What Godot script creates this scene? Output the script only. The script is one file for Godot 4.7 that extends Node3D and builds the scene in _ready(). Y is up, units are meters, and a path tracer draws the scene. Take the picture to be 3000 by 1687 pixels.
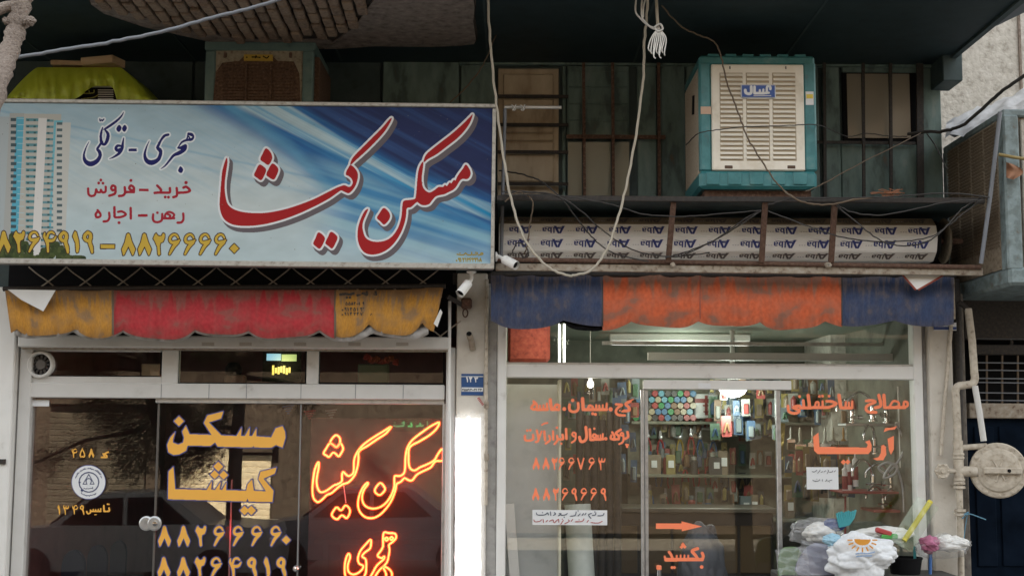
extends Node3D
# A Tehran shopfront: estate agency and building-materials shop under a dark steel-clad storey.
# World: x right, y up, shopfront glass at z = 0, street towards +z. Numbers such as (1332, 800) are
# measurements on the facade taken from the photograph; W() turns them into metres on a given plane.

const FOCAL := 3800.0
const EYE := Vector3(0, 1.75, 9.16)
var cam_basis := Basis()
var rng := RandomNumberGenerator.new()
var M := {}
var tex_cache := {}
var used := {}

class Geo:
	var v := PackedVector3Array()
	var n := PackedVector3Array()
	var uv := PackedVector2Array()
	func tri(a: Vector3, b: Vector3, c: Vector3, na := Vector3.ZERO, nb := Vector3.ZERO, nc := Vector3.ZERO, ua := Vector2.ZERO, ub := Vector2.ZERO, uc := Vector2.ZERO) -> void:
		var g := (c - a).cross(b - a)
		if g.length_squared() < 1e-18: return
		if na == Vector3.ZERO:
			na = g.normalized(); nb = na; nc = na
		if g.dot(na + nb + nc) < 0.0:
			v.append(a); v.append(c); v.append(b); n.append(na); n.append(nc); n.append(nb); uv.append(ua); uv.append(uc); uv.append(ub)
		else:
			v.append(a); v.append(b); v.append(c); n.append(na); n.append(nb); n.append(nc); uv.append(ua); uv.append(ub); uv.append(uc)
	func quad(a: Vector3, b: Vector3, c: Vector3, d: Vector3, nn := Vector3.ZERO, r := Rect2(0, 0, 1, 1)) -> void:
		# a top-left, b top-right, c bottom-right, d bottom-left seen from the front
		var m := nn if nn != Vector3.ZERO else (c - a).cross(d - b).normalized()
		if nn == Vector3.ZERO: m = -m
		tri(a, b, c, m, m, m, r.position, Vector2(r.end.x, r.position.y), r.end)
		tri(a, c, d, m, m, m, r.position, r.end, Vector2(r.position.x, r.end.y))
	func box(c: Vector3, s: Vector3, b := Basis(), ch := 0.0) -> void:
		var h := s * 0.5
		ch = minf(ch, minf(h.x, minf(h.y, h.z)) * 0.45)
		var ax := [b.x, b.y, b.z]
		var hh := [h.x, h.y, h.z]
		for i in 3:
			for sg in [-1.0, 1.0]:
				var j := (i + 1) % 3
				var k := (i + 2) % 3
				var o: Vector3 = c + ax[i] * hh[i] * sg
				var p: Vector3 = ax[j] * (hh[j] - ch)
				var q: Vector3 = ax[k] * (hh[k] - ch)
				var nn: Vector3 = ax[i] * sg
				tri(o - p - q, o + p - q, o + p + q, nn, nn, nn, Vector2(0, 0), Vector2(1, 0), Vector2(1, 1))
				tri(o - p - q, o + p + q, o - p + q, nn, nn, nn, Vector2(0, 0), Vector2(1, 1), Vector2(0, 1))
		if ch <= 0.0: return
		for i in 3:
			var j := (i + 1) % 3
			var k := (i + 2) % 3
			for sj in [-1.0, 1.0]:
				for sk in [-1.0, 1.0]:
					var e: Vector3 = ax[i] * (hh[i] - ch)
					var p1: Vector3 = c + ax[j] * hh[j] * sj + ax[k] * (hh[k] - ch) * sk
					var p2: Vector3 = c + ax[j] * (hh[j] - ch) * sj + ax[k] * hh[k] * sk
					var nn: Vector3 = (ax[j] * sj + ax[k] * sk).normalized()
					tri(p1 - e, p1 + e, p2 + e, nn, nn, nn); tri(p1 - e, p2 + e, p2 - e, nn, nn, nn)
		for sx in [-1.0, 1.0]:
			for sy in [-1.0, 1.0]:
				for sz in [-1.0, 1.0]:
					var nn: Vector3 = (b.x * sx + b.y * sy + b.z * sz).normalized()
					tri(c + b.x * hh[0] * sx + b.y * (hh[1] - ch) * sy + b.z * (hh[2] - ch) * sz, c + b.x * (hh[0] - ch) * sx + b.y * hh[1] * sy + b.z * (hh[2] - ch) * sz, c + b.x * (hh[0] - ch) * sx + b.y * (hh[1] - ch) * sy + b.z * hh[2] * sz, nn, nn, nn)
	func span(a: Vector3, b: Vector3, ch := 0.0) -> void:   # box between two corners
		box((a + b) * 0.5, (b - a).abs(), Basis(), ch)
	func bar(a: Vector3, b: Vector3, w: float, d: float, up := Vector3(0, 0, 1), ch := 0.0) -> void:
		var y := (b - a).normalized()
		var x := y.cross(up).normalized()
		var z := x.cross(y)
		box((a + b) * 0.5, Vector3(w, a.distance_to(b), d), Basis(x, y, z), ch)
	func tube(pts: Array, r, seg := 8, closed := false) -> void:
		var m := pts.size()
		if m < 2: return
		var rings := []
		var nrm := []
		var up := Vector3(0.31, 0.87, 0.38).normalized()
		for i in m:
			var t: Vector3
			if closed: t = pts[(i + 1) % m] - pts[(i - 1 + m) % m]
			else: t = pts[mini(i + 1, m - 1)] - pts[maxi(i - 1, 0)]
			t = t.normalized()
			var x := up - t * up.dot(t)
			if x.length() < 0.05: x = t.cross(Vector3(0.9, 0.1, 0.4))
			x = x.normalized(); up = x
			var y := t.cross(x)
			var rr: float = r[i] if r is Array else r
			var a := []
			var b := []
			for k in seg:
				var th := TAU * k / seg
				var d := x * cos(th) + y * sin(th)
				a.append(pts[i] + d * rr); b.append(d)
			rings.append(a); nrm.append(b)
		for i in (m if closed else m - 1):
			var i2 := (i + 1) % m
			for k in seg:
				var k2 := (k + 1) % seg
				tri(rings[i][k], rings[i2][k], rings[i2][k2], nrm[i][k], nrm[i2][k], nrm[i2][k2])
				tri(rings[i][k], rings[i2][k2], rings[i][k2], nrm[i][k], nrm[i2][k2], nrm[i][k2])
		if not closed:
			for e in [0, m - 1]:
				var nn: Vector3 = (pts[0] - pts[1]).normalized() if e == 0 else (pts[m - 1] - pts[m - 2]).normalized()
				for k in range(1, seg - 1):
					tri(rings[e][0], rings[e][k], rings[e][k + 1], nn, nn, nn)
	func lathe(prof: Array, seg: int, xf := Transform3D(), flat := false) -> void:   # prof: [r, y], axis y of xf
		for i in prof.size() - 1:
			var r0: float = prof[i][0]; var y0: float = prof[i][1]
			var r1: float = prof[i + 1][0]; var y1: float = prof[i + 1][1]
			var sl := Vector2(y1 - y0, r0 - r1).normalized()
			for k in seg:
				var t0 := TAU * k / seg
				var t1 := TAU * (k + 1) / seg
				var d0 := Vector3(cos(t0), 0, sin(t0))
				var d1 := Vector3(cos(t1), 0, sin(t1))
				if flat:
					var dm := (d0 + d1).normalized(); d0 = d0; d1 = d1
					var nf := (xf.basis * (dm * sl.x + Vector3(0, sl.y, 0))).normalized()
					tri(xf * (d0 * r0 + Vector3(0, y0, 0)), xf * (d1 * r0 + Vector3(0, y0, 0)), xf * (d1 * r1 + Vector3(0, y1, 0)), nf, nf, nf)
					tri(xf * (d0 * r0 + Vector3(0, y0, 0)), xf * (d1 * r1 + Vector3(0, y1, 0)), xf * (d0 * r1 + Vector3(0, y1, 0)), nf, nf, nf)
					continue
				var n0 := (xf.basis * (d0 * sl.x + Vector3(0, sl.y, 0))).normalized()
				var n1 := (xf.basis * (d1 * sl.x + Vector3(0, sl.y, 0))).normalized()
				tri(xf * (d0 * r0 + Vector3(0, y0, 0)), xf * (d1 * r0 + Vector3(0, y0, 0)), xf * (d1 * r1 + Vector3(0, y1, 0)), n0, n1, n1)
				tri(xf * (d0 * r0 + Vector3(0, y0, 0)), xf * (d1 * r1 + Vector3(0, y1, 0)), xf * (d0 * r1 + Vector3(0, y1, 0)), n0, n1, n0)
	func grid(nu: int, nv: int, f: Callable) -> void:   # smooth sheet; f(u, v) -> Vector3
		var p := []
		for j in nv + 1:
			for i in nu + 1: p.append(f.call(float(i) / nu, float(j) / nv))
		var nr := []
		for j in nv + 1:
			for i in nu + 1:
				var du: Vector3 = p[j * (nu + 1) + mini(i + 1, nu)] - p[j * (nu + 1) + maxi(i - 1, 0)]
				var dv: Vector3 = p[mini(j + 1, nv) * (nu + 1) + i] - p[maxi(j - 1, 0) * (nu + 1) + i]
				var c := dv.cross(du)
				nr.append(c.normalized() if c.length_squared() > 1e-16 else Vector3(0, 0, 1))
		for j in nv:
			for i in nu:
				var a := j * (nu + 1) + i
				var b := a + 1
				var c := a + nu + 2
				var d := a + nu + 1
				var u0 := float(i) / nu; var u1 := float(i + 1) / nu; var v0 := float(j) / nv; var v1 := float(j + 1) / nv
				tri(p[a], p[b], p[c], nr[a], nr[b], nr[c], Vector2(u0, v0), Vector2(u1, v0), Vector2(u1, v1))
				tri(p[a], p[c], p[d], nr[a], nr[c], nr[d], Vector2(u0, v0), Vector2(u1, v1), Vector2(u0, v1))
	func prism(poly: PackedVector2Array, depth: float, xf := Transform3D()) -> void:   # outline in xf's xy plane, front at z = 0, back at -depth
		var idx := Geometry2D.triangulate_polygon(poly)
		var f := xf.basis.z.normalized()
		for i in range(0, idx.size(), 3):
			var a := poly[idx[i]]; var b := poly[idx[i + 1]]; var c := poly[idx[i + 2]]
			tri(xf * Vector3(a.x, a.y, 0), xf * Vector3(b.x, b.y, 0), xf * Vector3(c.x, c.y, 0), f, f, f, a, b, c)
			if depth > 0.0: tri(xf * Vector3(a.x, a.y, -depth), xf * Vector3(b.x, b.y, -depth), xf * Vector3(c.x, c.y, -depth), -f, -f, -f, a, b, c)
		if depth <= 0.0: return
		var cw := Geometry2D.is_polygon_clockwise(poly)
		for i in poly.size():
			var a := poly[i]; var b := poly[(i + 1) % poly.size()]
			var e := (b - a)
			var o := Vector2(e.y, -e.x) if not cw else Vector2(-e.y, e.x)
			var nn := (xf.basis * Vector3(o.x, o.y, 0)).normalized()
			tri(xf * Vector3(a.x, a.y, 0), xf * Vector3(b.x, b.y, 0), xf * Vector3(b.x, b.y, -depth), nn, nn, nn)
			tri(xf * Vector3(a.x, a.y, 0), xf * Vector3(b.x, b.y, -depth), xf * Vector3(a.x, a.y, -depth), nn, nn, nn)
	func mesh(shift := Vector3.ZERO) -> ArrayMesh:
		var p := v
		if shift != Vector3.ZERO:
			p = PackedVector3Array()
			p.resize(v.size())
			for i in v.size(): p[i] = v[i] - shift
		var arr := []
		arr.resize(Mesh.ARRAY_MAX)
		arr[Mesh.ARRAY_VERTEX] = p; arr[Mesh.ARRAY_NORMAL] = n; arr[Mesh.ARRAY_TEX_UV] = uv
		var m := ArrayMesh.new()
		m.add_surface_from_arrays(Mesh.PRIMITIVE_TRIANGLES, arr)
		return m

# ---------------------------------------------------------------- naming, placing
func W(px: float, py: float, z := 0.0) -> Vector3:
	var d := cam_basis * Vector3((px - 1500.0) / FOCAL, (843.5 - py) / FOCAL, -1.0)
	return EYE + d * ((z - EYE.z) / d.z)

func numbered(called: String) -> String:
	if not used.has(called):
		used[called] = 0
		return called
	used[called] += 1
	return "%s_%03d" % [called, used[called]]

func thing(called: String, label: String, category: String, at := Vector3.ZERO, group := "") -> Node3D:
	var o := Node3D.new()
	o.name = numbered(called)
	add_child(o)
	o.position = at
	o.set_meta("label", label)
	o.set_meta("category", category)
	if group: o.set_meta("group", group)
	return o

func origin_of(o: Node) -> Vector3:
	var p := Vector3.ZERO
	while o is Node3D and o != self:
		p += o.position
		o = o.get_parent()
	return p

# a part: geometry given in world coordinates, stored relative to its thing
func part(called: String, g: Geo, m: Material, parent: Node, kind := "") -> MeshInstance3D:
	var o := MeshInstance3D.new()
	o.mesh = g.mesh(origin_of(parent))
	o.material_override = m
	o.name = called
	parent.add_child(o, true)
	if kind: o.set_meta("kind", kind)
	return o

# a thing that is one mesh
func solo(called: String, g: Geo, m: Material, label: String, category: String, at := Vector3.ZERO, group := "") -> MeshInstance3D:
	var o := MeshInstance3D.new()
	o.mesh = g.mesh(at)
	o.material_override = m
	o.name = numbered(called)
	add_child(o)
	o.position = at
	o.set_meta("label", label)
	o.set_meta("category", category)
	if group: o.set_meta("group", group)
	return o

func structure(called: String, g: Geo, m: Material) -> MeshInstance3D:
	var o := MeshInstance3D.new()
	o.mesh = g.mesh()
	o.material_override = m
	o.name = numbered(called)
	add_child(o)
	o.set_meta("kind", "structure")
	return o

func copy_of(o: Node3D, at: Vector3, label := "") -> Node3D:
	var c: Node3D = o.duplicate()
	var base := String(o.name)
	if base.length() > 4 and base[base.length() - 4] == "_" and base.right(3).is_valid_int(): base = base.left(base.length() - 4)
	c.name = numbered(base)
	add_child(c)
	c.position = at
	if label: c.set_meta("label", label)
	return c

# ---------------------------------------------------------------- materials
func lin(r: float, g: float, b: float) -> Color:
	return Color(r, g, b).linear_to_srgb()

func mat(r: float, g: float, b: float, rough := 0.7, metal := 0.0) -> StandardMaterial3D:
	var m := StandardMaterial3D.new()
	m.albedo_color = lin(r, g, b)
	m.roughness = rough
	m.metallic = metal
	return m

# noise picture between colour stops (linear colours), repeated in world space
func noise_tex(stops: Array, freq: float, sd: int, size := 512, stretch := Vector2.ONE, oct := 5) -> ImageTexture:
	var key := str(stops, freq, sd, size, stretch, oct)
	if tex_cache.has(key): return tex_cache[key]
	var f := FastNoiseLite.new()
	f.seed = sd
	f.noise_type = FastNoiseLite.TYPE_SIMPLEX_SMOOTH
	f.frequency = freq
	f.fractal_octaves = oct
	f.fractal_gain = 0.58
	var w := int(size * stretch.x)
	var h := int(size * stretch.y)
	var src := f.get_seamless_image(w, h)
	if stretch != Vector2.ONE: src.resize(size, size, Image.INTERPOLATE_LANCZOS)
	src.convert(Image.FORMAT_L8)
	var d := src.get_data()
	var lo := 255; var hi := 0
	for i in range(0, d.size(), 7):
		lo = mini(lo, d[i]); hi = maxi(hi, d[i])
	var lut := []
	for i in 256:
		var t := clampf(float(i - lo) / maxf(1.0, hi - lo), 0, 1) * (stops.size() - 1)
		var k := mini(int(t), stops.size() - 2)
		var c: Color = (stops[k] as Color).lerp(stops[k + 1], smoothstep(0.0, 1.0, t - k)).linear_to_srgb()
		lut.append([int(c.r * 255), int(c.g * 255), int(c.b * 255)])
	var out := PackedByteArray()
	out.resize(d.size() * 3)
	for i in d.size():
		var c: Array = lut[d[i]]
		out[i * 3] = c[0]; out[i * 3 + 1] = c[1]; out[i * 3 + 2] = c[2]
	var im := Image.create_from_data(size, size, false, Image.FORMAT_RGB8, out)
	var t2 := ImageTexture.create_from_image(im)
	tex_cache[key] = t2
	return t2

# weathered surface: stops are linear colours; metres = size of one repeat
func worn(stops: Array, freq := 0.012, metres := 1.5, rough := 0.75, metal := 0.0, sd := 1, stretch := Vector2.ONE, bump := 0.0, size := 512) -> StandardMaterial3D:
	var m := StandardMaterial3D.new()
	m.albedo_texture = noise_tex(stops, freq, sd, size, stretch)
	m.uv1_triplanar = true
	m.uv1_world_triplanar = true
	m.uv1_scale = Vector3.ONE / metres
	m.roughness = rough
	m.metallic = metal
	if bump > 0.0:
		m.heightmap_enabled = true
		m.heightmap_texture = noise_tex([Color(0, 0, 0), Color(1, 1, 1)], freq * 2.0, sd + 50, 512)
		m.heightmap_scale = bump
	return m

func C(r: float, g: float, b: float) -> Color:
	return Color(r, g, b)

func glow(r: float, g: float, b: float, e: float) -> StandardMaterial3D:
	var m := mat(0.6, 0.6, 0.6, 0.5)
	m.emission_enabled = true
	m.emission = lin(r, g, b)
	m.emission_energy_multiplier = e
	return m

func clear(alpha: float, r := 0.02, g := 0.025, b := 0.025, rough := 0.0) -> StandardMaterial3D:
	var m := mat(r, g, b, rough)
	m.albedo_color.a = alpha
	m.transparency = BaseMaterial3D.TRANSPARENCY_ALPHA
	m.metallic_specular = 0.5
	return m

# ---------------------------------------------------------------- curves and lettering
func smooth(p: PackedVector2Array, closed := true, sub := 4) -> PackedVector2Array:
	var out := PackedVector2Array()
	var m := p.size()
	for i in (m if closed else m - 1):
		var a := p[(i - 1 + m) % m] if closed or i > 0 else p[0]
		var b := p[i]
		var c := p[(i + 1) % m]
		var d := p[(i + 2) % m] if closed or i + 2 < m else p[m - 1]
		for k in sub: out.append(b.cubic_interpolate(c, a, d, float(k) / sub))
	if not closed: out.append(p[m - 1])
	return out

func curve3(p: Array, sub := 6) -> Array:
	var out := []
	var m := p.size()
	for i in m - 1:
		var a: Vector3 = p[maxi(i - 1, 0)]
		var d: Vector3 = p[mini(i + 2, m - 1)]
		for k in sub: out.append((p[i] as Vector3).cubic_interpolate(p[i + 1], a, d, float(k) / sub))
	out.append(p[m - 1])
	return out

func pts2(a: Array) -> PackedVector2Array:
	var o := PackedVector2Array()
	for i in range(0, a.size() - 1, 2): o.append(Vector2(a[i], a[i + 1]))
	return o

# shapes: ["p", [outline]] sharp, ["c", [outline]] rounded, ["s", w, [line]] pen stroke, ["v", [x, y, w ...]] swelling stroke,
# ["d", x, y, r] rhombic dot, ["o", x, y, r] round dot, ["r", x, y, radius, w] ring
func outlines(shapes: Array, org: Vector2, sc: float, grow := 0.0) -> Array:
	var out := []
	for s in shapes:
		var k: String = s[0]
		if k == "p" or k == "c":
			var p := pts2(s[1])
			if k == "c": p = smooth(p)
			var q := PackedVector2Array()
			for a in p: q.append(org + a / sc)
			if grow == 0.0: out.append(q)
			else: out.append_array(Geometry2D.offset_polygon(q, grow, Geometry2D.JOIN_ROUND))
		elif k == "d":
			var r: float = s[3] / sc
			var c := org + Vector2(s[1], s[2]) / sc
			var q := PackedVector2Array([c + Vector2(0, -r), c + Vector2(r, 0), c + Vector2(0, r), c + Vector2(-r, 0)])
			if grow == 0.0: out.append(q)
			else: out.append_array(Geometry2D.offset_polygon(q, grow, Geometry2D.JOIN_ROUND))
		elif k == "o":
			out.append(disc(org + Vector2(s[1], s[2]) / sc, s[3] / sc + grow))
		elif k == "s" or k == "v" or k == "r":
			var xy := PackedVector2Array()
			var ww := PackedFloat32Array()
			if k == "r":
				for i in 17:
					xy.append(Vector2(s[1], s[2]) + Vector2.from_angle(TAU * i / 16.0) * s[3]); ww.append(s[4])
			elif k == "s":
				xy = smooth(pts2(s[2]), false, 4)
				for i in xy.size(): ww.append(s[1])
			else:
				var a: Array = s[1]
				var p := PackedVector2Array()
				var w := PackedVector2Array()
				for i in range(0, a.size(), 3):
					p.append(Vector2(a[i], a[i + 1])); w.append(Vector2(i, a[i + 2]))
				xy = smooth(p, false, 4)
				for q in smooth(w, false, 4): ww.append(q.y)
			for i in xy.size():
				var c := org + xy[i] / sc
				var r := ww[i] * 0.5 / sc + grow
				out.append(disc(c, r))
				if i + 1 < xy.size():
					var c2 := org + xy[i + 1] / sc
					var r2 := ww[i + 1] * 0.5 / sc + grow
					var t := (c2 - c).normalized()
					var o := Vector2(-t.y, t.x)
					if c.distance_to(c2) > 0.01: out.append(PackedVector2Array([c + o * r, c2 + o * r2, c2 - o * r2, c - o * r]))
	return out

func disc(c: Vector2, r: float) -> PackedVector2Array:
	var q := PackedVector2Array()
	for i in 14: q.append(c + Vector2.from_angle(TAU * (i + 0.5) / 14.0) * r)
	return q

func rows_of(polys: Array, h: float) -> Dictionary:   # row number -> merged intervals
	var rows := {}
	for p in polys:
		var lo := INF; var hi := -INF
		for a in p:
			lo = minf(lo, a.y); hi = maxf(hi, a.y)
		for r in range(int(floor(lo / h)), int(ceil(hi / h)) + 1):
			var y := (r + 0.5) * h
			var xs := []
			var m: int = p.size()
			for i in m:
				var a: Vector2 = p[i]
				var b: Vector2 = p[(i + 1) % m]
				if (a.y <= y) != (b.y <= y): xs.append(a.x + (y - a.y) / (b.y - a.y) * (b.x - a.x))
			if xs.size() < 2: continue
			xs.sort()
			if not rows.has(r): rows[r] = []
			for i in range(0, xs.size() - 1, 2): rows[r].append([xs[i], xs[i + 1]])
	for r in rows:
		var a: Array = rows[r]
		a.sort_custom(func(x, y): return x[0] < y[0])
		var o := []
		for s in a:
			if o.size() and s[0] <= o[-1][1] + 0.01: o[-1][1] = maxf(o[-1][1], s[1])
			else: o.append([s[0], s[1]])
		rows[r] = o
	return rows

# cut-out film lettering on a plane: thin strips that follow the outlines
func letters(g: Geo, polys: Array, z: float, h := 1.0) -> void:
	var rows := rows_of(polys, h)
	for r in rows:
		for s in rows[r]:
			g.quad(W(s[0], r * h, z), W(s[1], r * h, z), W(s[1], (r + 1) * h, z), W(s[0], (r + 1) * h, z), Vector3(0, 0, 1))

func ink(im: Image, polys: Array, col: Color, to_px: Callable) -> void:
	var q := []
	for p in polys:
		var o := PackedVector2Array()
		for a in p: o.append(to_px.call(a))
		q.append(o)
	var rows := rows_of(q, 1.0)
	for r in rows:
		if r < 0 or r >= im.get_height(): continue
		for s in rows[r]:
			var x0 := clampi(int(round(s[0])), 0, im.get_width())
			var x1 := clampi(int(round(s[1])), 0, im.get_width())
			if x1 > x0: im.fill_rect(Rect2i(x0, r, x1 - x0, 1), col)

# Persian digits, drawn in a cell 150 wide and 235 high
const DIGIT := {
	"8": [["p", [54, 12, 72, 0, 90, 12, 112, 90, 148, 168, 126, 230, 112, 234, 74, 143, 32, 230, 16, 234, 2, 168, 34, 95]]],
	"2": [["p", [35, 0, 46, 20, 62, 32, 88, 30, 98, 6, 112, 0, 125, 14, 123, 52, 108, 92, 80, 106, 74, 135, 80, 222, 62, 236, 48, 224, 42, 145, 18, 88, 0, 60, 20, 12]]],
	"6": [["v", [108, 52, 22, 92, 26, 26, 65, 16, 28, 32, 38, 30, 22, 75, 32, 45, 99, 36, 90, 94, 38, 120, 76, 22]], ["v", [100, 98, 38, 62, 138, 38, 40, 175, 34, 18, 218, 24]]],
	"4": [["v", [22, 25, 20, 18, 60, 30, 38, 95, 40, 52, 140, 36, 56, 218, 26]], ["v", [48, 70, 28, 62, 30, 28, 95, 16, 30, 122, 35, 20]], ["v", [138, 62, 20, 115, 97, 32, 80, 106, 36, 50, 100, 36]]],
	"9": [["v", [55, 20, 38, 24, 50, 38, 24, 86, 38, 55, 106, 38, 84, 86, 34, 82, 40, 38, 55, 20, 38]], ["v", [82, 60, 36, 76, 125, 40, 90, 170, 42, 100, 225, 28]]],
	"1": [["p", [25, 0, 45, 15, 68, 100, 75, 170, 65, 225, 45, 235, 35, 215, 30, 130, 0, 60, 10, 30]]],
	"5": [["v", [70, 10, 30, 30, 90, 34, 14, 165, 38, 30, 210, 38, 65, 195, 34, 95, 212, 38, 122, 180, 36, 105, 100, 36, 70, 40, 36]]],
	"3": [["v", [25, 10, 20, 20, 55, 30, 40, 95, 40, 52, 140, 34, 58, 225, 24]], ["v", [30, 80, 38, 70, 75, 38, 76, 25, 22]], ["v", [70, 80, 38, 118, 80, 34, 135, 30, 24]]],
	"7": [["p", [0, 20, 25, 0, 75, 150, 120, 0, 148, 20, 95, 210, 75, 235, 55, 210]]],
	"0": [["d", 50, 160, 52]],
	"-": [["p", [0, 118, 148, 118, 148, 162, 0, 162]]],
}
# digits with their left edges at xs, given in the units of a view with origin org and scale sc
func number(text: String, xs: Array, y: float, h: float, org: Vector2, sc: float, grow := 0.0, wide := 1.0) -> Array:
	var out := []
	var k := h / 235.0
	for i in text.length():
		var ps := outlines(DIGIT[text[i]], Vector2.ZERO, 1.0, grow / k * sc)
		for p in ps:
			var q := PackedVector2Array()
			for a in p: q.append(org + (Vector2(xs[i] + a.x * k * wide, y + a.y * k)) / sc)
			out.append(q)
	return out

# box whose front face covers a rectangle of the facade at plane z1 and runs back to z0
func slab(g: Geo, px0: float, py0: float, px1: float, py1: float, z0: float, z1: float, ch := 0.0) -> void:
	var x0 := W(px0, (py0 + py1) * 0.5, z1).x
	var x1 := W(px1, (py0 + py1) * 0.5, z1).x
	var y0 := W((px0 + px1) * 0.5, py0, z1).y
	var y1 := W((px0 + px1) * 0.5, py1, z1).y
	g.span(Vector3(x0, y1, z0), Vector3(x1, y0, z1), ch)

func one(px0: float, py0: float, px1: float, py1: float, z0: float, z1: float, ch := 0.0) -> Geo:
	var g := Geo.new()
	slab(g, px0, py0, px1, py1, z0, z1, ch)
	return g

func _ready() -> void:
	rng.seed = 7
	# ---- camera
	cam_basis = Basis(Vector3(1, 0, 0), deg_to_rad(6.03)) * Basis(Vector3(0, 0, 1), deg_to_rad(0.33))
	var cam := Camera3D.new()
	cam.name = "camera"
	cam.transform = Transform3D(cam_basis, EYE)
	cam.fov = rad_to_deg(2.0 * atan(843.5 / FOCAL))
	cam.near = 0.05
	cam.far = 200.0
	add_child(cam)
	cam.current = true
	# ---- sky, exposure
	var sky_mat := ProceduralSkyMaterial.new()
	sky_mat.sky_top_color = Color(0.62, 0.64, 0.66)
	sky_mat.sky_horizon_color = Color(0.88, 0.865, 0.82)
	sky_mat.sky_curve = 0.12
	sky_mat.ground_bottom_color = Color(0.30, 0.29, 0.27)
	sky_mat.ground_horizon_color = Color(0.60, 0.60, 0.58)
	var sky := Sky.new()
	sky.sky_material = sky_mat
	var env := Environment.new()
	env.background_mode = Environment.BG_SKY
	env.sky = sky
	env.tonemap_mode = Environment.TONE_MAPPER_LINEAR
	env.tonemap_exposure = 5.7
	env.sdfgi_enabled = true
	env.ssao_enabled = true
	env.ssil_enabled = true
	var we := WorldEnvironment.new()
	we.environment = env
	add_child(we)
	# ---- sun: behind this side of the street, so the facade lies in its own shade
	var sun := DirectionalLight3D.new()
	sun.name = "sun"
	add_child(sun)
	sun.look_at_from_position(Vector3.ZERO, Vector3(0.30, -0.75, 0.85), Vector3.UP)
	sun.light_energy = 1.6
	sun.light_color = Color(1.0, 0.93, 0.80)
	sun.light_angular_distance = 0.5
	sun.shadow_enabled = true

	materials()
	setting()
	upper_storey()
	agency_shop()
	hardware_shop()
	neighbour()
	street_side()
	shop_sign()
	agency_awning()
	hardware_awning()
	shutter_roll()
	coolers()
	window_letters()
	neon()
	wares()
	agency_room()
	doorstep_goods()
	cables()
	gas_meter()
	small_things()
	branch()

func materials() -> void:
	M.frame = worn([C(.44, .42, .39), C(.56, .55, .525), C(.585, .575, .55), C(.60, .59, .565), C(.61, .60, .575)], .014, 1.9, .55, 0.0, 3)
	M.pillar = worn([C(.36, .31, .25), C(.53, .49, .425), C(.56, .52, .455), C(.58, .54, .475), C(.60, .56, .49)], .016, 1.5, .8, 0.0, 4, Vector2.ONE, .15)
	M.white = worn([C(.56, .54, .50), C(.69, .68, .65), C(.71, .70, .67), C(.72, .71, .68), C(.73, .72, .69)], .014, 1.7, .55, 0.0, 5)
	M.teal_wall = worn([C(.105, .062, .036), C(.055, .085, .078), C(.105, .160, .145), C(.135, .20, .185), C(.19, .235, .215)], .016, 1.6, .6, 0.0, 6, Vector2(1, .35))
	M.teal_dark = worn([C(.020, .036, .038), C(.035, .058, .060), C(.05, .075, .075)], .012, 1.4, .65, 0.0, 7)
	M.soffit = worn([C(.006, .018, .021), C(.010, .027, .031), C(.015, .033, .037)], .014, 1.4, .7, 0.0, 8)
	M.rust = worn([C(.05, .026, .018), C(.115, .062, .042), C(.20, .135, .10)], .03, .5, .85, .1, 9)
	M.rust_pale = worn([C(.12, .07, .045), C(.32, .27, .21), C(.42, .38, .32)], .02, .7, .8, .05, 10)
	M.iron_dark = worn([C(.02, .018, .016), C(.035, .03, .027), C(.06, .045, .035)], .03, .5, .7, .2, 11)
	M.black = mat(.008, .008, .009, .75)
	M.black.metallic_specular = .2
	M.dark_gap = mat(.012, .012, .013, .9)
	M.alu = worn([C(.36, .36, .36), C(.50, .50, .50), C(.56, .56, .55)], .015, .8, .35, .7, 12)
	M.cream_steel = worn([C(.22, .16, .10), C(.42, .34, .24), C(.50, .42, .31)], .010, 1.2, .6, 0.0, 13, Vector2(1, .4))
	M.brick = []
	for i in 4: M.brick.append(worn([C(.10 + .02 * i, .065 + .012 * i, .045 + .008 * i), C(.21 + .02 * i, .145 + .015 * i, .10 + .01 * i), C(.29, .21, .15)], .03, .6, .95, 0.0, 20 + i))
	M.plaster = worn([C(.11, .085, .07), C(.22, .175, .145), C(.30, .25, .21)], .02, .9, .95, 0.0, 15, Vector2.ONE, .4)
	M.concrete = worn([C(.34, .31, .27), C(.52, .49, .44), C(.62, .59, .54)], .03, 1.6, .95, 0.0, 16, Vector2.ONE, .6)
	M.pavement = worn([C(.16, .15, .14), C(.24, .23, .21), C(.30, .29, .27)], .02, 2.0, .95, 0.0, 17)
	M.asphalt = worn([C(.035, .035, .036), C(.052, .052, .052), C(.075, .074, .072)], .03, 2.0, .95, 0.0, 18)
	M.glass = clear(.02)
	M.glass_tint = clear(.05, .02, .018, .018)
	M.maroon = worn([C(.11, .050, .046), C(.175, .080, .076), C(.21, .10, .094)], .01, 2.0, .6, 0.0, 30)
	M.orange_film = mat(.98, .25, .115, .55)
	M.gold_film = mat(.84, .43, .07, .5)
	M.blue_film = mat(.075, .085, .26, .5)
	M.paper = mat(.72, .73, .74, .85)
	M.chrome = mat(.75, .75, .76, .12, 1.0)
	M.navy_door = worn([C(.003, .006, .012), C(.005, .010, .020), C(.008, .014, .026)], .01, 1.5, .85, 0.0, 31)
	M.navy_door.metallic_specular = .15
	M.pipe = worn([C(.17, .13, .095), C(.42, .365, .29), C(.50, .445, .365), C(.55, .50, .42)], .02, .6, .7, 0.0, 32, Vector2.ONE, .1)
	M.wire_dark = mat(.035, .032, .030, .7)
	M.wire_grey = mat(.16, .17, .19, .6)
	M.wire_cream = mat(.40, .36, .29, .65)
	M.wire_brown = mat(.12, .085, .055, .7)

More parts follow.
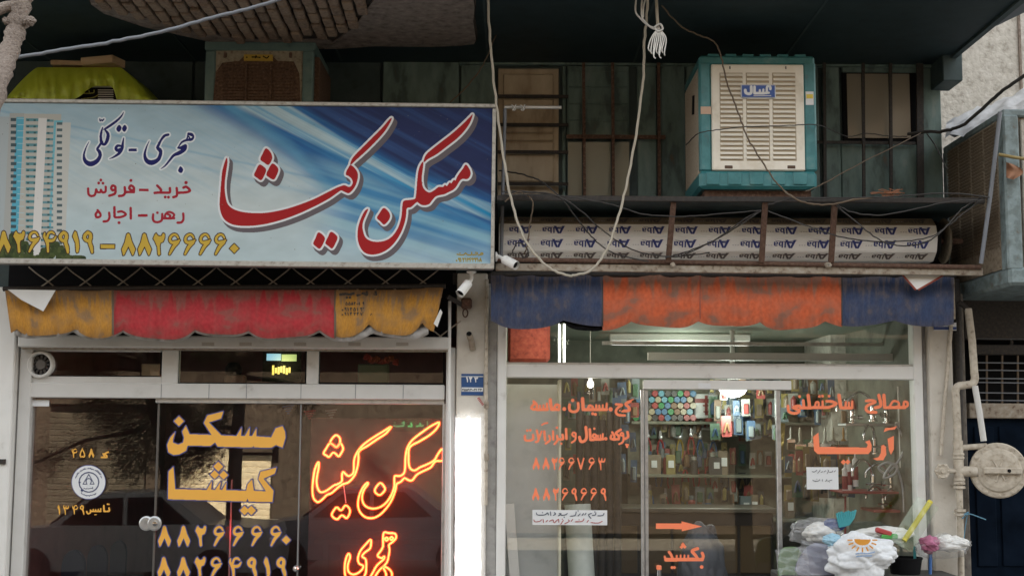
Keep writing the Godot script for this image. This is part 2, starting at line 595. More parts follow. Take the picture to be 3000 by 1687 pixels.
# ---------------------------------------------------------------- ground, street, the block behind
func setting() -> void:
	var g := Geo.new()
	g.span(Vector3(-60, -1.4, 2.9), Vector3(60, -0.66, 14.6))
	structure("road", g, M.asphalt)
	g = Geo.new()
	g.span(Vector3(-60, -1.4, -60), Vector3(60, -0.70, 60))
	structure("ground", g, M.asphalt)
	g = Geo.new()
	g.span(Vector3(-60, -1.2, -0.6), Vector3(60, -0.02, 2.5))
	structure("pavement", g, M.pavement)
	g = Geo.new()
	g.span(Vector3(-60, -1.2, 14.6), Vector3(60, -0.50, 17.2))
	structure("pavement", g, M.pavement)
	g = Geo.new()
	for i in 60: g.box(Vector3(-30 + i + .5, -0.35, 2.58), Vector3(.985, .70, .15), Basis(), .02)
	structure("kerb", g, M.pavement)

func upper_storey() -> void:
	var b := thing("upper_storey_building", "dark teal steel clad upper storey overhanging both shops", "building", Vector3(0, 2.6, -0.4))
	# wall core behind the steel sheets, from the shop lintels to the overhang
	var zw := -0.40
	var xr := W(2766, 500, zw).x
	var ys := W(2200, 184, -0.35).y           # underside of the overhang
	var g := Geo.new()
	g.span(Vector3(-24, 2.62, -6), Vector3(xr, ys, zw - .03))
	part("wall", g, M.teal_dark, b)
	# overhanging storey: soffit sheet and the mass above it
	var zf := 1.55
	var xb := W(2763, 190, -0.40).x
	var xf := xb
	var poly := PackedVector2Array([Vector2(-24, 6), Vector2(xb, 6), Vector2(xb, .4), Vector2(xf, -zf), Vector2(-24, -zf)])
	g = Geo.new()
	g.prism(poly, .06, Transform3D(Basis(Vector3(1, 0, 0), Vector3(0, 0, -1), Vector3(0, 1, 0)), Vector3(0, ys + .06, 0)))
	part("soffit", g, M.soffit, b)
	g = Geo.new()
	g.prism(poly, 6.6, Transform3D(Basis(Vector3(1, 0, 0), Vector3(0, 0, -1), Vector3(0, 1, 0)), Vector3(0, ys + 6.7, 0)))
	part("storey_mass", g, M.pillar, b)
	# seams of the soffit sheets
	for k in 7:
		g = Geo.new()
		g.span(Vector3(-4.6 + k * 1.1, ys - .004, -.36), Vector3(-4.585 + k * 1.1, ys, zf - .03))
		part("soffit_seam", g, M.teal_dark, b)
	# box beam at the corner and the one jutting out above it
	g = one(2764, 150, 2822, 236, -.42, -.12, .006)
	part("beam_end", g, M.teal_dark, b)
	g = Geo.new()
	var p := W(2965, 20, .75)
	g.box(p, Vector3(.13, .10, .5), Basis(Vector3(0, 1, 0), .25), .006)
	part("beam_end", g, M.wire_grey, b)
	g = Geo.new()
	g.span(Vector3(xb - .03, ys - .02, -.40), Vector3(xb + .012, ys + .05, zf))
	part("edge_trim", g, M.teal_dark, b)
	# steel sheets of the wall, each its own panel, with dark gaps between
	var cuts := [30, 300, 560, 820, 1115, 1345, 1452]
	for i in cuts.size() - 1:
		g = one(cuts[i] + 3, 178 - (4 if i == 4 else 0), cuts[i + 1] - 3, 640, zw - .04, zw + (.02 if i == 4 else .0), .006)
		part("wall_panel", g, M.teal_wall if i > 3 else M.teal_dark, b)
	var cols := [[1645, 1660], [1660, 1846], [1866, 1926], [1936, 2010], [2010, 2404], [2412, 2466], [2466, 2700], [2700, 2764]]
	for c in cols:
		var top := 190.0
		if c[0] == 1660:
			g = one(c[0] + 2, 190, c[1] - 2, 408, zw - .04, zw - .005, .006)
			part("wall_panel", g, M.teal_wall, b)
			continue
		if c[0] == 2466:
			g = one(c[0] + 2, 420, c[1] - 2, 640, zw - .04, zw, .006)
			part("wall_panel", g, M.teal_wall, b)
			g = one(c[0] + 2, 190, c[1] - 2, 212, zw - .04, zw, .006)
			part("wall_panel", g, M.teal_wall, b)
			continue
		g = one(c[0] + 2, top, c[1] - 2, 640, zw - .04, zw + rng.randf_range(-.012, .004), .006)
		part("wall_panel", g, M.teal_wall, b)
	for k in 4:
		g = one(1666, 208 + k * 49, 1840, 254 + k * 49, zw - .02, zw + .003, .004)
		part("wall_panel", g, M.teal_wall, b)
	# head rail
	part("head_rail", one(1345, 176, 2764, 192, zw - .02, zw + .03, .004), M.teal_wall, b)
	# cream louvre door leaf with pressed panels
	var door := part("cream_shutter", one(1458, 200, 1637, 600, zw - .03, zw + .012, .006), M.cream_steel, b)
	for r in [[1474, 216, 1622, 278], [1474, 290, 1622, 388], [1474, 392, 1622, 412], [1474, 416, 1622, 442], [1474, 452, 1622, 532]]:
		part("pressed_panel", one(r[0], r[1], r[2], r[3], zw, zw + .034, .012), M.cream_steel, door)
	# lower panes: street reflection partly painted by a pale tint; dusty one on the right
	var win := part("window_frame", one(1660, 410, 1848, 600, zw - .03, zw - .008, .004), M.teal_dark, b)
	var mirror_tint := clear(.74, .26, .27, .215, .03)
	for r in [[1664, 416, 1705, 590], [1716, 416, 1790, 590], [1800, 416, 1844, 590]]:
		part("pane", one(r[0], r[1], r[2], r[3], zw - .006, zw + .002), mirror_tint, win)
	win = part("window_frame", one(2470, 205, 2700, 418, zw - .03, zw - .008, .004), M.black, b)
	var dusty := clear(.72, .34, .30, .235, .10)
	for r in [[2484, 216, 2526, 404], [2534, 216, 2606, 404], [2614, 216, 2668, 404]]:
		part("pane", one(r[0], r[1], r[2], r[3], zw - .006, zw + .002), dusty, win)
	# guard bars: vertical steel bars in front of the windows
	for x in [1710, 1795, 1930, 2416, 2530, 2610, 2696]:
		g = Geo.new()
		var w := .022 if x != 2696 else .05
		g.bar(W(x + 3, 640, zw + .06), W(x, 184, zw + .06), w, .02)
		part("guard_bar", g, M.iron_dark if x > 2000 else M.rust, b)
	for r in [[1458, 282, 1665], [1458, 365, 1665], [1458, 445, 1665], [1458, 538, 1665]]:
		g = Geo.new()
		g.bar(W(r[0], r[1], zw + .07), W(r[2], r[1] + 1, zw + .07), .022, .022)
		part("guard_bar", g, M.iron_dark, b)
	for y in [400, 405]:
		g = Geo.new()
		g.bar(W(1660, y, zw + .05), W(1950, y + 2, zw + .05), .03, .012)
		part("cross_rail", g, M.rust, b)
		break
	g = Geo.new()
	g.bar(W(2395, 416, zw + .05), W(2700, 420, zw + .05), .022, .012)
	part("cross_rail", g, M.iron_dark, b)
	brick_soffit(b, ys)

# the cladding is torn off under the left overhang: jack-arch bricks and old plaster show
func brick_soffit(b: Node3D, ys: float) -> void:
	var y := ys - .045
	var pl := PackedVector2Array()
	var edge := [[245, -40], [262, 10], [300, 38], [420, 78], [600, 120], [700, 138], [760, 146], [900, 146], [1000, 139], [1100, 132], [1260, 134], [1340, 131], [1392, 126], [1398, 112], [1390, 60], [1394, 20], [1386, -40]]
	for e in edge:
		var q := at_height(e[0], e[1], y)
		pl.append(Vector2(q.x, -q.z))
	pl.append(Vector2(at_height(1386, -40, y).x, -1.52))
	pl.append(Vector2(at_height(245, -40, y).x, -1.52))
	var g := Geo.new()
	g.prism(pl, .05, Transform3D(Basis(Vector3(1, 0, 0), Vector3(0, 0, -1), Vector3(0, 1, 0)), Vector3(0, y + .05, 0)))
	part("mortar_bed", g, mat(.045, .034, .026, .95), b)
	var pr := PackedVector2Array()
	for e in [[1120, -40], [1075, 20], [1040, 70], [985, 112], [950, 138], [1000, 136], [1100, 129], [1260, 131], [1340, 128], [1388, 123], [1394, 112], [1386, 60], [1390, 20], [1382, -40]]:
		var q := at_height(e[0], e[1], y)
		pr.append(Vector2(q.x, -q.z))
	g = Geo.new()
	g.prism(pr, .012, Transform3D(Basis(Vector3(1, 0, 0), Vector3(0, 0, -1), Vector3(0, 1, 0)), Vector3(0, y - .004, 0)))
	part("plaster_patch", g, M.plaster, b)
	pr = PackedVector2Array()
	for e in [[249, -40], [266, 8], [303, 35], [421, 74], [600, 115], [700, 133], [760, 141], [900, 141], [1000, 134], [960, 112], [760, 112], [660, 104], [560, 80], [420, 46], [330, 18], [300, -40]]:
		var q := at_height(e[0], e[1], y)
		pr.append(Vector2(q.x, -q.z))
	g = Geo.new()
	g.prism(pr, .010, Transform3D(Basis(Vector3(1, 0, 0), Vector3(0, 0, -1), Vector3(0, 1, 0)), Vector3(0, y - .002, 0)))
	part("plaster_edge", g, M.plaster, b)
	# slanting courses of brick hanging a little below the plaster
	var meshes := []
	for k in 4:
		var m := Geo.new()
		m.box(Vector3.ZERO, Vector3(.064, .045, .150 + .02 * (k % 2)), Basis(), .009)
		meshes.append(m.mesh())
	var dir := Vector3(-.03, 0, -1.0).normalized()
	var side := Vector3(-dir.z, 0, dir.x)
	var base := at_height(640, 60, y)
	for i in range(-12, 16):
		for j in range(-6, 7):
			var c := base + side * (i * .082) * -1.0 + dir * (j * .19 + (.09 if i % 2 else 0.0))
			var s := scr(c)
			if s.x < 285 or s.x > 1085 or s.y < -70: continue
			var lim := 100.0
			if s.x < 660: lim = 14 + (s.x - 285) * .235
			if s.x > 980: lim = 116 - (s.x - 980) * 1.0
			if s.y > lim: continue
			var o := MeshInstance3D.new()
			o.mesh = meshes[rng.randi() % 4]
			o.material_override = M.brick[rng.randi() % 4]
			o.name = "brick"
			o.basis = Basis(-side, Vector3.UP, -dir).rotated(Vector3.UP, rng.randf_range(-.03, .03))
			o.position = c + Vector3(0, -.024 + rng.randf_range(-.010, .008), 0) - b.position
			b.add_child(o, true)

func at_height(px: float, py: float, y: float) -> Vector3:
	var d := cam_basis * Vector3((px - 1500.0) / FOCAL, (843.5 - py) / FOCAL, -1.0)
	return EYE + d * ((y - EYE.y) / d.y)

func scr(p: Vector3) -> Vector2:
	var q := cam_basis.inverse() * (p - EYE)
	return Vector2(1500.0 + q.x / -q.z * FOCAL, 843.5 - q.y / -q.z * FOCAL)

# ---------------------------------------------------------------- the estate agency's front
func agency_shop() -> void:
	var s := thing("estate_agency_shop", "estate agency front with pale grey frame and wide tinted panes", "shop", Vector3(-1.6, 0, 0))
	var f = M.frame
	# room shell with thickness
	var xl := W(40, 1244, 0).x - .05
	var xr := W(1400, 1244, 0).x
	var g := Geo.new()
	g.span(Vector3(xl - .12, -.02, -4.2), Vector3(xl, 2.62, -.06)); part("side_wall", g, M.maroon, s)
	g = Geo.new(); g.span(Vector3(xr - .12, -.02, -4.2), Vector3(xr, 2.62, -.06)); part("side_wall", g, M.maroon, s)
	g = Geo.new(); g.span(Vector3(xl, -.02, -4.3), Vector3(xr, 2.62, -4.2)); part("back_wall", g, M.maroon, s)
	g = Geo.new(); g.span(Vector3(xl, -.06, -4.2), Vector3(xr, 0.0, -.0)); part("floor", g, mat(.10, .07, .05, .3), s)
	g = Geo.new(); g.span(Vector3(xl, 2.56, -4.2), Vector3(xr, 2.62, -.06)); part("ceiling", g, mat(.12, .09, .075, .8), s)
	# frame
	part("lintel_rail", one(50, 984, 1316, 1020, -.06, .16, .008), M.frame, s)
	part("lintel_lip", one(60, 1019, 1312, 1026, -.02, .10, .003), M.rust_pale, s)
	part("head_panel", one(20, 770, 1335, 985, -.06, -.02), M.black, s)
	part("post", one(34, 1018, 70, 2050, -.06, .05, .006), f, s)
	part("post", one(1302, 1018, 1330, 2050, -.06, .05, .006), f, s)
	part("mullion", one(472, 1022, 519, 1126, -.05, .035, .006), f, s)
	part("mullion", one(897, 1022, 932, 1126, -.05, .035, .006), f, s)
	part("transom_rail", one(70, 1124, 1302, 1168, -.06, .045, .006), f, s)
	for r in [[70, 1024, 92, 1125], [92, 1103, 472, 1125], [70, 1012, 472, 1030]]:
		part("sash", one(r[0], r[1], r[2], r[3], -.04, .02, .003), f, s)
	part("pane", one(92, 1026, 472, 1104, -.006, .0), M.glass_tint, s)
	part("pane", one(519, 1022, 897, 1125, -.006, .0), M.glass_tint, s)
	part("pane", one(932, 1022, 1302, 1125, -.006, .0), M.glass_tint, s)
	for r in [[92, 472, 1026, 1104], [519, 897, 1022, 1125], [932, 1302, 1022, 1125]]:
		part("gasket", one(r[0], r[2], r[1], r[2] + 4, -.004, .006), M.black, s)
		part("gasket", one(r[0], r[3] - 4, r[1], r[3], -.004, .006), M.black, s)
		part("gasket", one(r[0], r[2] + 4, r[0] + 4, r[3] - 4, -.004, .006), M.black, s)
		part("gasket", one(r[1] - 4, r[2] + 4, r[1], r[3] - 4, -.004, .006), M.black, s)
	for x in [470, 610, 720, 880, 1040, 1180]:
		part("joint", one(x, 1125, x + 1.5, 1168, .04, .0465), M.wire_grey, s)
		if x > 500: part("label_scrap", one(x - 20, 1003, x + 16, 1013, .15, .162), worn([C(.2, .14, .09), C(.42, .39, .35), C(.5, .48, .44)], .08, .12, .8, 0.0, 38), s)
	# large lower panes: door leaf, lettered pane, neon pane; inner copies added to strengthen the reflection
	part("rail", one(454, 1168, 1302, 1183, -.03, .02, .004), M.alu, s)
	part("side_trim", one(1292, 1183, 1303, 2050, -.03, .03, .003), M.alu, s)
	part("bottom_rail", one(40, 1880, 1302, 2060, -.05, .03, .005), M.alu, s)
	for zz in [0.0, -.016]: part("pane", one(70, 1168, 451, 1880, -.008 + zz, -.002 + zz), M.glass_tint, s)
	for zz in [0.0, -.016]: part("pane", one(454, 1183, 872, 1880, -.004 + zz, .002 + zz), M.glass_tint, s)
	for zz in [0.0, -.016]: part("pane", one(874, 1183, 1292, 1880, -.008 + zz, -.002 + zz), M.glass_tint, s)
	part("edge_strip", one(449, 1170, 455, 1880, -.012, .006), mat(.10, .09, .08, .4), s)
	part("edge_strip", one(871, 1183, 875, 1880, -.012, .006), mat(.20, .20, .20, .3), s)
	# round lock plates, one on each side of the joint
	var lock := Node3D.new()
	for k in 2:
		g = Geo.new()
		var c := W(428 if k == 0 else 452, 1533, .01)
		var prof := [[0.001, .018], [.040, .018], [.050, .012], [.052, 0.0]]
		g.lathe(prof, 24, Transform3D(Basis(Vector3(1, 0, 0), Vector3(0, 0, 1), Vector3(0, -1, 0)), c + Vector3(0, 0, .004 * k)))
		var lp := part("lock", g, M.alu, s)
		if k == 1:
			var g2 := Geo.new()
			g2.lathe([[0.001, .012], [.016, .010], [.018, 0.0]], 16, Transform3D(Basis(Vector3(1, 0, 0), Vector3(0, 0, 1), Vector3(0, -1, 0)), c + Vector3(.008, 0, .021)))
			part("cylinder", g2, M.chrome, lp)
	lock.free()
	g = Geo.new()
	var kc := W(866, 1666, .03)
	g.lathe([[0.001, .03], [.014, .026], [.022, .012], [.022, .004], [.014, -.008], [.010, -.03]], 18, Transform3D(Basis(Vector3(1, 0, 0), Vector3(0, 0, 1), Vector3(0, -1, 0)), kc))
	part("door_knob", g, M.chrome, s)
	# ventilator ring in the first transom pane
	var fan := thing("ventilator_fan", "round white ventilator set in the transom pane above agency door", "fan", W(119, 1068, .02))
	g = Geo.new()
	var fx := Transform3D(Basis(Vector3(1, 0, 0), Vector3(0, 0, 1), Vector3(0, -1, 0)), W(119, 1068, .012))
	g.lathe([[.074, -.02], [.074, .03], [.082, .040], [.092, .036], [.097, .02], [.097, -.01]], 32, fx)
	part("ring", g, M.white, fan)
	g = Geo.new()
	g.lathe([[0.001, .016], [.034, .014], [.038, .0]], 24, fx); part("hub", g, mat(.12, .11, .10, .6), fan)
	g = Geo.new()
	g.lathe([[0.001, -.015], [.074, -.015]], 24, fx); part("back_plate", g, M.black, fan)
	for k in 12:
		g = Geo.new()
		var a := TAU * k / 12.0
		var d := Vector3(cos(a), sin(a), 0)
		g.bar(fx.origin + d * .038, fx.origin + d * .076, .016, .004, Vector3(0, .4, 1))
		part("blade", g, mat(.06, .055, .05, .6), fan)
	# sticker at the top of the door leaf
	g = one(79, 1172, 142, 1190, .0, .002)
	var st := solo("sticker", g, M.paper, "small white and red sticker at top of agency door glass", "sticker", W(110, 1181, .001))
	# scissor gate folded in the gap under the sign, and its lower part under the awning
	var gate := thing("scissor_gate", "dark iron scissor gate with crossed wavy bars under the blue sign", "gate", W(680, 985, .08))
	for k in 12:
		var x := 138.0 + k * 110.0
		if x > 1290: break
		g = Geo.new()
		g.tube(curve3([W(x - 55, 782, .07), W(x - 34, 800, .09), W(x, 824, .10), W(x + 22, 842, .09), W(x + 55, 870, .09)], 4), .0055, 6)
		part("bar", g, M.rust_pale, gate)
		g = Geo.new()
		g.tube(curve3([W(x + 55, 782, .10), W(x + 34, 800, .10), W(x, 826, .115), W(x - 22, 842, .10), W(x - 55, 870, .09)], 4), .0055, 6)
		part("bar", g, M.rust_pale, gate)
	for k in 4:
		var x := 960.0 + k * 110.0
		g = Geo.new()
		g.tube(curve3([W(x - 60, 940, .07), W(x - 30, 962, .09), W(x, 985, .10), W(x + 15, 1000, .09)], 4), .0055, 6)
		part("bar", g, M.rust_pale, gate)
		g = Geo.new()
		g.tube(curve3([W(x + 60, 940, .10), W(x + 30, 962, .10), W(x, 985, .115), W(x - 15, 1000, .10)], 4), .0055, 6)
		part("bar", g, M.rust_pale, gate)
	# pillar between the shops
	var p := thing("pillar", "pale plastered pillar between the two shops with house number", "pillar", Vector3(W(1400, 1200, .1).x, 0, .05))
	part("shaft", one(1333, 800, 1424, 2060, -.3, .10, .008), M.pillar, p)
	part("groove_strip", one(1424, 800, 1454, 2060, -.3, .06, .004), worn([C(.25, .24, .23), C(.38, .37, .35), C(.45, .44, .42)], .02, 1.0, .6, 0.0, 33), p)
	part("edge_strip", one(1454, 940, 1481, 2060, -.3, .09, .006), M.white, p)
	part("capital", one(1326, 800, 1454, 830, -.3, .07), M.iron_dark, p)
	# far left: the next shop's white pillar
	p = thing("pillar", "white painted pillar at the far end of the agency front", "pillar", W(0, 1500, .05) * Vector3(1, 0, 1))
	part("shaft", one(-160, 840, 22, 2060, -.3, .12, .008), M.white, p)
	part("pipe_clip", one(-6, 1345, 12, 1360, .10, .14, .003), M.iron_dark, p)

# ---------------------------------------------------------------- the big agency sign: one printed face
const KISHA := [
	["c", [135, 480, 100, 590, 88, 700, 80, 800, 73, 900, 85, 980, 115, 1040, 170, 1080, 240, 1098, 340, 1102, 450, 1092, 560, 1070, 680, 1035, 800, 990, 900, 945, 1000, 895, 1090, 845, 1160, 795, 1195, 775, 1230, 790, 1265, 800, 1300, 770, 1330, 720, 1348, 650, 1340, 605, 1312, 565, 1280, 545, 1262, 570, 1245, 600, 1240, 630, 1262, 642, 1290, 665, 1303, 700, 1290, 735, 1262, 745, 1225, 730, 1190, 740, 1150, 755, 1050, 805, 950, 855, 850, 895, 750, 930, 650, 958, 550, 978, 450, 988, 350, 985, 260, 972, 190, 945, 150, 910, 130, 860, 118, 780, 118, 700, 128, 620, 142, 520]],
	["c", [1280, 540, 1325, 500, 1425, 410, 1525, 310, 1595, 230, 1645, 150, 1660, 110, 1635, 130, 1575, 200, 1495, 280, 1405, 370, 1335, 440, 1295, 490]],
	["c", [500, 390, 540, 425, 556, 470, 545, 510, 520, 540, 482, 517, 450, 490, 470, 440]],
	["c", [440, 540, 485, 565, 500, 592, 482, 640, 455, 680, 420, 660, 392, 635, 410, 590]],
	["c", [560, 530, 602, 560, 612, 592, 595, 640, 570, 675, 530, 655, 505, 630, 525, 580]],
	["c", [985, 1165, 1030, 1195, 1042, 1227, 1022, 1275, 995, 1312, 960, 1290, 938, 1265, 960, 1215]],
	["c", [1100, 1160, 1145, 1187, 1158, 1218, 1137, 1270, 1110, 1310, 1075, 1285, 1050, 1260, 1075, 1205]],
]
const MASKAN := [
	["c", [1210, 80, 1190, 98, 1120, 168, 1030, 248, 940, 318, 850, 388, 790, 440, 768, 480, 762, 515, 800, 485, 880, 440, 970, 372, 1060, 302, 1130, 232, 1185, 152]],
	["c", [755, 515, 730, 545, 712, 600, 702, 680, 696, 760, 690, 820, 680, 855, 640, 865, 590, 870, 572, 882, 565, 912, 562, 960, 555, 1020, 540, 1080, 520, 1130, 480, 1190, 430, 1230, 370, 1250, 310, 1252, 260, 1240, 220, 1210, 200, 1160, 192, 1110, 200, 1060, 225, 1000, 245, 950, 215, 970, 180, 1040, 158, 1110, 150, 1180, 155, 1240, 175, 1300, 210, 1345, 260, 1365, 330, 1362, 400, 1335, 460, 1290, 510, 1230, 550, 1160, 580, 1080, 595, 1010, 602, 942, 640, 930, 670, 905, 698, 882, 712, 890, 740, 908, 775, 912, 810, 900, 835, 870, 865, 835, 900, 820, 950, 810, 990, 790, 1030, 770, 1060, 740, 1090, 690, 1120, 668, 1155, 672, 1180, 655, 1192, 620, 1180, 580, 1150, 540, 1125, 575, 1095, 615, 1070, 652, 1055, 688, 1038, 682, 1015, 714, 1000, 706, 975, 738, 957, 728, 938, 746, 900, 746, 860, 775, 820, 797, 790, 790, 762, 765, 745, 725, 740, 660, 748, 590]],
	["c", [390, 940, 430, 970, 448, 1010, 435, 1050, 395, 1090, 360, 1060, 330, 1030, 355, 985]],
]
const NAMES := [
	["v", [1335, 325, 30, 1372, 335, 38, 1392, 362, 22, 1368, 392, 32, 1310, 400, 26, 1262, 420, 22, 1232, 455, 16, 1210, 490, 10]], ["v", [1330, 330, 22, 1325, 360, 18, 1312, 395, 20]], ["v", [1340, 355, 14, 1350, 385, 22]],
	["v", [1208, 492, 16, 1260, 488, 44, 1300, 465, 34, 1285, 510, 44, 1225, 550, 46, 1160, 580, 32, 1110, 640, 24, 1060, 700, 18, 1008, 738, 6]],
	["c", [1240, 708, 1270, 740, 1265, 770, 1245, 788, 1212, 765, 1220, 735]],
	["v", [1095, 335, 30, 1050, 350, 30, 1010, 400, 26, 985, 450, 30, 970, 490, 36, 1000, 520, 44, 1005, 560, 40, 975, 630, 44, 900, 665, 60, 840, 640, 48, 818, 570, 30, 840, 480, 16, 872, 410, 6]],
	["p", [628, 500, 724, 500, 724, 530, 628, 530]],
	["v", [570, 375, 10, 560, 430, 24, 552, 490, 36, 520, 550, 34, 460, 595, 22, 402, 620, 6]], ["v", [545, 500, 30, 500, 520, 40, 478, 495, 36, 500, 465, 30, 540, 470, 24]],
	["c", [515, 220, 545, 255, 515, 305, 482, 268]], ["c", [580, 220, 608, 255, 580, 303, 550, 265]],
	["v", [570, 70, 5, 540, 120, 20, 490, 170, 26, 430, 215, 28, 370, 255, 26, 335, 275, 14]],
	["v", [322, 250, 12, 305, 310, 26, 300, 370, 30, 310, 430, 36, 345, 450, 30, 375, 400, 40, 385, 330, 36, 355, 285, 22]],
	["v", [315, 420, 30, 280, 470, 26, 260, 505, 30, 285, 540, 40, 290, 590, 40, 250, 650, 50, 180, 680, 60, 120, 650, 46, 100, 580, 26, 125, 490, 14, 160, 420, 6]],
	["s", 14, [288, 150, 292, 172, 312, 160, 318, 172, 336, 152]],
]
const TRADE := [   # buying - selling, mortgage - letting
	["s", 30, [1275, 960, 1310, 950, 1352, 995, 1300, 1015, 1210, 1020]], ["o", 1305, 900, 20], ["s", 30, [1195, 965, 1200, 1030, 1190, 1060, 1155, 1072]],
	["s", 30, [1115, 965, 1112, 1015, 1060, 1018, 985, 1018, 935, 1022]], ["s", 30, [965, 935, 1010, 985, 1000, 1018]], ["o", 1060, 1070, 17], ["o", 1098, 1072, 17],
	["p", [750, 972, 864, 972, 864, 1002, 750, 1002]],
	["s", 30, [688, 1010, 690, 960, 655, 935, 635, 965, 660, 990, 688, 985]], ["s", 30, [690, 1012, 600, 1012]], ["o", 655, 875, 18], ["s", 30, [582, 955, 585, 1020, 560, 1052, 515, 1058]],
	["s", 30, [470, 985, 470, 950, 440, 935, 422, 965, 440, 990, 470, 985, 465, 1030, 400, 1055]],
	["s", 28, [358, 950, 355, 1005, 320, 1015, 300, 985, 298, 1010, 262, 1012, 245, 980, 240, 1010, 225, 1048, 185, 1058, 155, 1035, 150, 970]], ["o", 300, 870, 17], ["o", 275, 905, 17], ["o", 325, 907, 17],
	["s", 28, [1272, 1265, 1275, 1330, 1250, 1368, 1205, 1372]],
	["s", 26, [1150, 1310, 1165, 1275, 1110, 1245, 1065, 1270, 1060, 1310, 1100, 1322, 1120, 1290, 1085, 1270]], ["s", 28, [1165, 1320, 1060, 1322, 1025, 1315]],
	["s", 28, [1025, 1270, 1020, 1340, 980, 1365, 935, 1360, 915, 1330, 918, 1275]], ["o", 968, 1255, 16],
	["p", [738, 1272, 852, 1272, 852, 1302, 738, 1302]],
	["s", 30, [652, 1200, 654, 1322]], ["s", 28, [505, 1245, 550, 1240, 595, 1275, 540, 1305, 470, 1310]], ["o", 515, 1372, 18], ["s", 30, [460, 1190, 462, 1300]],
	["s", 28, [398, 1255, 402, 1310, 380, 1350, 332, 1358]], ["s", 28, [262, 1225, 295, 1270, 290, 1300, 250, 1308, 240, 1270, 270, 1235]],
]

func shop_sign() -> void:
	var zs := .62
	var a := W(-75, 289, zs); var b := W(1453, 306, zs); var c := W(1448, 794, zs); var d := W(-70, 766, zs)
	var sign := thing("shop_sign", "wide blue and white printed agency sign with big red lettering", "sign", (c + d) * .5 + Vector3(0, 0, -.1))
	var ex := (b - a).normalized()
	var ey := (a - d).normalized()
	# box body and aluminium frame
	var g := Geo.new()
	var mid := (a + b + c + d) * .25
	var wid := (a.distance_to(b) + d.distance_to(c)) * .5
	var hei := (a.distance_to(d) + b.distance_to(c)) * .5
	var bs := Basis(ex, ey, ex.cross(ey)).orthonormalized()
	g.box(mid - bs.z * .085, Vector3(wid - .02, hei - .02, .15), bs)
	part("box", g, mat(.16, .16, .16, .6), sign)
	for k in 4:
		g = Geo.new()
		if k == 0: g.box(mid + bs.y * (hei * .5 - .013), bs.z * .0 + Vector3(wid, .026, .04), bs, .004)
		elif k == 1: g.box(mid - bs.y * (hei * .5 - .018), Vector3(wid, .036, .04), bs, .004)
		else: g.box(mid + bs.x * (wid * .5 - .012) * (1 if k == 2 else -1), Vector3(.024, hei - .064, .038), bs, .004)
		part("frame_bar", g, worn([C(.24, .21, .17), C(.42, .40, .36), C(.50, .48, .44)], .03, .7, .5, .3, 34), sign)
	# the print
	var w := 2048
	var h := int(round(w * (hei - .05) / (wid - .04)))
	var im := print_face(w, h, mid, bs, wid - .04, hei - .05)
	var m := StandardMaterial3D.new()
	m.albedo_texture = ImageTexture.create_from_image(im)
	m.roughness = .6
	m.metallic_specular = .22
	m.texture_repeat = false
	g = Geo.new()
	var hx := bs.x * (wid - .04) * .5
	var hy := bs.y * (hei - .05) * .5
	var q := mid + bs.z * .006 - bs.y * .004
	g.quad(q - hx + hy, q + hx + hy, q + hx - hy, q - hx - hy, bs.z)
	part("printed_face", g, m, sign)

func along(p: Array, x: float) -> float:
	for i in p.size() - 1:
		if x <= p[i + 1][0]: return lerpf(p[i][1], p[i + 1][1], (x - p[i][0]) / (p[i + 1][0] - p[i][0]))
	return p[-1][1]

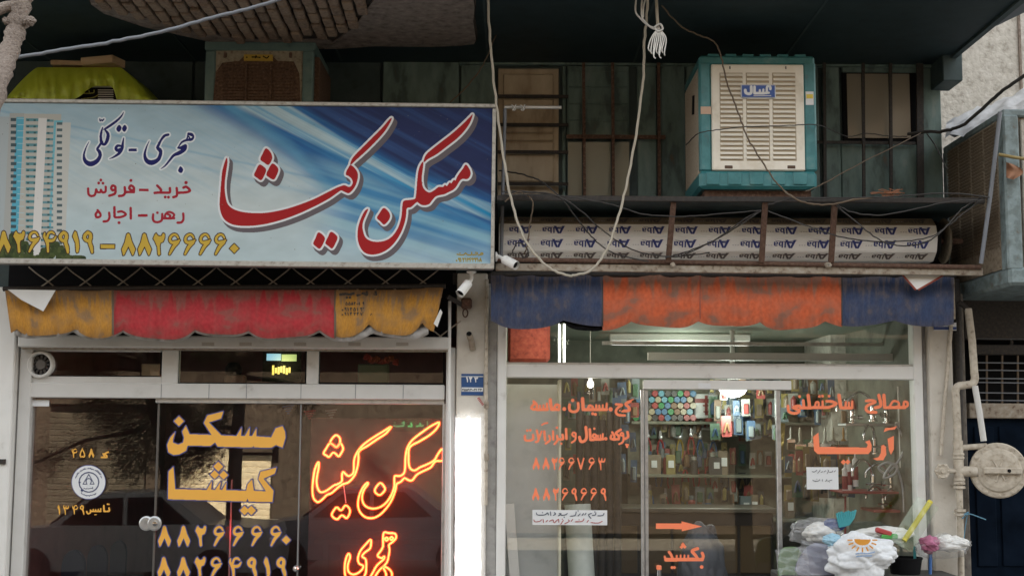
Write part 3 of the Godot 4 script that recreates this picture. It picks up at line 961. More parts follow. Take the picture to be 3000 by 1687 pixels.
func print_face(w: int, h: int, mid: Vector3, bs: Basis, sw: float, sh: float) -> Image:
	# background: pale sky of blue swooshes, computed small and enlarged
	var lw := 640
	var lh := int(lw * h / float(w))
	var small := Image.create(lw, lh, false, Image.FORMAT_RGB8)
	var fz := mid.z
	var nz := FastNoiseLite.new()
	nz.seed = 5; nz.frequency = .012; nz.fractal_octaves = 3
	for y in lh:
		for x in lw:
			var u := float(x) / lw
			var v := float(y) / lh
			# photograph coordinates on the face, 0..1450 across and 300..790 down
			var px := -70 + u * 1520.0
			var py := 298 + v * 485.0
			var ya := along([[560, 215], [700, 300], [1000, 448], [1250, 568], [1460, 645]], px)
			var yb := along([[640, 140], [840, 295], [1000, 395], [1200, 508], [1460, 596]], px)
			var yl := along([[-80, 235], [300, 255], [500, 292], [760, 425], [900, 530], [1040, 640], [1300, 800], [1500, 900]], px)
			# streaks run with the swooshes: noise stretched along the slope
			var across := py - .55 * px
			var st := nz.get_noise_2d(across * 2.2, (px + py) * .05)
			var st2 := nz.get_noise_2d(across * 6.0 + 300, (px + py) * .04)
			var col := C(.50, .585, .60).lerp(C(.30, .46, .56), smoothstep(430.0, 300.0, py - px * .14) * .65)
			col = col.lerp(C(.30, .47, .58), clampf(st2 * 1.6, 0, 1) * .35 * smoothstep(640.0, 480.0, py))
			# two thin blue lines across the pale end
			for s in [[325.0, .21, 4.0, .45], [352.0, .235, 7.0, .30], [560.0, .06, 40.0, -.10]]:
				var dd: float = (py - (s[0] + px * s[1])) / s[2]
				col = col.lerp(C(.16, .36, .52), exp(-dd * dd) * s[3])
			# deep blue body
			var db := smoothstep(-15.0, 75.0, yl - py)
			col = col.lerp(C(.014, .105, .30).lerp(C(.032, .20, .41), clampf(.5 + st * 1.6, 0, 1)), db)
			# mid veil: a pale translucent fold inside the blue
			var ym := along([[560, 215], [660, 300], [850, 432], [965, 545], [1080, 600], [1200, 640]], px)
			var vm := smoothstep(-46.0, -2.0, py - ym) * smoothstep(30.0, 0.0, py - ym)
			col = col.lerp(C(.13, .36, .52), vm * .6 * smoothstep(1150.0, 950.0, px))
			# bright veil
			var t := (py - yb) / maxf(20.0, ya - yb)
			if t > -.25 and t < 1.3:
				var k := smoothstep(-.12, .10, t) * smoothstep(1.18, .92, t)
				var bright := C(.40, .55, .60).lerp(C(.10, .34, .54), smoothstep(930.0, 1300.0, px) * .75 + clampf(st * 1.8, -.3, .6))
				col = col.lerp(bright, k * .8)
				col = col.lerp(C(.46, .62, .66), k * clampf(st2 * 1.5, 0, .5))
			# navy corner
			var nv := smoothstep(0.0, 46.0, yb - py)
			col = col.lerp(C(.010, .020, .092).lerp(C(.022, .065, .20), clampf(.35 + st * 1.4, 0, 1)), nv)
			# lower fans
			if px > 830 and py > ya - 10:
				var k2 := smoothstep(0.0, 60.0, py - ya) * smoothstep(840.0, 1060.0, px)
				var fan := clampf(.5 + 1.5 * nz.get_noise_2d((py - .30 * px) * 1.6 + 90, px * .03), 0, 1)
				col = col.lerp(C(.055, .235, .45).lerp(C(.24, .47, .58), fan), k2 * .9)
			var pale := smoothstep(610.0, 770.0, py + clampf((900 - px) * .10, -45.0, 60.0))
			col = col.lerp(C(.47, .575, .60), pale * lerpf(.95, .62, smoothstep(900.0, 1350.0, px)))
			col *= 1.0 + nz.get_noise_2d(px * .6, py * 1.4) * .10
			# handled, sun-bleached print: faint grime
			col = col.lerp(C(.46, .45, .42), .04) * .90
			small.set_pixel(x, y, col.linear_to_srgb())
	small.resize(w, h, Image.INTERPOLATE_CUBIC)
	var im := small
	var top_left := mid - bs.x * sw * .5 + bs.y * sh * .5 + bs.z * .006
	var to_px := func(p: Vector2) -> Vector2:
		var d := cam_basis * Vector3((p.x - 1500.0) / FOCAL, (843.5 - p.y) / FOCAL, -1.0)
		var q := EYE + d * ((mid - EYE).dot(bs.z) / d.dot(bs.z))
		var r := q - top_left
		return Vector2(r.dot(bs.x) / sw * w, -r.dot(bs.y) / sh * h)
	tower(im, to_px)
	var s := func(r: float, g: float, b: float) -> Color: return C(r, g, b).linear_to_srgb()
	var o1 := Vector2(620, 310)
	var o2 := Vector2(1000, 310)
	# big red lettering: grey offset print, white rim, red body
	for st in [[Vector2(9, 12), 8.0, s.call(.13, .11, .12)], [Vector2.ZERO, 6.5, s.call(.66, .67, .68)], [Vector2.ZERO, 0.6, s.call(.34, .020, .022)]]:
		ink(im, outlines(KISHA, o1 + st[0], 3.15, st[1]), st[2], to_px)
		ink(im, outlines(MASKAN, o2 + st[0], 3.151, st[1]), st[2], to_px)
		if st[0] != Vector2.ZERO:
			for k in [.35, .7]:
				ink(im, outlines(KISHA, o1 + st[0] * k, 3.15, 7.0), st[2], to_px)
				ink(im, outlines(MASKAN, o2 + st[0] * k, 3.151, 7.0), st[2], to_px)
	var o3 := Vector2(220, 310)
	ink(im, outlines(NAMES, o3, 4.025, 4.5), s.call(.66, .69, .70), to_px)
	ink(im, outlines(NAMES, o3, 4.025), s.call(.018, .020, .11), to_px)
	ink(im, outlines(TRADE, o3, 4.025), s.call(.33, .022, .035), to_px)
	# telephone numbers, gold with a dark rim
	var o4 := Vector2(0, 660)
	for st in [[1.9, s.call(.05, .025, .02)], [-.7, s.call(.52, .35, .055)]]:
		ink(im, number("88264919", [-200, -38, 132, 285, 443, 608, 755, 862], 50, 238, o4, 3.578, st[0]), st[1], to_px)
		ink(im, number("-", [1050], 75, 238, o4, 3.578, st[0]), st[1], to_px)
		ink(im, number("88266660", [1268, 1437, 1600, 1756, 1918, 2078, 2240, 2402], 74, 240, o4, 3.578, st[0]), st[1], to_px)
	# the printer's own small line in the corner
	var o5 := Vector2(1335, 735)
	var sc := 2.4
	var word := [["s", 9, [10, 20, 40, 26, 60, 22]], ["s", 9, [60, 22, 70, 12, 84, 24, 110, 24, 112, 6]], ["s", 9, [120, 24, 150, 20, 150, 8]], ["s", 9, [160, 26, 190, 20, 186, 10, 176, 14]], ["o", 30, 12, 5], ["o", 140, 8, 5]]
	ink(im, outlines(word, o5, sc), s.call(.30, .22, .04), to_px)
	ink(im, number("09121343218", [0, 16, 30, 46, 66, 78, 94, 114, 132, 150, 164], 44, 30, o5, sc, .4), s.call(.30, .22, .04), to_px)
	# flaked and fly-specked spots
	for i in 90:
		var p := Vector2i(rng.randi() % w, rng.randi() % h)
		im.fill_rect(Rect2i(p, Vector2i(1 + rng.randi() % 3, 1 + rng.randi() % 3)), s.call(.16, .15, .13))
	return im

# the tall apartment block printed at the sign's end, with treetops below
func tower(im: Image, to_px: Callable) -> void:
	var s := func(r: float, g: float, b: float) -> Color: return C(r, g, b).linear_to_srgb()
	var block := func(x0: float, y0: float, x1: float, y1: float, col: Color) -> void:
		var a: Vector2 = to_px.call(Vector2(x0, y0))
		var b: Vector2 = to_px.call(Vector2(x1, y1))
		im.fill_rect(Rect2i(Vector2i(a), Vector2i((b - a).ceil())), col)
	block.call(-66, 340, 30, 745, s.call(.36, .40, .41))
	block.call(28, 330, 48, 752, s.call(.36, .37, .35))
	block.call(48, 342, 72, 752, s.call(.10, .36, .47))
	block.call(70, 332, 158, 752, s.call(.42, .41, .37))
	block.call(158, 352, 164, 752, s.call(.16, .42, .50))
	block.call(164, 358, 188, 752, s.call(.48, .48, .45))
	for k in 22:
		var y := 345.0 + k * 18.4
		block.call(31, y, 46, y + 9, s.call(.06, .09, .10))
		block.call(166, y + 12, 181, y + 20, s.call(.09, .13, .14))
		block.call(50, y, 70, y + 2, s.call(.36, .50, .54))
		block.call(75, y + 1, 112, y + 9, s.call(.10, .24, .27))
		block.call(118, y + 4, 155, y + 11, s.call(.12, .25, .28))
		block.call(72, y + 10, 158, y + 12, s.call(.40, .39, .36))
		for j in 4: block.call(78 + j * 20, y + 4, 84 + j * 20, y + 9, s.call(.04, .10, .11))
	block.call(112, 345, 116, 750, s.call(.60, .59, .56))
	var leaf := RandomNumberGenerator.new()
	leaf.seed = 3
	for i in 620:
		var x := leaf.randf_range(-66, 245)
		var lim := 26.0 + 26.0 * sin(x * .05) + (34.0 if x > 30 and x < 90 else 0.0) - maxf(0, x - 190) * .5
		var y := 758.0 - leaf.randf() * clampf(lim, 4, 70)
		var k := leaf.randf()
		ink(im, [disc(Vector2(x, y), leaf.randf_range(3, 9))], s.call(.03 + .05 * k, .045 + .055 * k, .02 + .015 * k), to_px)

# ---------------------------------------------------------------- the building-materials shop
func hardware_shop() -> void:
	var s := thing("hardware_shop", "building materials shop front with white frame and lit interior", "shop", Vector3(1.5, 0, 0))
	var xl := W(1452, 1244, 0).x
	var xr := W(2740, 1244, 0).x
	var zb := -3.0
	var wall := worn([C(.07, .075, .06), C(.12, .125, .10), C(.16, .165, .135)], .01, 1.6, .8, 0.0, 35)
	var g := Geo.new()
	g.span(Vector3(xl - .02, -.02, zb), Vector3(xl + .08, 2.62, -.31)); part("side_wall", g, wall, s)
	g = Geo.new(); g.span(Vector3(xr - .10, -.02, zb), Vector3(xr, 2.62, -.06)); part("side_wall", g, wall, s)
	g = Geo.new(); g.span(Vector3(xl - .02, -.02, zb - .1), Vector3(xr, 2.62, zb)); part("back_wall", g, wall, s)
	g = Geo.new(); g.span(Vector3(xl, -.06, zb), Vector3(xr, 0, 0)); part("floor", g, mat(.10, .10, .09, .4), s)
	g = Geo.new(); g.span(Vector3(xl, 2.54, zb), Vector3(xr, 2.62, -.06)); part("ceiling", g, mat(.20, .22, .175, .8), s)
	part("head_panel", one(1440, 770, 2760, 905, -.06, -.02), M.black, s)
	var f = M.white
	part("transom_rail", one(1481, 1070, 2690, 1109, -.05, .05, .006), f, s)
	part("transom_groove", one(1481, 1064, 2690, 1071, -.03, .03, .002), M.alu, s)
	part("post", one(2690, 900, 2716, 2050, -.06, .06, .006), f, s)
	part("post", one(2716, 900, 2736, 2050, -.06, .03, .003), worn([C(.28, .27, .26), C(.40, .39, .38)], .02, 1.0, .6, 0.0, 33), s)
	part("pane", one(1481, 900, 2690, 1066, -.008, .0), M.glass, s)
	part("bottom_rail", one(1481, 1900, 2690, 2060, -.05, .03, .005), M.alu, s)
	part("pane", one(1481, 1109, 1884, 1900, -.010, -.002), M.glass, s)
	part("pane", one(2294, 1109, 2690, 1900, -.010, -.002), M.glass, s)
	# door with its header
	part("door_header", one(1886, 1114, 2320, 1141, -.04, .035, .004), f, s)
	var door := part("door", one(1900, 1141, 2281, 1900, -.014, -.004), M.glass, s)
	part("jamb", one(1880, 1141, 1889, 2050, -.03, .02, .002), M.alu, s)
	part("jamb", one(1891, 1141, 1901, 2050, -.03, .012, .002), M.alu, s)
	part("jamb", one(2281, 1141, 2294, 2050, -.03, .02, .003), M.alu, s)
	g = Geo.new()
	g.tube([W(1932, 1668, .05), W(1932, 1860, .05)], .016, 14)
	var hd := part("pull_bar", g, M.chrome, door)
	g = Geo.new(); slab(g, 1925, 1657, 1939, 1670, .03, .068, .004)
	part("tip", g, M.orange_film, door)
	part("header_label", one(2047, 1122, 2083, 1138, .03, .0375), M.paper, s)
	# side pane edge and grey back board of the display
	part("glass_edge", one(1637, 1112, 1644, 1900, -.30, -.02), mat(.55, .54, .42, .3), s)
	part("display_board", one(1470, 1126, 1640, 1900, -.31, -.28), worn([C(.42, .44, .44), C(.54, .56, .555), C(.58, .60, .595)], .012, 1.6, .7, 0.0, 36), s)
	# rail and lamp tubes seen through the transom pane
	part("ceiling_rail", one(1765, 1002, 2690, 1012, -.9, -.86), M.alu, s)
	part("ceiling_rail", one(1900, 1034, 2690, 1056, -.7, -.62), M.frame, s)
	var lamp := glow(.95, 1.0, .86, .35)
	for x in [1636, 1650]:
		var t := solo("fluorescent_tube", one(x, 948, x + 7, 1064, -.35, -.33, .004), lamp, "upright lit fluorescent tube behind the hardware transom pane", "lamp", W(x + 3, 1064, -.34), "lit tubes behind the transom")
	light_at(W(1645, 1000, -.25), .03, Color(1, 1, .9), .06)
	# dome lamp and spiral bulb inside
	var lp := thing("dome_lamp", "glowing white dome lamp on the hardware shop ceiling", "lamp", W(2148, 1128, -1.5))
	g = Geo.new()
	var c := W(2148, 1138, -1.5)
	g.lathe([[0.001, -.075], [.05, -.068], [.09, -.045], [.115, -.01], [.12, .03]], 24, Transform3D(Basis(), c))
	part("shade", g, glow(1, 1, .95, 1.2), lp)
	g = Geo.new(); g.lathe([[.12, .03], [.05, .06], [.02, .10], [.02, 2.535 - c.y]], 16, Transform3D(Basis(), c)); part("fitting", g, M.white, lp)
	light_at(c + Vector3(0, -.16, 0), .10, Color(.95, 1, .93), .1)
	lp = thing("spiral_bulb", "small glowing bulb hanging inside the hardware window", "lamp", W(1730, 1108, -.8))
	g = Geo.new(); c = W(1730, 1122, -.8)
	g.lathe([[0.001, -.038], [.020, -.030], [.026, -.01], [.020, .012], [.012, .022]], 14, Transform3D(Basis(), c)); part("bulb", g, glow(1, 1, .95, 1.0), lp)
	g = Geo.new(); g.lathe([[.014, .020], [.014, .06], [.003, .07], [.003, 2.535 - c.y]], 10, Transform3D(Basis(), c)); part("socket", g, M.white, lp)
	light_at(c + Vector3(0, -.06, .05), .02, Color(1, .97, .88), .03)
	light_at(Vector3((xl + xr) * .5, 2.3, -1.9), .055, Color(.94, 1, .92), .2)
	var tb := thing("ceiling_tube_lamp", "long tube lamp at the back of the hardware shop ceiling", "lamp", Vector3((xl + xr) * .5, 2.45, -1.9))
	g = Geo.new(); g.box(Vector3((xl + xr) * .5, 2.50, -1.9), Vector3(1.2, .06, .09), Basis(), .006); part("housing", g, M.white, tb)
	g = Geo.new(); g.tube([Vector3((xl + xr) * .5 - .58, 2.445, -1.9), Vector3((xl + xr) * .5 + .58, 2.445, -1.9)], .013, 10); part("tube", g, glow(1, 1, .92, .4), tb)

func light_at(p: Vector3, e: float, col: Color, size: float) -> void:
	var l := OmniLight3D.new()
	l.position = p
	l.light_energy = e
	l.light_color = col
	l.light_size = size
	l.omni_range = 12.0
	l.omni_attenuation = 2.0
	l.shadow_enabled = true
	add_child(l)

func neighbour() -> void:
	# pale rendered wall of the next house, set back
	var c := thing("rendered_building", "tall house with rough pale rendered wall set back beside the shops", "building", Vector3(6, -.4, -3))
	var g := Geo.new()
	g.span(Vector3(2.75, -.4, -8), Vector3(14, 12, -2.0)); part("wall", g, M.concrete, c)
	g = Geo.new(); var p := W(2985, 60, -1.98)
	g.span(Vector3(p.x, 1, -2.0), Vector3(p.x + .02, 12, -1.98)); part("render_joint", g, M.plaster, c)
	# the dark shop next door
	var n := thing("neighbouring_shop", "dark closed shop with navy steel door and barred fanlight", "shop", Vector3(3.6, 0, -.2))
	part("end_pier", one(2736, 930, 2806, 2060, -.5, .10, .008), M.pillar, n)
	part("back_wall", one(2800, 780, 3300, 2060, -.62, -.55), M.black, n)
	g = Geo.new(); g.span(Vector3(W(2800, 900, -.5).x, 2.4, -2.0), Vector3(8, 2.9, -.30)); part("lintel", g, M.iron_dark, n)
	part("reveal", one(2806, 860, 2842, 2060, -.55, -.05, .006), worn([C(.07, .06, .05), C(.16, .14, .12), C(.22, .2, .17)], .02, .9, .85, 0.0, 37), n)
	part("mid_rail", one(2842, 1182, 3200, 1226, -.40, -.30, .006), M.rust_pale, n)
	part("upper_rail", one(2858, 1010, 3200, 1040, -.40, -.32, .006), M.iron_dark, n)
	part("door", one(2842, 1226, 3200, 2060, -.42, -.36, .004), M.navy_door, n)
	for r in [[2862, 1250, 2920, 1660], [2935, 1250, 3200, 1660]]:
		part("door_panel", one(r[0], r[1], r[2], r[3], -.37, -.345, .008), M.navy_door, n)
	for x in [2893, 2938, 2984, 3030]:
		g = Geo.new(); g.bar(W(x, 1182, -.34), W(x, 1040, -.34), .012, .012); part("grille_bar", g, M.wire_brown, n)
	for y in [1062, 1084, 1108, 1120, 1150, 1172]:
		g = Geo.new(); g.bar(W(2858, y, -.33), W(3100, y + 3, -.33), .008, .008); part("grille_bar", g, M.wire_grey, n)
	for y in [878, 915, 940, 960, 992]:
		g = Geo.new(); g.bar(W(2850, y, -.33), W(3100, y + 3, -.33), .008, .008); part("grille_bar", g, M.wire_grey, n)
	g = Geo.new(); g.bar(W(2965, 1010, -.34), W(2963, 860, -.34), .02, .02); part("grille_bar", g, M.iron_dark, n)

# ---------------------------------------------------------------- across the street: what the glass mirrors
func street_side() -> void:
	var b := thing("shuttered_building", "sunlit building across the street with cream roller shutters", "building", Vector3(0, -.3, 18))
	var g := Geo.new()
	var stone := worn([C(.035, .026, .02), C(.065, .05, .04), C(.09, .07, .055)], .02, 2.4, .9, 0.0, 40)
	g.span(Vector3(-30, -.4, 17.2), Vector3(30, 9, 24)); part("wall", g, stone, b)
	var slat := worn([C(.68, .59, .43), C(.78, .69, .52), C(.80, .72, .55)], .01, 2.0, .7, 0.0, 41)
	var shade_slat := worn([C(.055, .046, .036), C(.085, .073, .057), C(.10, .088, .07)], .01, 2.0, .7, 0.0, 41)  # dim copy of the slat paint: the end shutter's shade put into colour
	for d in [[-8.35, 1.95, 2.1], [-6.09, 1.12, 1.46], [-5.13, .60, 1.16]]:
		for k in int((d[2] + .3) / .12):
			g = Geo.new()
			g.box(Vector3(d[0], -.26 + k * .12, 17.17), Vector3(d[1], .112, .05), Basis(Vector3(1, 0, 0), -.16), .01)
			part("shutter_slat", g, slat if d[0] > -7.0 else shade_slat, b)
		g = Geo.new(); g.span(Vector3(d[0] - d[1] * .5 - .05, d[2] + .02, 16.95), Vector3(d[0] + d[1] * .5 + .05, d[2] + .42, 17.2)); part("shutter_box", g, stone, b)
	for k in 9:
		g = Geo.new(); g.span(Vector3(-12 + k * 3, 4.2, 17.12), Vector3(-10.4 + k * 3, 5.9, 17.2), .02); part("window", g, M.black, b)
	g = Geo.new(); g.span(Vector3(-30, 3.5, 16.4), Vector3(30, 3.75, 17.2)); part("cornice", g, stone, b)
	# pines along the far pavement
	var bark := worn([C(.03, .022, .016), C(.065, .048, .036), C(.09, .07, .055)], .03, .6, .95, 0.0, 42)
	var needles := worn([C(.012, .022, .009), C(.03, .05, .018), C(.05, .07, .025)], .03, .8, .8, 0.0, 43)
	var spots := [[-4.24, 11.0, .14, "straight trunked dark pine across the street from the agency"], [-5.5, 11.0, .13, "leaning dark pine with low hanging needle clumps across the street"], [3.6, 11.0, .16, "dark pine across the street from the hardware shop"]]
	for i in spots.size():
		var t := thing("pine_tree", spots[i][3], "tree", Vector3(spots[i][0], -.66, spots[i][1]), "pines across the street")
		var o := t.position
		var lean := -.16 if i == 1 else .02
		g = Geo.new()
		g.tube(curve3([o, o + Vector3(-lean * 1.2, 1.6, 0), o + Vector3(lean * 2, 3.6, .1), o + Vector3(lean * 4, 6.5, .2)], 4), range(13).map(func(k): return spots[i][2] * (1.0 - k * .055)), 10)
		part("trunk", g, bark, t)
		g = Geo.new()
		var lr := RandomNumberGenerator.new(); lr.seed = 60 + i
		var ends := []
		for k in 14:
			var h := lr.randf_range(2.3, 6.3)
			var a := lr.randf() * TAU
			var st := o + Vector3(lean * h * .6, h, .1)
			var en := st + Vector3(cos(a), lr.randf_range(-.45, .1), sin(a) * .7) * lr.randf_range(.9, 2.0)
			g.tube([st, st.lerp(en, .5) + Vector3(0, .12, 0), en], [.05, .03, .015], 6)
			ends.append(st.lerp(en, .55)); ends.append(st.lerp(en, .8)); ends.append(en)
		part("limb", g, bark, t)
		if i == 1:
			for q in [[470, 1255], [500, 1205], [540, 1320], [565, 1345], [600, 1330], [520, 1365], [455, 1210], [380, 1230], [330, 1260], [355, 1310], [400, 1330], [300, 1215], [420, 1200], [480, 1330], [560, 1300], [590, 1290], [530, 1280], [505, 1270], [545, 1385], [575, 1368], [620, 1310], [610, 1255], [640, 1230], [660, 1290], [560, 1230], [440, 1290], [395, 1270], [350, 1230], [430, 1360], [385, 1380]]:
				ends.append(Vector3((q[0] - 1500) * 20.2 / FOCAL, 1.75 + (1244 - q[1]) * 20.2 / FOCAL, 11.0 + lr.randf_range(-.3, .3)))
		if i == 0:
			for q in [[620, 1040], [700, 1060], [250, 1050], [300, 1080]]:
				ends.append(Vector3((q[0] - 1500) * 20.2 / FOCAL, 1.75 + (1244 - q[1]) * 20.2 / FOCAL, 11.0))
		g = Geo.new()
		for e in ends:
			for k in 320:
				var dv := Vector3(lr.randfn(), lr.randfn() * .8, lr.randfn()).normalized()
				var st: Vector3 = e + Vector3(lr.randfn(), lr.randfn(), lr.randfn()) * .13
				var sd := dv.cross(Vector3(lr.randf(), .5, lr.randf())).normalized() * .006
				g.tri(st - sd, st + sd, st + dv * lr.randf_range(.10, .24) + Vector3(0, -.03, 0))
		part("crown", g, needles, t)
	car(Vector3(-5.6, -.66, 10.6), mat(.26, .26, .255, .25), "pale saloon car parked across from the agency door")
	car(Vector3(-2.2, -.66, 12.4), mat(.22, .23, .245, .25), "silver grey saloon car parked beyond the pale one")

func car(o: Vector3, paint: Material, label: String) -> void:
	var t := thing("parked_car", label, "car", o, "cars parked across the street")
	var body := pts2([-2.15, .30, -2.18, .62, -2.0, .78, -1.25, .88, -.55, 1.36, .55, 1.40, 1.25, .98, 2.05, .90, 2.15, .62, 2.12, .30])
	var g := Geo.new()
	var low := pts2([-2.15, .28, -2.18, .62, -2.0, .78, -1.2, .90, 1.2, .96, 2.05, .90, 2.15, .62, 2.12, .28])
	g.prism(low, 1.62, Transform3D(Basis(), o + Vector3(0, 0, .81)))
	part("body", g, paint, t)
	g = Geo.new()
	var cab := pts2([-1.15, .88, -.55, 1.34, -.45, 1.38, .5, 1.41, .62, 1.38, 1.2, .94])
	g.prism(cab, 1.36, Transform3D(Basis(), o + Vector3(0, 0, .68)))
	part("cabin", g, paint, t)
	for sd in [-1.0, 1.0]:
		var z: float = o.z + sd * .685
		for w in [[-.95, .93, -.5, 1.30, -.05, 1.33, -.05, .93], [.02, .93, .02, 1.33, .5, 1.34, .95, .95]]:
			g = Geo.new()
			g.prism(pts2(w), .012, Transform3D(Basis(), Vector3(o.x, o.y, z + .006)))
			part("window", g, M.black, t)
		for x in [-1.32, 1.32]:
			g = Geo.new()
			g.lathe([[.001, .1], [.2, .1], [.3, .09], [.31, .0], [.31, -.1]], 22, Transform3D(Basis(Vector3(1, 0, 0), Vector3(0, 0, sd), Vector3(0, -sd, 0)), o + Vector3(x, .31, sd * .74)))
			part("wheel", g, M.black, t)
	for e in [[-2.16, .64], [2.12, .70]]:
		for zz in [-.55, .55]:
			g = Geo.new(); g.box(o + Vector3(e[0], e[1], zz), Vector3(.06, .13, .34), Basis(), .02); part("lamp", g, M.chrome, t)
	g = Geo.new(); g.prism(pts2([-1.10, .93, -.58, 1.33, -.60, 1.34, -1.13, .93]), 1.2, Transform3D(Basis(), o + Vector3(-.02, 0, .6))); part("windscreen", g, M.black, t)

# ---------------------------------------------------------------- awnings
func scallop(px: float, cusps: Array, y_cusp: float, y_low: float) -> float:
	for i in cusps.size() - 1:
		if px >= cusps[i] and px <= cusps[i + 1]:
			var t: float = (px - cusps[i]) / (cusps[i + 1] - cusps[i]) * 2.0 - 1.0
			# each lobe hangs a little differently
			var low: float = y_low + 5.0 * sin(i * 2.3 + y_low) + 4.0 * sin(px * .021 + i)
			var cu: float = y_cusp + 7.0 * sin((i + (1 if t > 0 else 0)) * 3.1)
			return lerpf(low, cu, pow(absf(t), 3.6 if i % 2 else 2.6))
	return y_low

func cloth(px0: float, px1: float, cusps: Array, ytop: Callable, y_cusp: float, y_low: float, zf: Callable, skew := Vector2.ZERO) -> Geo:
	var g := Geo.new()
	var nu := maxi(12, int((px1 - px0) / 6.0))
	g.grid(nu, 22, func(u: float, v: float) -> Vector3:
		var px := lerpf(px0, px1, u)
		var y0: float = ytop.call(px)
		var y1 := scallop(px, cusps, y_cusp, y_low) + (px - 700) * .002
		var py := lerpf(y0, y1, v)
		var shx := lerpf(skew.x * (1.0 - u), 0.0, 0.0) * v + skew.y * u * v
		return W(px + shx, py, zf.call(px, v)))
	return g

# canvas print with settled dust: thick and ragged along the top, streaks and smudges further down
func dirty_cloth(r: float, g: float, b: float, sd: int, heavy := 1.0) -> StandardMaterial3D:
	var w := 640
	var h := 128
	var n := FastNoiseLite.new(); n.seed = sd; n.frequency = .013; n.fractal_octaves = 4; n.fractal_gain = .42
	var im := Image.create(w, h, false, Image.FORMAT_RGB8)
	var base := C(r, g, b)
	for y in h:
		for x in w:
			var v := float(y) / h
			var streak := n.get_noise_2d(x * 2.6, y * .35)
			var blot := n.get_noise_2d(x * .7 + 500, y * 1.3)
			var fine := n.get_noise_2d(x * 6.0, y * 5.0 + 90)
			var band := smoothstep(.30 + streak * .55, .06 + streak * .25, v)
			var low := smoothstep(.90 + blot * .25, 1.0, v)
			var a := clampf(band * .80 + clampf(blot * .9 + .22, 0, 1) * .50 + clampf(streak * .9 + .1, 0, 1) * .30 + low * .30, 0, .9) * heavy
			var c := base.lerp(C(.185, .140, .105), a)
			c = c.lerp(C(.05, .04, .035), clampf((blot * .7 + fine * .4) * .9 - .10, 0, .28) * heavy)
			c *= 1.0 + fine * .22
			im.set_pixel(x, y, c.linear_to_srgb())
	var m := StandardMaterial3D.new()
	m.albedo_texture = ImageTexture.create_from_image(im)
	m.texture_repeat = false
	m.roughness = .75
	m.metallic_specular = .3
	return m

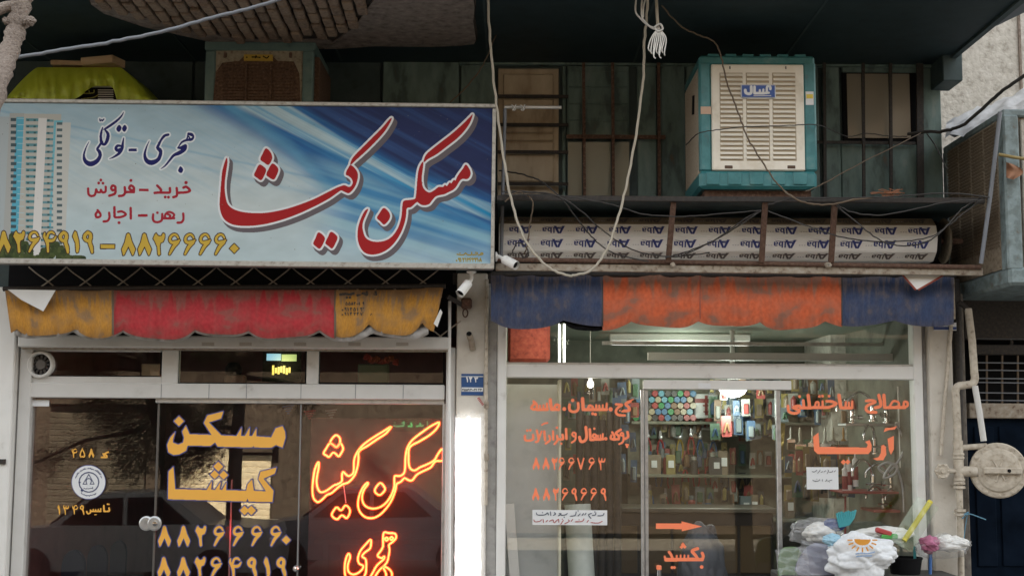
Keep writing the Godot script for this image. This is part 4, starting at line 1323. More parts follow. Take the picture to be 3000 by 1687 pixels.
func agency_awning() -> void:
	var t := thing("awning", "dirty gold and red canvas awning rolled under the agency sign", "awning", W(650, 990, .40))
	var n := FastNoiseLite.new(); n.seed = 11; n.frequency = .02
	var zf := func(px: float, v: float) -> float:
		var k := n.get_noise_2d(px * 1.3, v * 18.0)
		var fine := n.get_noise_2d(px * 3.2 + 400, v * 26.0)
		return .30 + .12 * sin(v * 2.0) + (.024 * k + .006 * fine) * (.35 + .65 * v) + .010 * sin(px * .045 + 3.0 * n.get_noise_1d(px * .4)) * (1.0 - v)
	var cus := [-160, 30, 212, 359, 569, 728, 935, 1091, 1262, 1400]
	var top := func(px: float) -> float: return 849.0 - maxf(0, px - 1180) * .09
	var gold := dirty_cloth(.43, .205, .035, 44, .75)
	var red := dirty_cloth(.38, .034, .040, 45, .62)
	part("gold_cloth", cloth(12, 329, cus, top, 965, 988, zf, Vector2(18, 0)), gold, t)
	part("red_cloth", cloth(329, 981, cus, top, 967, 988, zf), red, t)
	part("gold_cloth", cloth(981, 1300, cus, top, 946, 980, zf, Vector2(0, -30)), gold, t)
	# grey back of the hem peeping out below the scallops
	var zb := func(px: float, v: float) -> float: return zf.call(px, v) - .018
	part("lining", cloth(40, 1255, cus, func(_p): return 930.0, 974, 994, zb), worn([C(.22, .20, .18), C(.34, .32, .30)], .02, .8, .8, 0.0, 46), t)
	for x in [329, 981]:
		var sg := Geo.new()
		sg.grid(2, 22, func(u: float, v: float) -> Vector3: return W(x - 3 + 6 * u, lerpf(850, scallop(x, cus, 958, 988), v), zf.call(x, v) + .004))
		part("seam", sg, M.wire_brown, t)
	# turned-over corner and curled hem
	var g := Geo.new()
	var pl := [W(20, 848, .45), W(161, 850, .45), W(125, 912, .46), W(60, 878, .46)]
	g.quad(pl[0], pl[1], pl[2], pl[3]); 
	part("turned_corner", g, M.paper_old if M.has("paper_old") else M.frame, t)
	g = Geo.new()
	g.quad(W(1290, 905, .42), W(1296, 915, .40), W(1281, 958, .42), W(1270, 948, .43))
	part("turned_corner", g, M.white, t)
	g = Geo.new()
	g.tube([W(8, 846, .30), W(1305, 838, .30)], .018, 10)
	part("roller", g, M.iron_dark, t)
	# stencilled telephone numbers
	g = Geo.new()
	var zz := func(px: float, py: float) -> float: return zf.call(px, clampf((py - 849) / 130.0, 0, 1)) + .006
	letters_on(g, number("5582-199", [30, 52, 72, 92, 112, 130, 158, 176], 835, 26, Vector2(1000, 560), 2.576, .3), zz)
	letters_on(g, number("09125124526", [0, 22, 44, 62, 90, 114, 140, 162, 190, 216, 242], 876, 30, Vector2(1000, 560), 2.576, .3), zz)
	letters_on(g, number("09123273269", [0, 22, 44, 62, 90, 114, 140, 162, 190, 216, 242], 912, 28, Vector2(1000, 560), 2.576, .3), zz)
	letters_on(g, outlines([["s", 18, [-10, 780, 30, 775, 60, 780, 90, 770]], ["s", 18, [120, 785, 160, 770, 190, 782, 190, 760]], ["s", 18, [215, 788, 240, 780, 260, 782, 258, 760]], ["o", 40, 802, 9], ["o", 62, 802, 9]], Vector2(1000, 560), 2.576), zz)
	part("lettering", g, mat(.045, .035, .03, .7), t)
	# iron hanger at the awning's end
	var h := thing("awning_bracket", "rusty awning crank bracket with iron ring on the pillar", "bracket", W(1363, 910, .12))
	g = Geo.new(); slab(g, 1350, 872, 1382, 903, .10, .17, .012); part("gear_box", g, M.rust, h)
	g = Geo.new(); g.bar(W(1310, 868, .25), W(1352, 892, .15), .03, .02); part("arm", g, M.iron_dark, h)
	g = Geo.new(); var ring := []
	for k in 16: ring.append(W(1363, 917, .14) + Vector3(cos(TAU * k / 16.0) * .017, sin(TAU * k / 16.0) * .028, 0))
	g.tube(ring, .005, 8, true); part("ring", g, M.rust, h)
	var rod := thing("shutter_guide", "slim white shutter guide tube beside the pillar", "pipe", W(1318, 1800, .14))
	g = Geo.new(); g.tube([W(1317, 882, .14), W(1316, 1244, .14), W(1314, 2050, .14)], .0115, 10); part("tube", g, M.white, rod)

func letters_on(g: Geo, polys: Array, zf: Callable, h := 1.0) -> void:
	var rows := rows_of(polys, h)
	for r in rows:
		for s in rows[r]:
			var z0: float = zf.call((s[0] + s[1]) * .5, r * h)
			g.quad(W(s[0], r * h, z0), W(s[1], r * h, z0), W(s[1], (r + 1) * h, z0), W(s[0], (r + 1) * h, z0), Vector3(0, 0, 1))

func hardware_awning() -> void:
	var t := thing("awning", "faded navy and orange canvas awning above the hardware shop", "awning", W(2110, 950, .40))
	var n := FastNoiseLite.new(); n.seed = 21; n.frequency = .016
	var zf := func(px: float, v: float) -> float:
		var k := n.get_noise_2d(px * 1.0 + v * 30.0, v * 20.0)
		var fine := n.get_noise_2d(px * 3.6 + 90 - v * 40.0, v * 14.0)
		var deep := smoothstep(1800.0, 2200.0, px)
		return .30 + .11 * sin(v * 1.9) + (.032 * k + (.006 + .011 * deep) * fine) * (.3 + .7 * v) + .010 * sin(px * .05 + v * 2.0 + 4.0 * n.get_noise_1d(px * .35)) * (1.0 - v * .6)
	var cus := [1270, 1440, 1650, 1850, 2046, 2228, 2418, 2621, 2830]
	var top := func(px: float) -> float: return 802.0 + (px - 2100) * .004
	var navy := dirty_cloth(.036, .052, .105, 47, .5)
	var orange := dirty_cloth(.50, .105, .042, 48, .85)
	part("navy_cloth", cloth(1438, 1766, cus, top, 937, 955, zf), navy, t)
	part("orange_cloth", cloth(1766, 2468, cus, top, 939, 958, zf), orange, t)
	part("navy_cloth", cloth(2468, 2796, cus, top, 933, 951, zf), navy, t)
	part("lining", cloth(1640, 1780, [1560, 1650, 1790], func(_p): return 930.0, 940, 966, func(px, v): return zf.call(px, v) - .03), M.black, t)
	var g := Geo.new()
	g.tri(W(2645, 804, .44), W(2768, 804, .44), W(2684, 848, .45)); g.tri(W(2684, 848, .45), W(2768, 804, .44), W(2700, 846, .45))
	part("turned_corner", g, M.white, t)
	g = Geo.new(); g.bar(W(2646, 805, .445), W(2685, 849, .455), .012, .003); g.bar(W(2766, 806, .445), W(2692, 849, .455), .012, .003)
	part("corner_piping", g, mat(.25, .05, .03, .7), t)
	for x in [1766, 2052, 2468]:
		var sg := Geo.new()
		sg.grid(2, 22, func(u: float, v: float) -> Vector3: return W(x - 2 + 4 * u, lerpf(804, scallop(x, cus, 934, 957) - 2, v), zf.call(x, v) + .004))
		part("seam", sg, mat(.26, .07, .04, .8) if x not in [1766, 2468] else M.wire_dark, t)
	g = Geo.new(); slab(g, 2784, 812, 2800, 935, .28, .31, .003); part("end_rope", g, M.rust_pale, t)
	g = Geo.new(); g.tube([W(1440, 803, .30), W(2800, 806, .30)], .02, 10); part("roller", g, M.iron_dark, t)

# ---------------------------------------------------------------- rolled-up shutter and the iron shelf above the hardware shop
func shutter_roll() -> void:
	var zc := .20
	var c0 := W(1462, 701, zc)
	var c1 := W(2728, 706, zc)
	var t := thing("roller_shutter", "rolled up roller shutter printed with rows of blue logos", "roller shutter", (c0 + c1) * .5 + Vector3(0, -.15, 0))
	var ax := (c1 - c0).normalized()
	var up := Vector3(0, 1, 0)
	var fr := ax.cross(up).normalized()
	up = fr.cross(ax)
	var R := .158
	var clean := worn([C(.70, .68, .65), C(.82, .81, .79), C(.85, .84, .82)], .01, 1.0, .4, .0, 50, Vector2(.4, 1))
	var dust := worn([C(.17, .13, .09), C(.27, .215, .155), C(.34, .29, .22)], .012, .8, .8, 0.0, 51)
	var blue := mat(.030, .045, .20, .5)
	var faded := mat(.12, .10, .10, .7)
	var pale_ink := mat(.42, .42, .46, .6)
	var font := SystemFont.new()
	font.font_names = PackedStringArray(["Droid Sans"])
	font.font_weight = 700
	var tm := TextMesh.new()
	tm.text = "lba"; tm.font = font; tm.font_size = 32; tm.pixel_size = .00165; tm.depth = .0008
	var am := TextMesh.new()
	am.text = "A"; am.font = font; am.font_size = 48; am.pixel_size = .00165; am.depth = .0008
	var small := TextMesh.new()
	small.text = "= = ="; small.font = font; small.font_size = 16; small.pixel_size = .0011; small.depth = .0008
	for k in 10:
		var a0 := TAU * k / 10.0
		var a1 := TAU * (k + 1) / 10.0
		var p := fr * cos(a0) * R + up * sin(a0) * R
		var q := fr * cos(a1) * R + up * sin(a1) * R
		var e := (q - p) * .03
		var mid := (p + q) * .5
		var nn := mid.normalized()
		var g := Geo.new()
		var len := c0.distance_to(c1)
		g.box((c0 + c1) * .5 + mid - nn * .006, Vector3(len, (q - p).length() * .965, .012), Basis(ax, (q - p).normalized(), ax.cross((q - p).normalized())), .003)
		var sl := part("slat", g, dust if k in [1, 2, 3] else clean, t)
		if k == 0 or k == 9 or k == 1 or k == 8:
			var w := 97.0 * (EYE.z - zc) / FOCAL
			for i in 14:
				var s: float = .05 + i * w + (.008 if k == 0 else -.004)
				if s > len - .14: break
				var o := MeshInstance3D.new()
				o.mesh = tm
				o.material_override = blue if k in [0, 9] else faded
				o.name = "logo"
				var by := (q - p).normalized()
				var bx := ax
				o.basis = Basis(-bx * 1.2, -by, bx.cross(by))
				o.position = c0 + mid + ax * (s + .055) - by * .001 + nn * .0015 - t.position
				sl.add_child(o, true)
				var oa := MeshInstance3D.new()
				oa.mesh = am; oa.material_override = o.material_override; oa.name = "logo_initial"
				oa.basis = Basis(-bx * 1.5, -by, bx.cross(by))
				oa.position = o.position + ax * .074 + by * .004
				sl.add_child(oa, true)
				var os := MeshInstance3D.new()
				os.mesh = small; os.material_override = pale_ink; os.name = "small_print"
				os.basis = o.basis
				os.position = o.position - ax * .075 - by * .006
				sl.add_child(os, true)
				var g2 := Geo.new()
				var sw := []
				for j in 7: sw.append(c0 + mid + ax * (s + .02 + .15 * j / 6.0) + by * (.022 + .008 * sin(PI * j / 6.0) * -1.0 + .004) + nn * .002)
				g2.tube(sw, [.0008, .0016, .002, .002, .002, .0016, .0008], 5)
				part("swash", g2, o.material_override, sl)
	var g := Geo.new()
	var xf := Transform3D(Basis(up, ax, up.cross(ax)), c1)
	g.lathe([[.14, -.01], [.14, .03], [.02, .03]], 24, xf); part("end_core", g, M.black, t)
	g = Geo.new(); g.lathe([[.02, .085], [.155, .085], [.16, .09], [.155, .10], [.02, .10]], 28, xf); part("end_disc", g, worn([C(.12, .10, .07), C(.22, .19, .14)], .02, .5, .7, 0.0, 52), t)
	g = Geo.new(); g.tube([c1, c1 + ax * .22], .02, 12); part("axle", g, M.rust, t)
	# shelf frame
	var s := thing("iron_shelf", "rusty iron shelf frame carrying a cooler over the shutter roll", "shelf", W(2160, 790, .5))
	g = Geo.new()
	var a := W(1456, 584, .72); var b := W(2885, 574, .72)
	var yy := (a.y + b.y) * .5
	g.span(Vector3(a.x, yy - .012, -.42), Vector3(b.x, yy + .0, .72)); part("shelf_plate", g, M.teal_dark, s)
	g = Geo.new(); g.span(Vector3(a.x, yy - .03, .70), Vector3(b.x, yy + .006, .735), .004); part("front_rail", g, M.iron_dark, s)
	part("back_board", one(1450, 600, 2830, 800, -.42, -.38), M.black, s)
	for x in [1970, 2239, 2443]:
		g = Geo.new(); g.bar(W(x - (12 if x == 1970 else 7), 768, .52), W(x + 4, 590, .70), .036, .03, Vector3(0, 0, 1), .003); part("strut", g, M.rust, s)
	g = Geo.new(); g.tube([W(1452, 760, .50), W(2000, 768, .50), W(2875, 783, .50)], .017, 10); part("front_pipe", g, M.rust, s)
	g = Geo.new(); g.bar(W(1452, 782, .48), W(2880, 797, .48), .050, .03, Vector3(0, 0, 1), .003); part("angle_bar", g, M.rust_pale, s)
	for x in [1972, 2425, 2430]:
		g = Geo.new(); g.box(W(x, 776, .52), Vector3(.03, .035, .03), Basis(Vector3(0, 0, 1), .5), .006); part("bolt", g, M.rust_pale, s)
	# upright conduit with a short cross pipe beside the cream shutter
	var c := thing("clothes_rail", "grey pipe rail with rag ties beside the cream shutter", "pipe", W(1476, 740, .40))
	g = Geo.new(); g.tube([W(1468, 760, .40), W(1473, 560, .40), W(1480, 318, .40)], .012, 8); part("upright", g, M.wire_grey, c)
	g = Geo.new(); g.tube([W(1478, 314, .40), W(1645, 315, .40)], .0105, 8); part("cross_pipe", g, M.frame, c)
	for x in [1506, 1532]:
		g = Geo.new(); g.tube(curve3([W(x - 7, 307, .42), W(x + 4, 320, .43), W(x - 4, 322, .42), W(x + 6, 306, .42)], 5), .0045, 6); part("rag_tie", g, M.frame, c)

# ---------------------------------------------------------------- evaporative coolers
func coolers() -> void:
	# the new one on the shelf
	var z1 := .62
	var c := thing("air_cooler", "new cream and teal evaporative cooler standing on the iron shelf", "cooler", W(2215, 575, .3))
	var teal := worn([C(.05, .115, .115), C(.036, .17, .185), C(.05, .205, .22), C(.10, .24, .245)], .008, .8, .35, 0.0, 53)
	var cream := worn([C(.64, .58, .47), C(.79, .74, .64), C(.82, .78, .69)], .008, 1.0, .5, 0.0, 54)
	var a := W(2052, 167, z1); var d := W(2392, 553, z1)
	var yb := W(2215, 572, z1).y + .012
	var depth := .72
	var g := Geo.new()
	g.span(Vector3(a.x, d.y, z1 - depth), Vector3(d.x, a.y, z1 - .03), .02); part("body", g, cream, c)
	g = Geo.new(); g.span(Vector3(a.x - .008, a.y - .055, z1 - depth - .01), Vector3(d.x + .008, a.y + .012, z1 + .004), .022); var lid := part("lid", g, teal, c)
	for k in 6:
		g = Geo.new(); g.box(Vector3(lerpf(a.x + .09, d.x - .09, k / 5.0), a.y + .016, z1 - .1), Vector3(.075, .016, .2), Basis(), .006); part("lid_rib", g, teal, lid)
	g = Geo.new(); slab(g, 2050, 500, 2396, 553, z1 - depth, z1 + .012, .02); var tray := part("tray", g, teal, c)
	for k in 5:
		var x := 2070.0 + k * 64
		part("tray_rib", one(x, 503, x + 40, 541, z1, z1 + .022, .008), teal, tray)
	for r in [[2050, 180, 2086, 502], [2356, 180, 2394, 502]]:
		var post := part("corner_post", one(r[0], r[1], r[2], r[3], z1 - .08, z1 + .006, .014), teal, c)
	# front panel with three columns of louvres
	var fp := part("front_panel", one(2086, 188, 2358, 499, z1 - .02, z1 + .012, .008), cream, c)
	var slotm := mat(.40, .33, .23, .8)
	var rows := 19
	for col in 3:
		var x0 := 2110.0 + col * 77.5 + 0.0
		part("louvre_recess", one(x0, 213, x0 + 68, 471, z1 + .005, z1 + .0125), slotm, fp)
		for r in rows:
			var y := 214.0 + r * (256.0 / rows)
			g = Geo.new()
			var p := W(x0 + 34, y + 5.0, z1 + .016)
			g.box(p, Vector3(66.0 * (EYE.z - z1) / FOCAL, .024, .004), Basis(Vector3(1, 0, 0), -.62), .001)
			part("louvre", g, cream, fp)
	for x in [2138, 2302]: part("screw_slot", one(x, 194, x + 3, 202, z1, z1 + .0145), M.black, fp)
	for x in [2124, 2308]: part("hand_slot", one(x, 484, x + 24, 494, z1, z1 + .0145, .004), mat(.10, .06, .04, .8), fp)
	# side panel and a torn black label
	g = Geo.new(); g.span(Vector3(a.x - .012, d.y + .1, z1 - depth + .03), Vector3(a.x + .004, a.y - .07, z1 - .05), .005); part("side_panel", g, worn([C(.30, .24, .18), C(.42, .35, .27), C(.48, .41, .33)], .05, .6, .8, 0.0, 55), c)
	g = Geo.new(); g.box(Vector3(a.x - .014, W(2030, 310, .35).y, z1 - .25), Vector3(.006, .13, .09), Basis(Vector3(1, 0, 0), .2)); part("side_mark", g, M.black, c)
	g = Geo.new(); g.span(Vector3(a.x + .03, yb - .012, z1 - depth + .02), Vector3(d.x - .02, d.y, z1 - .06)); part("plinth", g, M.rust, c)
	# stickers
	part("label_plate", one(2362, 268, 2385, 307, z1, z1 + .010), M.paper, c)
	part("label_stripe", one(2364, 276, 2383, 288, z1, z1 + .0125), mat(.70, .55, .08, .6), c)
	part("label_strip", one(2054, 312, 2084, 334, z1, z1 + .010), mat(.55, .38, .28, .6), c)
	# badge
	var bd := part("badge", one(2172, 247, 2274, 287, z1 + .006, z1 + .030, .006), mat(.55, .56, .60, .4), c)
	part("badge_face", one(2175, 250, 2271, 284, z1 + .02, z1 + .033), mat(.030, .085, .33, .45), bd)
	g = Geo.new()
	letters(g, outlines([["s", 22, [475, 680, 480, 700, 505, 708, 520, 695, 520, 655]], ["s", 20, [545, 655, 545, 700]], ["s", 20, [545, 703, 610, 703, 640, 700]], ["s", 16, [585, 700, 585, 680]], ["s", 16, [610, 700, 612, 676]], ["s", 18, [638, 700, 640, 655, 662, 652, 665, 672]], ["o", 652, 700, 9], ["s", 6, [540, 722, 668, 722]]], Vector2(2000, 0), 2.576), z1 + .036)
	part("badge_lettering", g, M.paper, bd)

	# old rusty one behind the sign
	var zo := .30
	c = thing("air_cooler", "old rusty evaporative cooler with brown louvres behind the sign", "cooler", W(770, 340, .1))
	var oldteal := worn([C(.055, .10, .095), C(.10, .165, .155), C(.13, .19, .175)], .01, .8, .6, 0.0, 56)
	var oldcream := worn([C(.14, .10, .06), C(.27, .235, .17), C(.33, .30, .23)], .02, .5, .7, 0.0, 57)
	var brown := worn([C(.040, .020, .012), C(.095, .052, .030), C(.17, .11, .07)], .03, .4, .85, 0.0, 58)
	a = W(600, 118, zo); d = W(916, 345, zo)
	g = Geo.new(); g.span(Vector3(a.x + .02, d.y, zo - .66), Vector3(d.x - .02, a.y - .02, zo - .03)); part("body", g, oldteal, c)
	g = Geo.new(); g.span(Vector3(a.x - .004, a.y - .07, zo - .68), Vector3(d.x + .004, a.y, zo), .01); part("lid", g, oldteal, c)
	part("corner_post", one(598, 147, 628, 345, zo - .06, zo, .01), oldteal, c)
	part("corner_post", one(884, 147, 916, 345, zo - .06, zo, .01), oldteal, c)
	fp = part("front_panel", one(628, 147, 884, 345, zo - .03, zo - .008, .005), oldcream, c)
	g = Geo.new()
	var pl := pts2([640, 345, 622, 300, 632, 210, 650, 184, 700, 178, 712, 166, 800, 166, 812, 178, 860, 180, 876, 215, 880, 300, 872, 345])
	var pw := PackedVector2Array()
	for q in pl:
		var w3 := W(q.x, q.y, zo - .004); pw.append(Vector2(w3.x, w3.y))
	g.prism(pw, .01, Transform3D(Basis(), Vector3(0, 0, zo - .002))); var pad := part("rust_pad", g, brown, fp)
	for col in 3:
		for r in 17:
			g = Geo.new()
			var x := 682.0 + col * 75
			g.box(W(x, 190 + r * 9.0, zo + .004), Vector3(62 * (EYE.z - zo) / FOCAL, .015, .004), Basis(Vector3(1, 0, 0), -.5), .001); part("louvre", g, brown, fp)
	for x in [718, 790]:
		part("divider", one(x - 3, 185, x + 3, 345, zo - .002, zo + .009), brown, fp)
	bd = part("badge", one(713, 159, 798, 178, zo, zo + .012, .004), mat(.42, .27, .03, .6), c)
	g = Geo.new()
	letters(g, outlines([["s", 10, [1900, 430, 1960, 432]], ["s", 9, [1985, 425, 2010, 438, 2025, 425]], ["s", 9, [1930, 420, 1925, 436]], ["o", 1860, 432, 6]], Vector2(0, 0), 2.576), zo + .0145)
	part("badge_lettering", g, M.black, bd)
	for x in [658, 850]: part("screw", one(x - 4, 153, x + 4, 168, zo - .01, zo + .004, .003), M.rust, c)
	g = Geo.new(); g.span(Vector3(d.x - .01, d.y, zo - .62), Vector3(d.x + .03, a.y - .1, zo - .05), .006); part("side_panel", g, brown, c)

	# the one under a green tarpaulin
	c = thing("air_cooler", "small cooler with black grille under a green tarpaulin behind the sign", "cooler", W(230, 340, .1))
	a = W(110, 222, .2); d = W(350, 345, .2)
	g = Geo.new(); g.span(Vector3(a.x, d.y, -.25), Vector3(d.x, a.y, .2), .02); part("body", g, M.white, c)
	g = Geo.new(); slab(g, 195, 256, 340, 345, .18, .206); part("grille_back", g, M.black, c)
	for k in 6:
		part("grille_bar", one(285, 262 + k * 6.5, 330, 264.5 + k * 6.5, .2, .212), M.frame, c)
	g = Geo.new(); letters(g, outlines([["s", 8, [600, 700, 640, 705, 700, 700, 705, 680]], ["s", 8, [630, 690, 632, 705]], ["s", 8, [670, 702, 668, 685]], ["s", 6, [610, 745, 700, 735, 735, 715]]], Vector2.ZERO, 2.576), .215)
	part("lettering", g, mat(.35, .32, .06, .6), c)
	var nz := FastNoiseLite.new(); nz.seed = 4; nz.frequency = .018
	var tm := worn([C(.26, .32, .022), C(.42, .50, .04), C(.50, .57, .06)], .01, .9, .5, 0.0, 59)
	tm.backlight_enabled = true; tm.backlight = Color(.25, .3, .04)
	g = Geo.new()
	var tarp := func(u: float, v: float) -> Vector3:
		var px := lerpf(18, 448, u)
		var prof := 197.0 + 98.0 * pow(clampf((absf(u - .49) - .28) / .23, 0.0, 1.0), 1.25)
		var lowy := 298.0 - 46.0 * smoothstep(195.0, 285.0, px) * smoothstep(345.0, 325.0, px)
		var py := lerpf(prof, maxf(prof + 2, lowy), v)
		var fold := nz.get_noise_2d(px * 1.6, v * 30.0)
		return W(px + fold * 5.0 * v, py, .16 + .12 * sin(minf(v * 2.2, 1.57)) + .05 * fold * (.2 + v))
	g.grid(80, 24, tarp)
	var top := func(u: float, v: float) -> Vector3:
		var p: Vector3 = tarp.call(u, 0.0)
		return p + Vector3(0, .02 * sin(u * 9.0) * v, -.42 * v)
	g.grid(80, 6, top)
	solo("tarpaulin", g, tm, "crumpled yellow green tarpaulin draped over a cooler behind the sign", "tarpaulin", W(230, 296, .25))
	var wd := worn([C(.26, .16, .08), C(.42, .29, .17), C(.50, .37, .24)], .01, .5, .8, 0.0, 60, Vector2(.3, 1))
	g = Geo.new(); g.box(W(205, 190, .1), Vector3(.25, .035, .12), Basis(Vector3(0, 1, 0), .1), .003); solo("timber_offcut", g, wd, "thin timber offcut lying on the green tarpaulin", "wood", W(205, 197, .1))
	g = Geo.new(); g.box(W(300, 184, .16), Vector3(.26, .055, .16), Basis(Vector3(0, 1, 0), -.3), .003); solo("timber_block", g, wd, "thicker pale timber block on top of the green tarpaulin", "wood", W(300, 196, .16))

	var dusty_brown := worn([C(.09, .065, .042), C(.17, .13, .09), C(.24, .19, .14)], .03, .5, .9, 0.0, 64)
	# the battered pale blue one hanging over the pavement next door
	var pb := worn([C(.11, .085, .06), C(.13, .165, .165), C(.19, .24, .245), C(.26, .31, .31)], .012, .7, .6, 0.0, 61)
	c = thing("air_cooler", "battered pale blue cooler with rusty louvred side next door", "cooler", W(2930, 830, .3))
	var f0 := W(2940, 318, .75); var f1 := W(2935, 835, .75)
	var k0 := W(2782, 404, -.45)
	var x0 := f0.x
	g = Geo.new(); g.span(Vector3(x0 + .02, f1.y + .02, -.40), Vector3(x0 + .85, f0.y - .02, .70)); part("body", g, M.rust_pale, c)
	g = Geo.new(); g.span(Vector3(x0, f0.y - .05, -.45), Vector3(x0 + .9, f0.y, .74), .01); part("lid", g, pb, c)
	g = Geo.new(); g.span(Vector3(x0, f1.y, -.45), Vector3(x0 + .9, f1.y + .12, .76), .02); part("tray", g, pb, c)
	g = Geo.new(); g.span(Vector3(x0 - .004, f1.y + .1, .64), Vector3(x0 + .10, f0.y - .04, .755), .012); part("corner_post", g, pb, c)
	g = Geo.new(); g.span(Vector3(x0 - .004, f1.y + .1, -.45), Vector3(x0 + .04, f0.y - .04, -.36), .01); part("corner_post", g, pb, c)
	g = Geo.new(); g.span(Vector3(x0 + .12, f1.y + .14, .70), Vector3(x0 + .84, f0.y - .07, .735), .006); part("front_panel", g, worn([C(.20, .17, .12), C(.36, .33, .28), C(.42, .40, .35)], .02, .6, .7, 0.0, 62), c)
	g = Geo.new(); g.span(Vector3(x0 + .008, f1.y + .12, -.36), Vector3(x0 + .02, f0.y - .05, .64)); var sp := part("side_panel", g, worn([C(.12, .09, .06), C(.24, .19, .135), C(.30, .25, .19)], .02, .6, .85, 0.0, 65), c)
	for col in 4:
		for r in 36:
			g = Geo.new()
			g.box(Vector3(x0 + .004, f1.y + .28 + r * .0235, -.26 + col * .25), Vector3(.004, .016, .21), Basis(Vector3(0, 0, 1), .5))
			part("louvre", g, dusty_brown, sp)
	# cover sheet thrown over its back
	g = Geo.new()
	g.grid(20, 14, func(u: float, v: float) -> Vector3:
		var p := W(lerpf(2772, 3040, u), lerpf(362 - 120 * u, 408 - 92 * u, v), lerpf(-.5, .1, v))
		return p + Vector3(0, .05 * nz.get_noise_2d(u * 300, v * 200), .05 * nz.get_noise_2d(u * 240 + 50, v * 150)))
	solo("cover_sheet", g, worn([C(.34, .34, .35), C(.48, .48, .49), C(.56, .56, .57)], .012, .8, .7, 0.0, 63), "grey white plastic sheet thrown over the battered cooler", "sheet", W(2860, 390, -.2))
	# stand pipe leaning in front
	g = Geo.new(); g.tube([W(2932, 328, .78), W(2905, 560, .74), W(2876, 772, .68)], .014, 10)
	solo("drain_pipe", g, M.wire_grey, "slanting grey pipe in front of the battered cooler", "pipe", W(2876, 772, .68))

# ---------------------------------------------------------------- film lettering on the glass
const WIN_MASKAN := [["p", [608, 72, 590, 130, 487, 163, 592, 272, 720, 277, 762, 205, 757, 276, 790, 276, 830, 206, 826, 276, 850, 278, 886, 212, 886, 280, 1010, 288, 1048, 212, 1105, 194, 1126, 240, 1130, 290, 1105, 375, 1050, 352, 1010, 375, 868, 372, 862, 360, 850, 372, 562, 366, 540, 330, 500, 360, 310, 356, 296, 400, 240, 430, 190, 436, 148, 412, 138, 352, 165, 288, 205, 244, 188, 300, 186, 332, 230, 350, 272, 332, 280, 290, 264, 240, 295, 192, 326, 262, 510, 268, 446, 168, 476, 105]], ["d", 237, 153, 42]]
const WIN_KISHA := [["p", [190, 535, 205, 722, 470, 728, 514, 652, 506, 726, 540, 728, 588, 657, 577, 726, 600, 728, 635, 662, 632, 730, 800, 735, 812, 680, 850, 640, 864, 735, 966, 740, 902, 640, 920, 576, 1055, 541, 1040, 592, 945, 634, 1030, 735, 1020, 830, 822, 826, 812, 800, 800, 825, 145, 806, 150, 575]], ["d", 567, 533, 42], ["d", 536, 600, 38], ["d", 612, 604, 38], ["d", 786, 900, 40], ["d", 843, 900, 40]]
const LINE_A := [   # plaster . cement . sand
	["s", 28, [150, 90, 180, 120, 178, 160, 145, 168, 128, 148, 158, 112]], ["s", 30, [178, 170, 290, 170]], ["s", 22, [215, 168, 214, 132]], ["s", 22, [250, 168, 250, 128]], ["s", 26, [288, 168, 284, 112]],
	["s", 34, [318, 72, 330, 165]], ["s", 30, [330, 172, 405, 170]], ["s", 28, [405, 160, 408, 132, 378, 122, 362, 150]], ["o", 460, 165, 20],
	["s", 28, [514, 122, 512, 168, 540, 192, 582, 188, 602, 160, 600, 108]], ["o", 545, 78, 18], ["s", 34, [645, 60, 652, 168]], ["s", 30, [652, 172, 890, 170]], ["s", 26, [700, 162, 715, 132, 745, 140, 748, 166]], ["s", 22, [782, 168, 784, 128]], ["o", 748, 212, 16], ["o", 776, 220, 16], ["s", 20, [815, 168, 814, 130]], ["s", 20, [850, 168, 850, 126]], ["s", 24, [886, 166, 890, 112]],
	["o", 930, 168, 22], ["s", 30, [1130, 88, 1082, 116, 1112, 148, 1118, 178, 1060, 186]], ["s", 14, [1156, 70, 1096, 92]], ["s", 26, [985, 118, 1045, 124, 1005, 150, 982, 190, 1004, 224, 1072, 230]], ["o", 1022, 182, 9], ["o", 1046, 190, 9],
]
const LINE_B := [   # aggregate . brick and tools
	["s", 26, [62, 436, 66, 478, 105, 484, 144, 470, 144, 428]], ["o", 85, 384, 14], ["o", 116, 380, 14], ["s", 24, [182, 382, 200, 476, 172, 500]], ["s", 20, [230, 392, 200, 478]], ["s", 26, [258, 392, 266, 480]], ["s", 18, [234, 326, 258, 312, 290, 306]], ["s", 24, [308, 436, 316, 478, 272, 514]], ["s", 24, [346, 392, 350, 474]], ["s", 24, [386, 436, 392, 480, 362, 520]], ["o", 386, 354, 14], ["s", 26, [400, 470, 446, 468, 442, 426]], ["o", 430, 516, 12], ["s", 26, [478, 368, 482, 466]],
	["s", 20, [574, 440, 574, 412, 552, 402, 540, 424, 556, 442, 574, 440, 570, 478, 536, 504]],
	["s", 30, [678, 350, 686, 448, 664, 488, 628, 492, 614, 450]], ["s", 28, [718, 372, 726, 470]], ["s", 28, [726, 476, 850, 470]], ["s", 20, [778, 468, 782, 430, 758, 420, 750, 446, 778, 452]], ["o", 764, 364, 13], ["s", 18, [802, 470, 802, 432]], ["s", 18, [826, 470, 826, 430]], ["s", 20, [848, 466, 850, 418]],
	["o", 880, 466, 18], ["s", 24, [945, 400, 968, 440, 956, 470, 930, 462, 936, 432]], ["s", 26, [958, 474, 1000, 470]], ["s", 26, [1032, 374, 984, 408, 1012, 440, 1010, 470]], ["s", 20, [1058, 440, 1056, 412, 1036, 408, 1030, 430, 1058, 442, 1054, 496, 1016, 520]], ["s", 26, [1100, 398, 1106, 446, 1070, 468]], ["o", 1088, 526, 12], ["o", 1104, 528, 12], ["o", 1096, 548, 12],
]
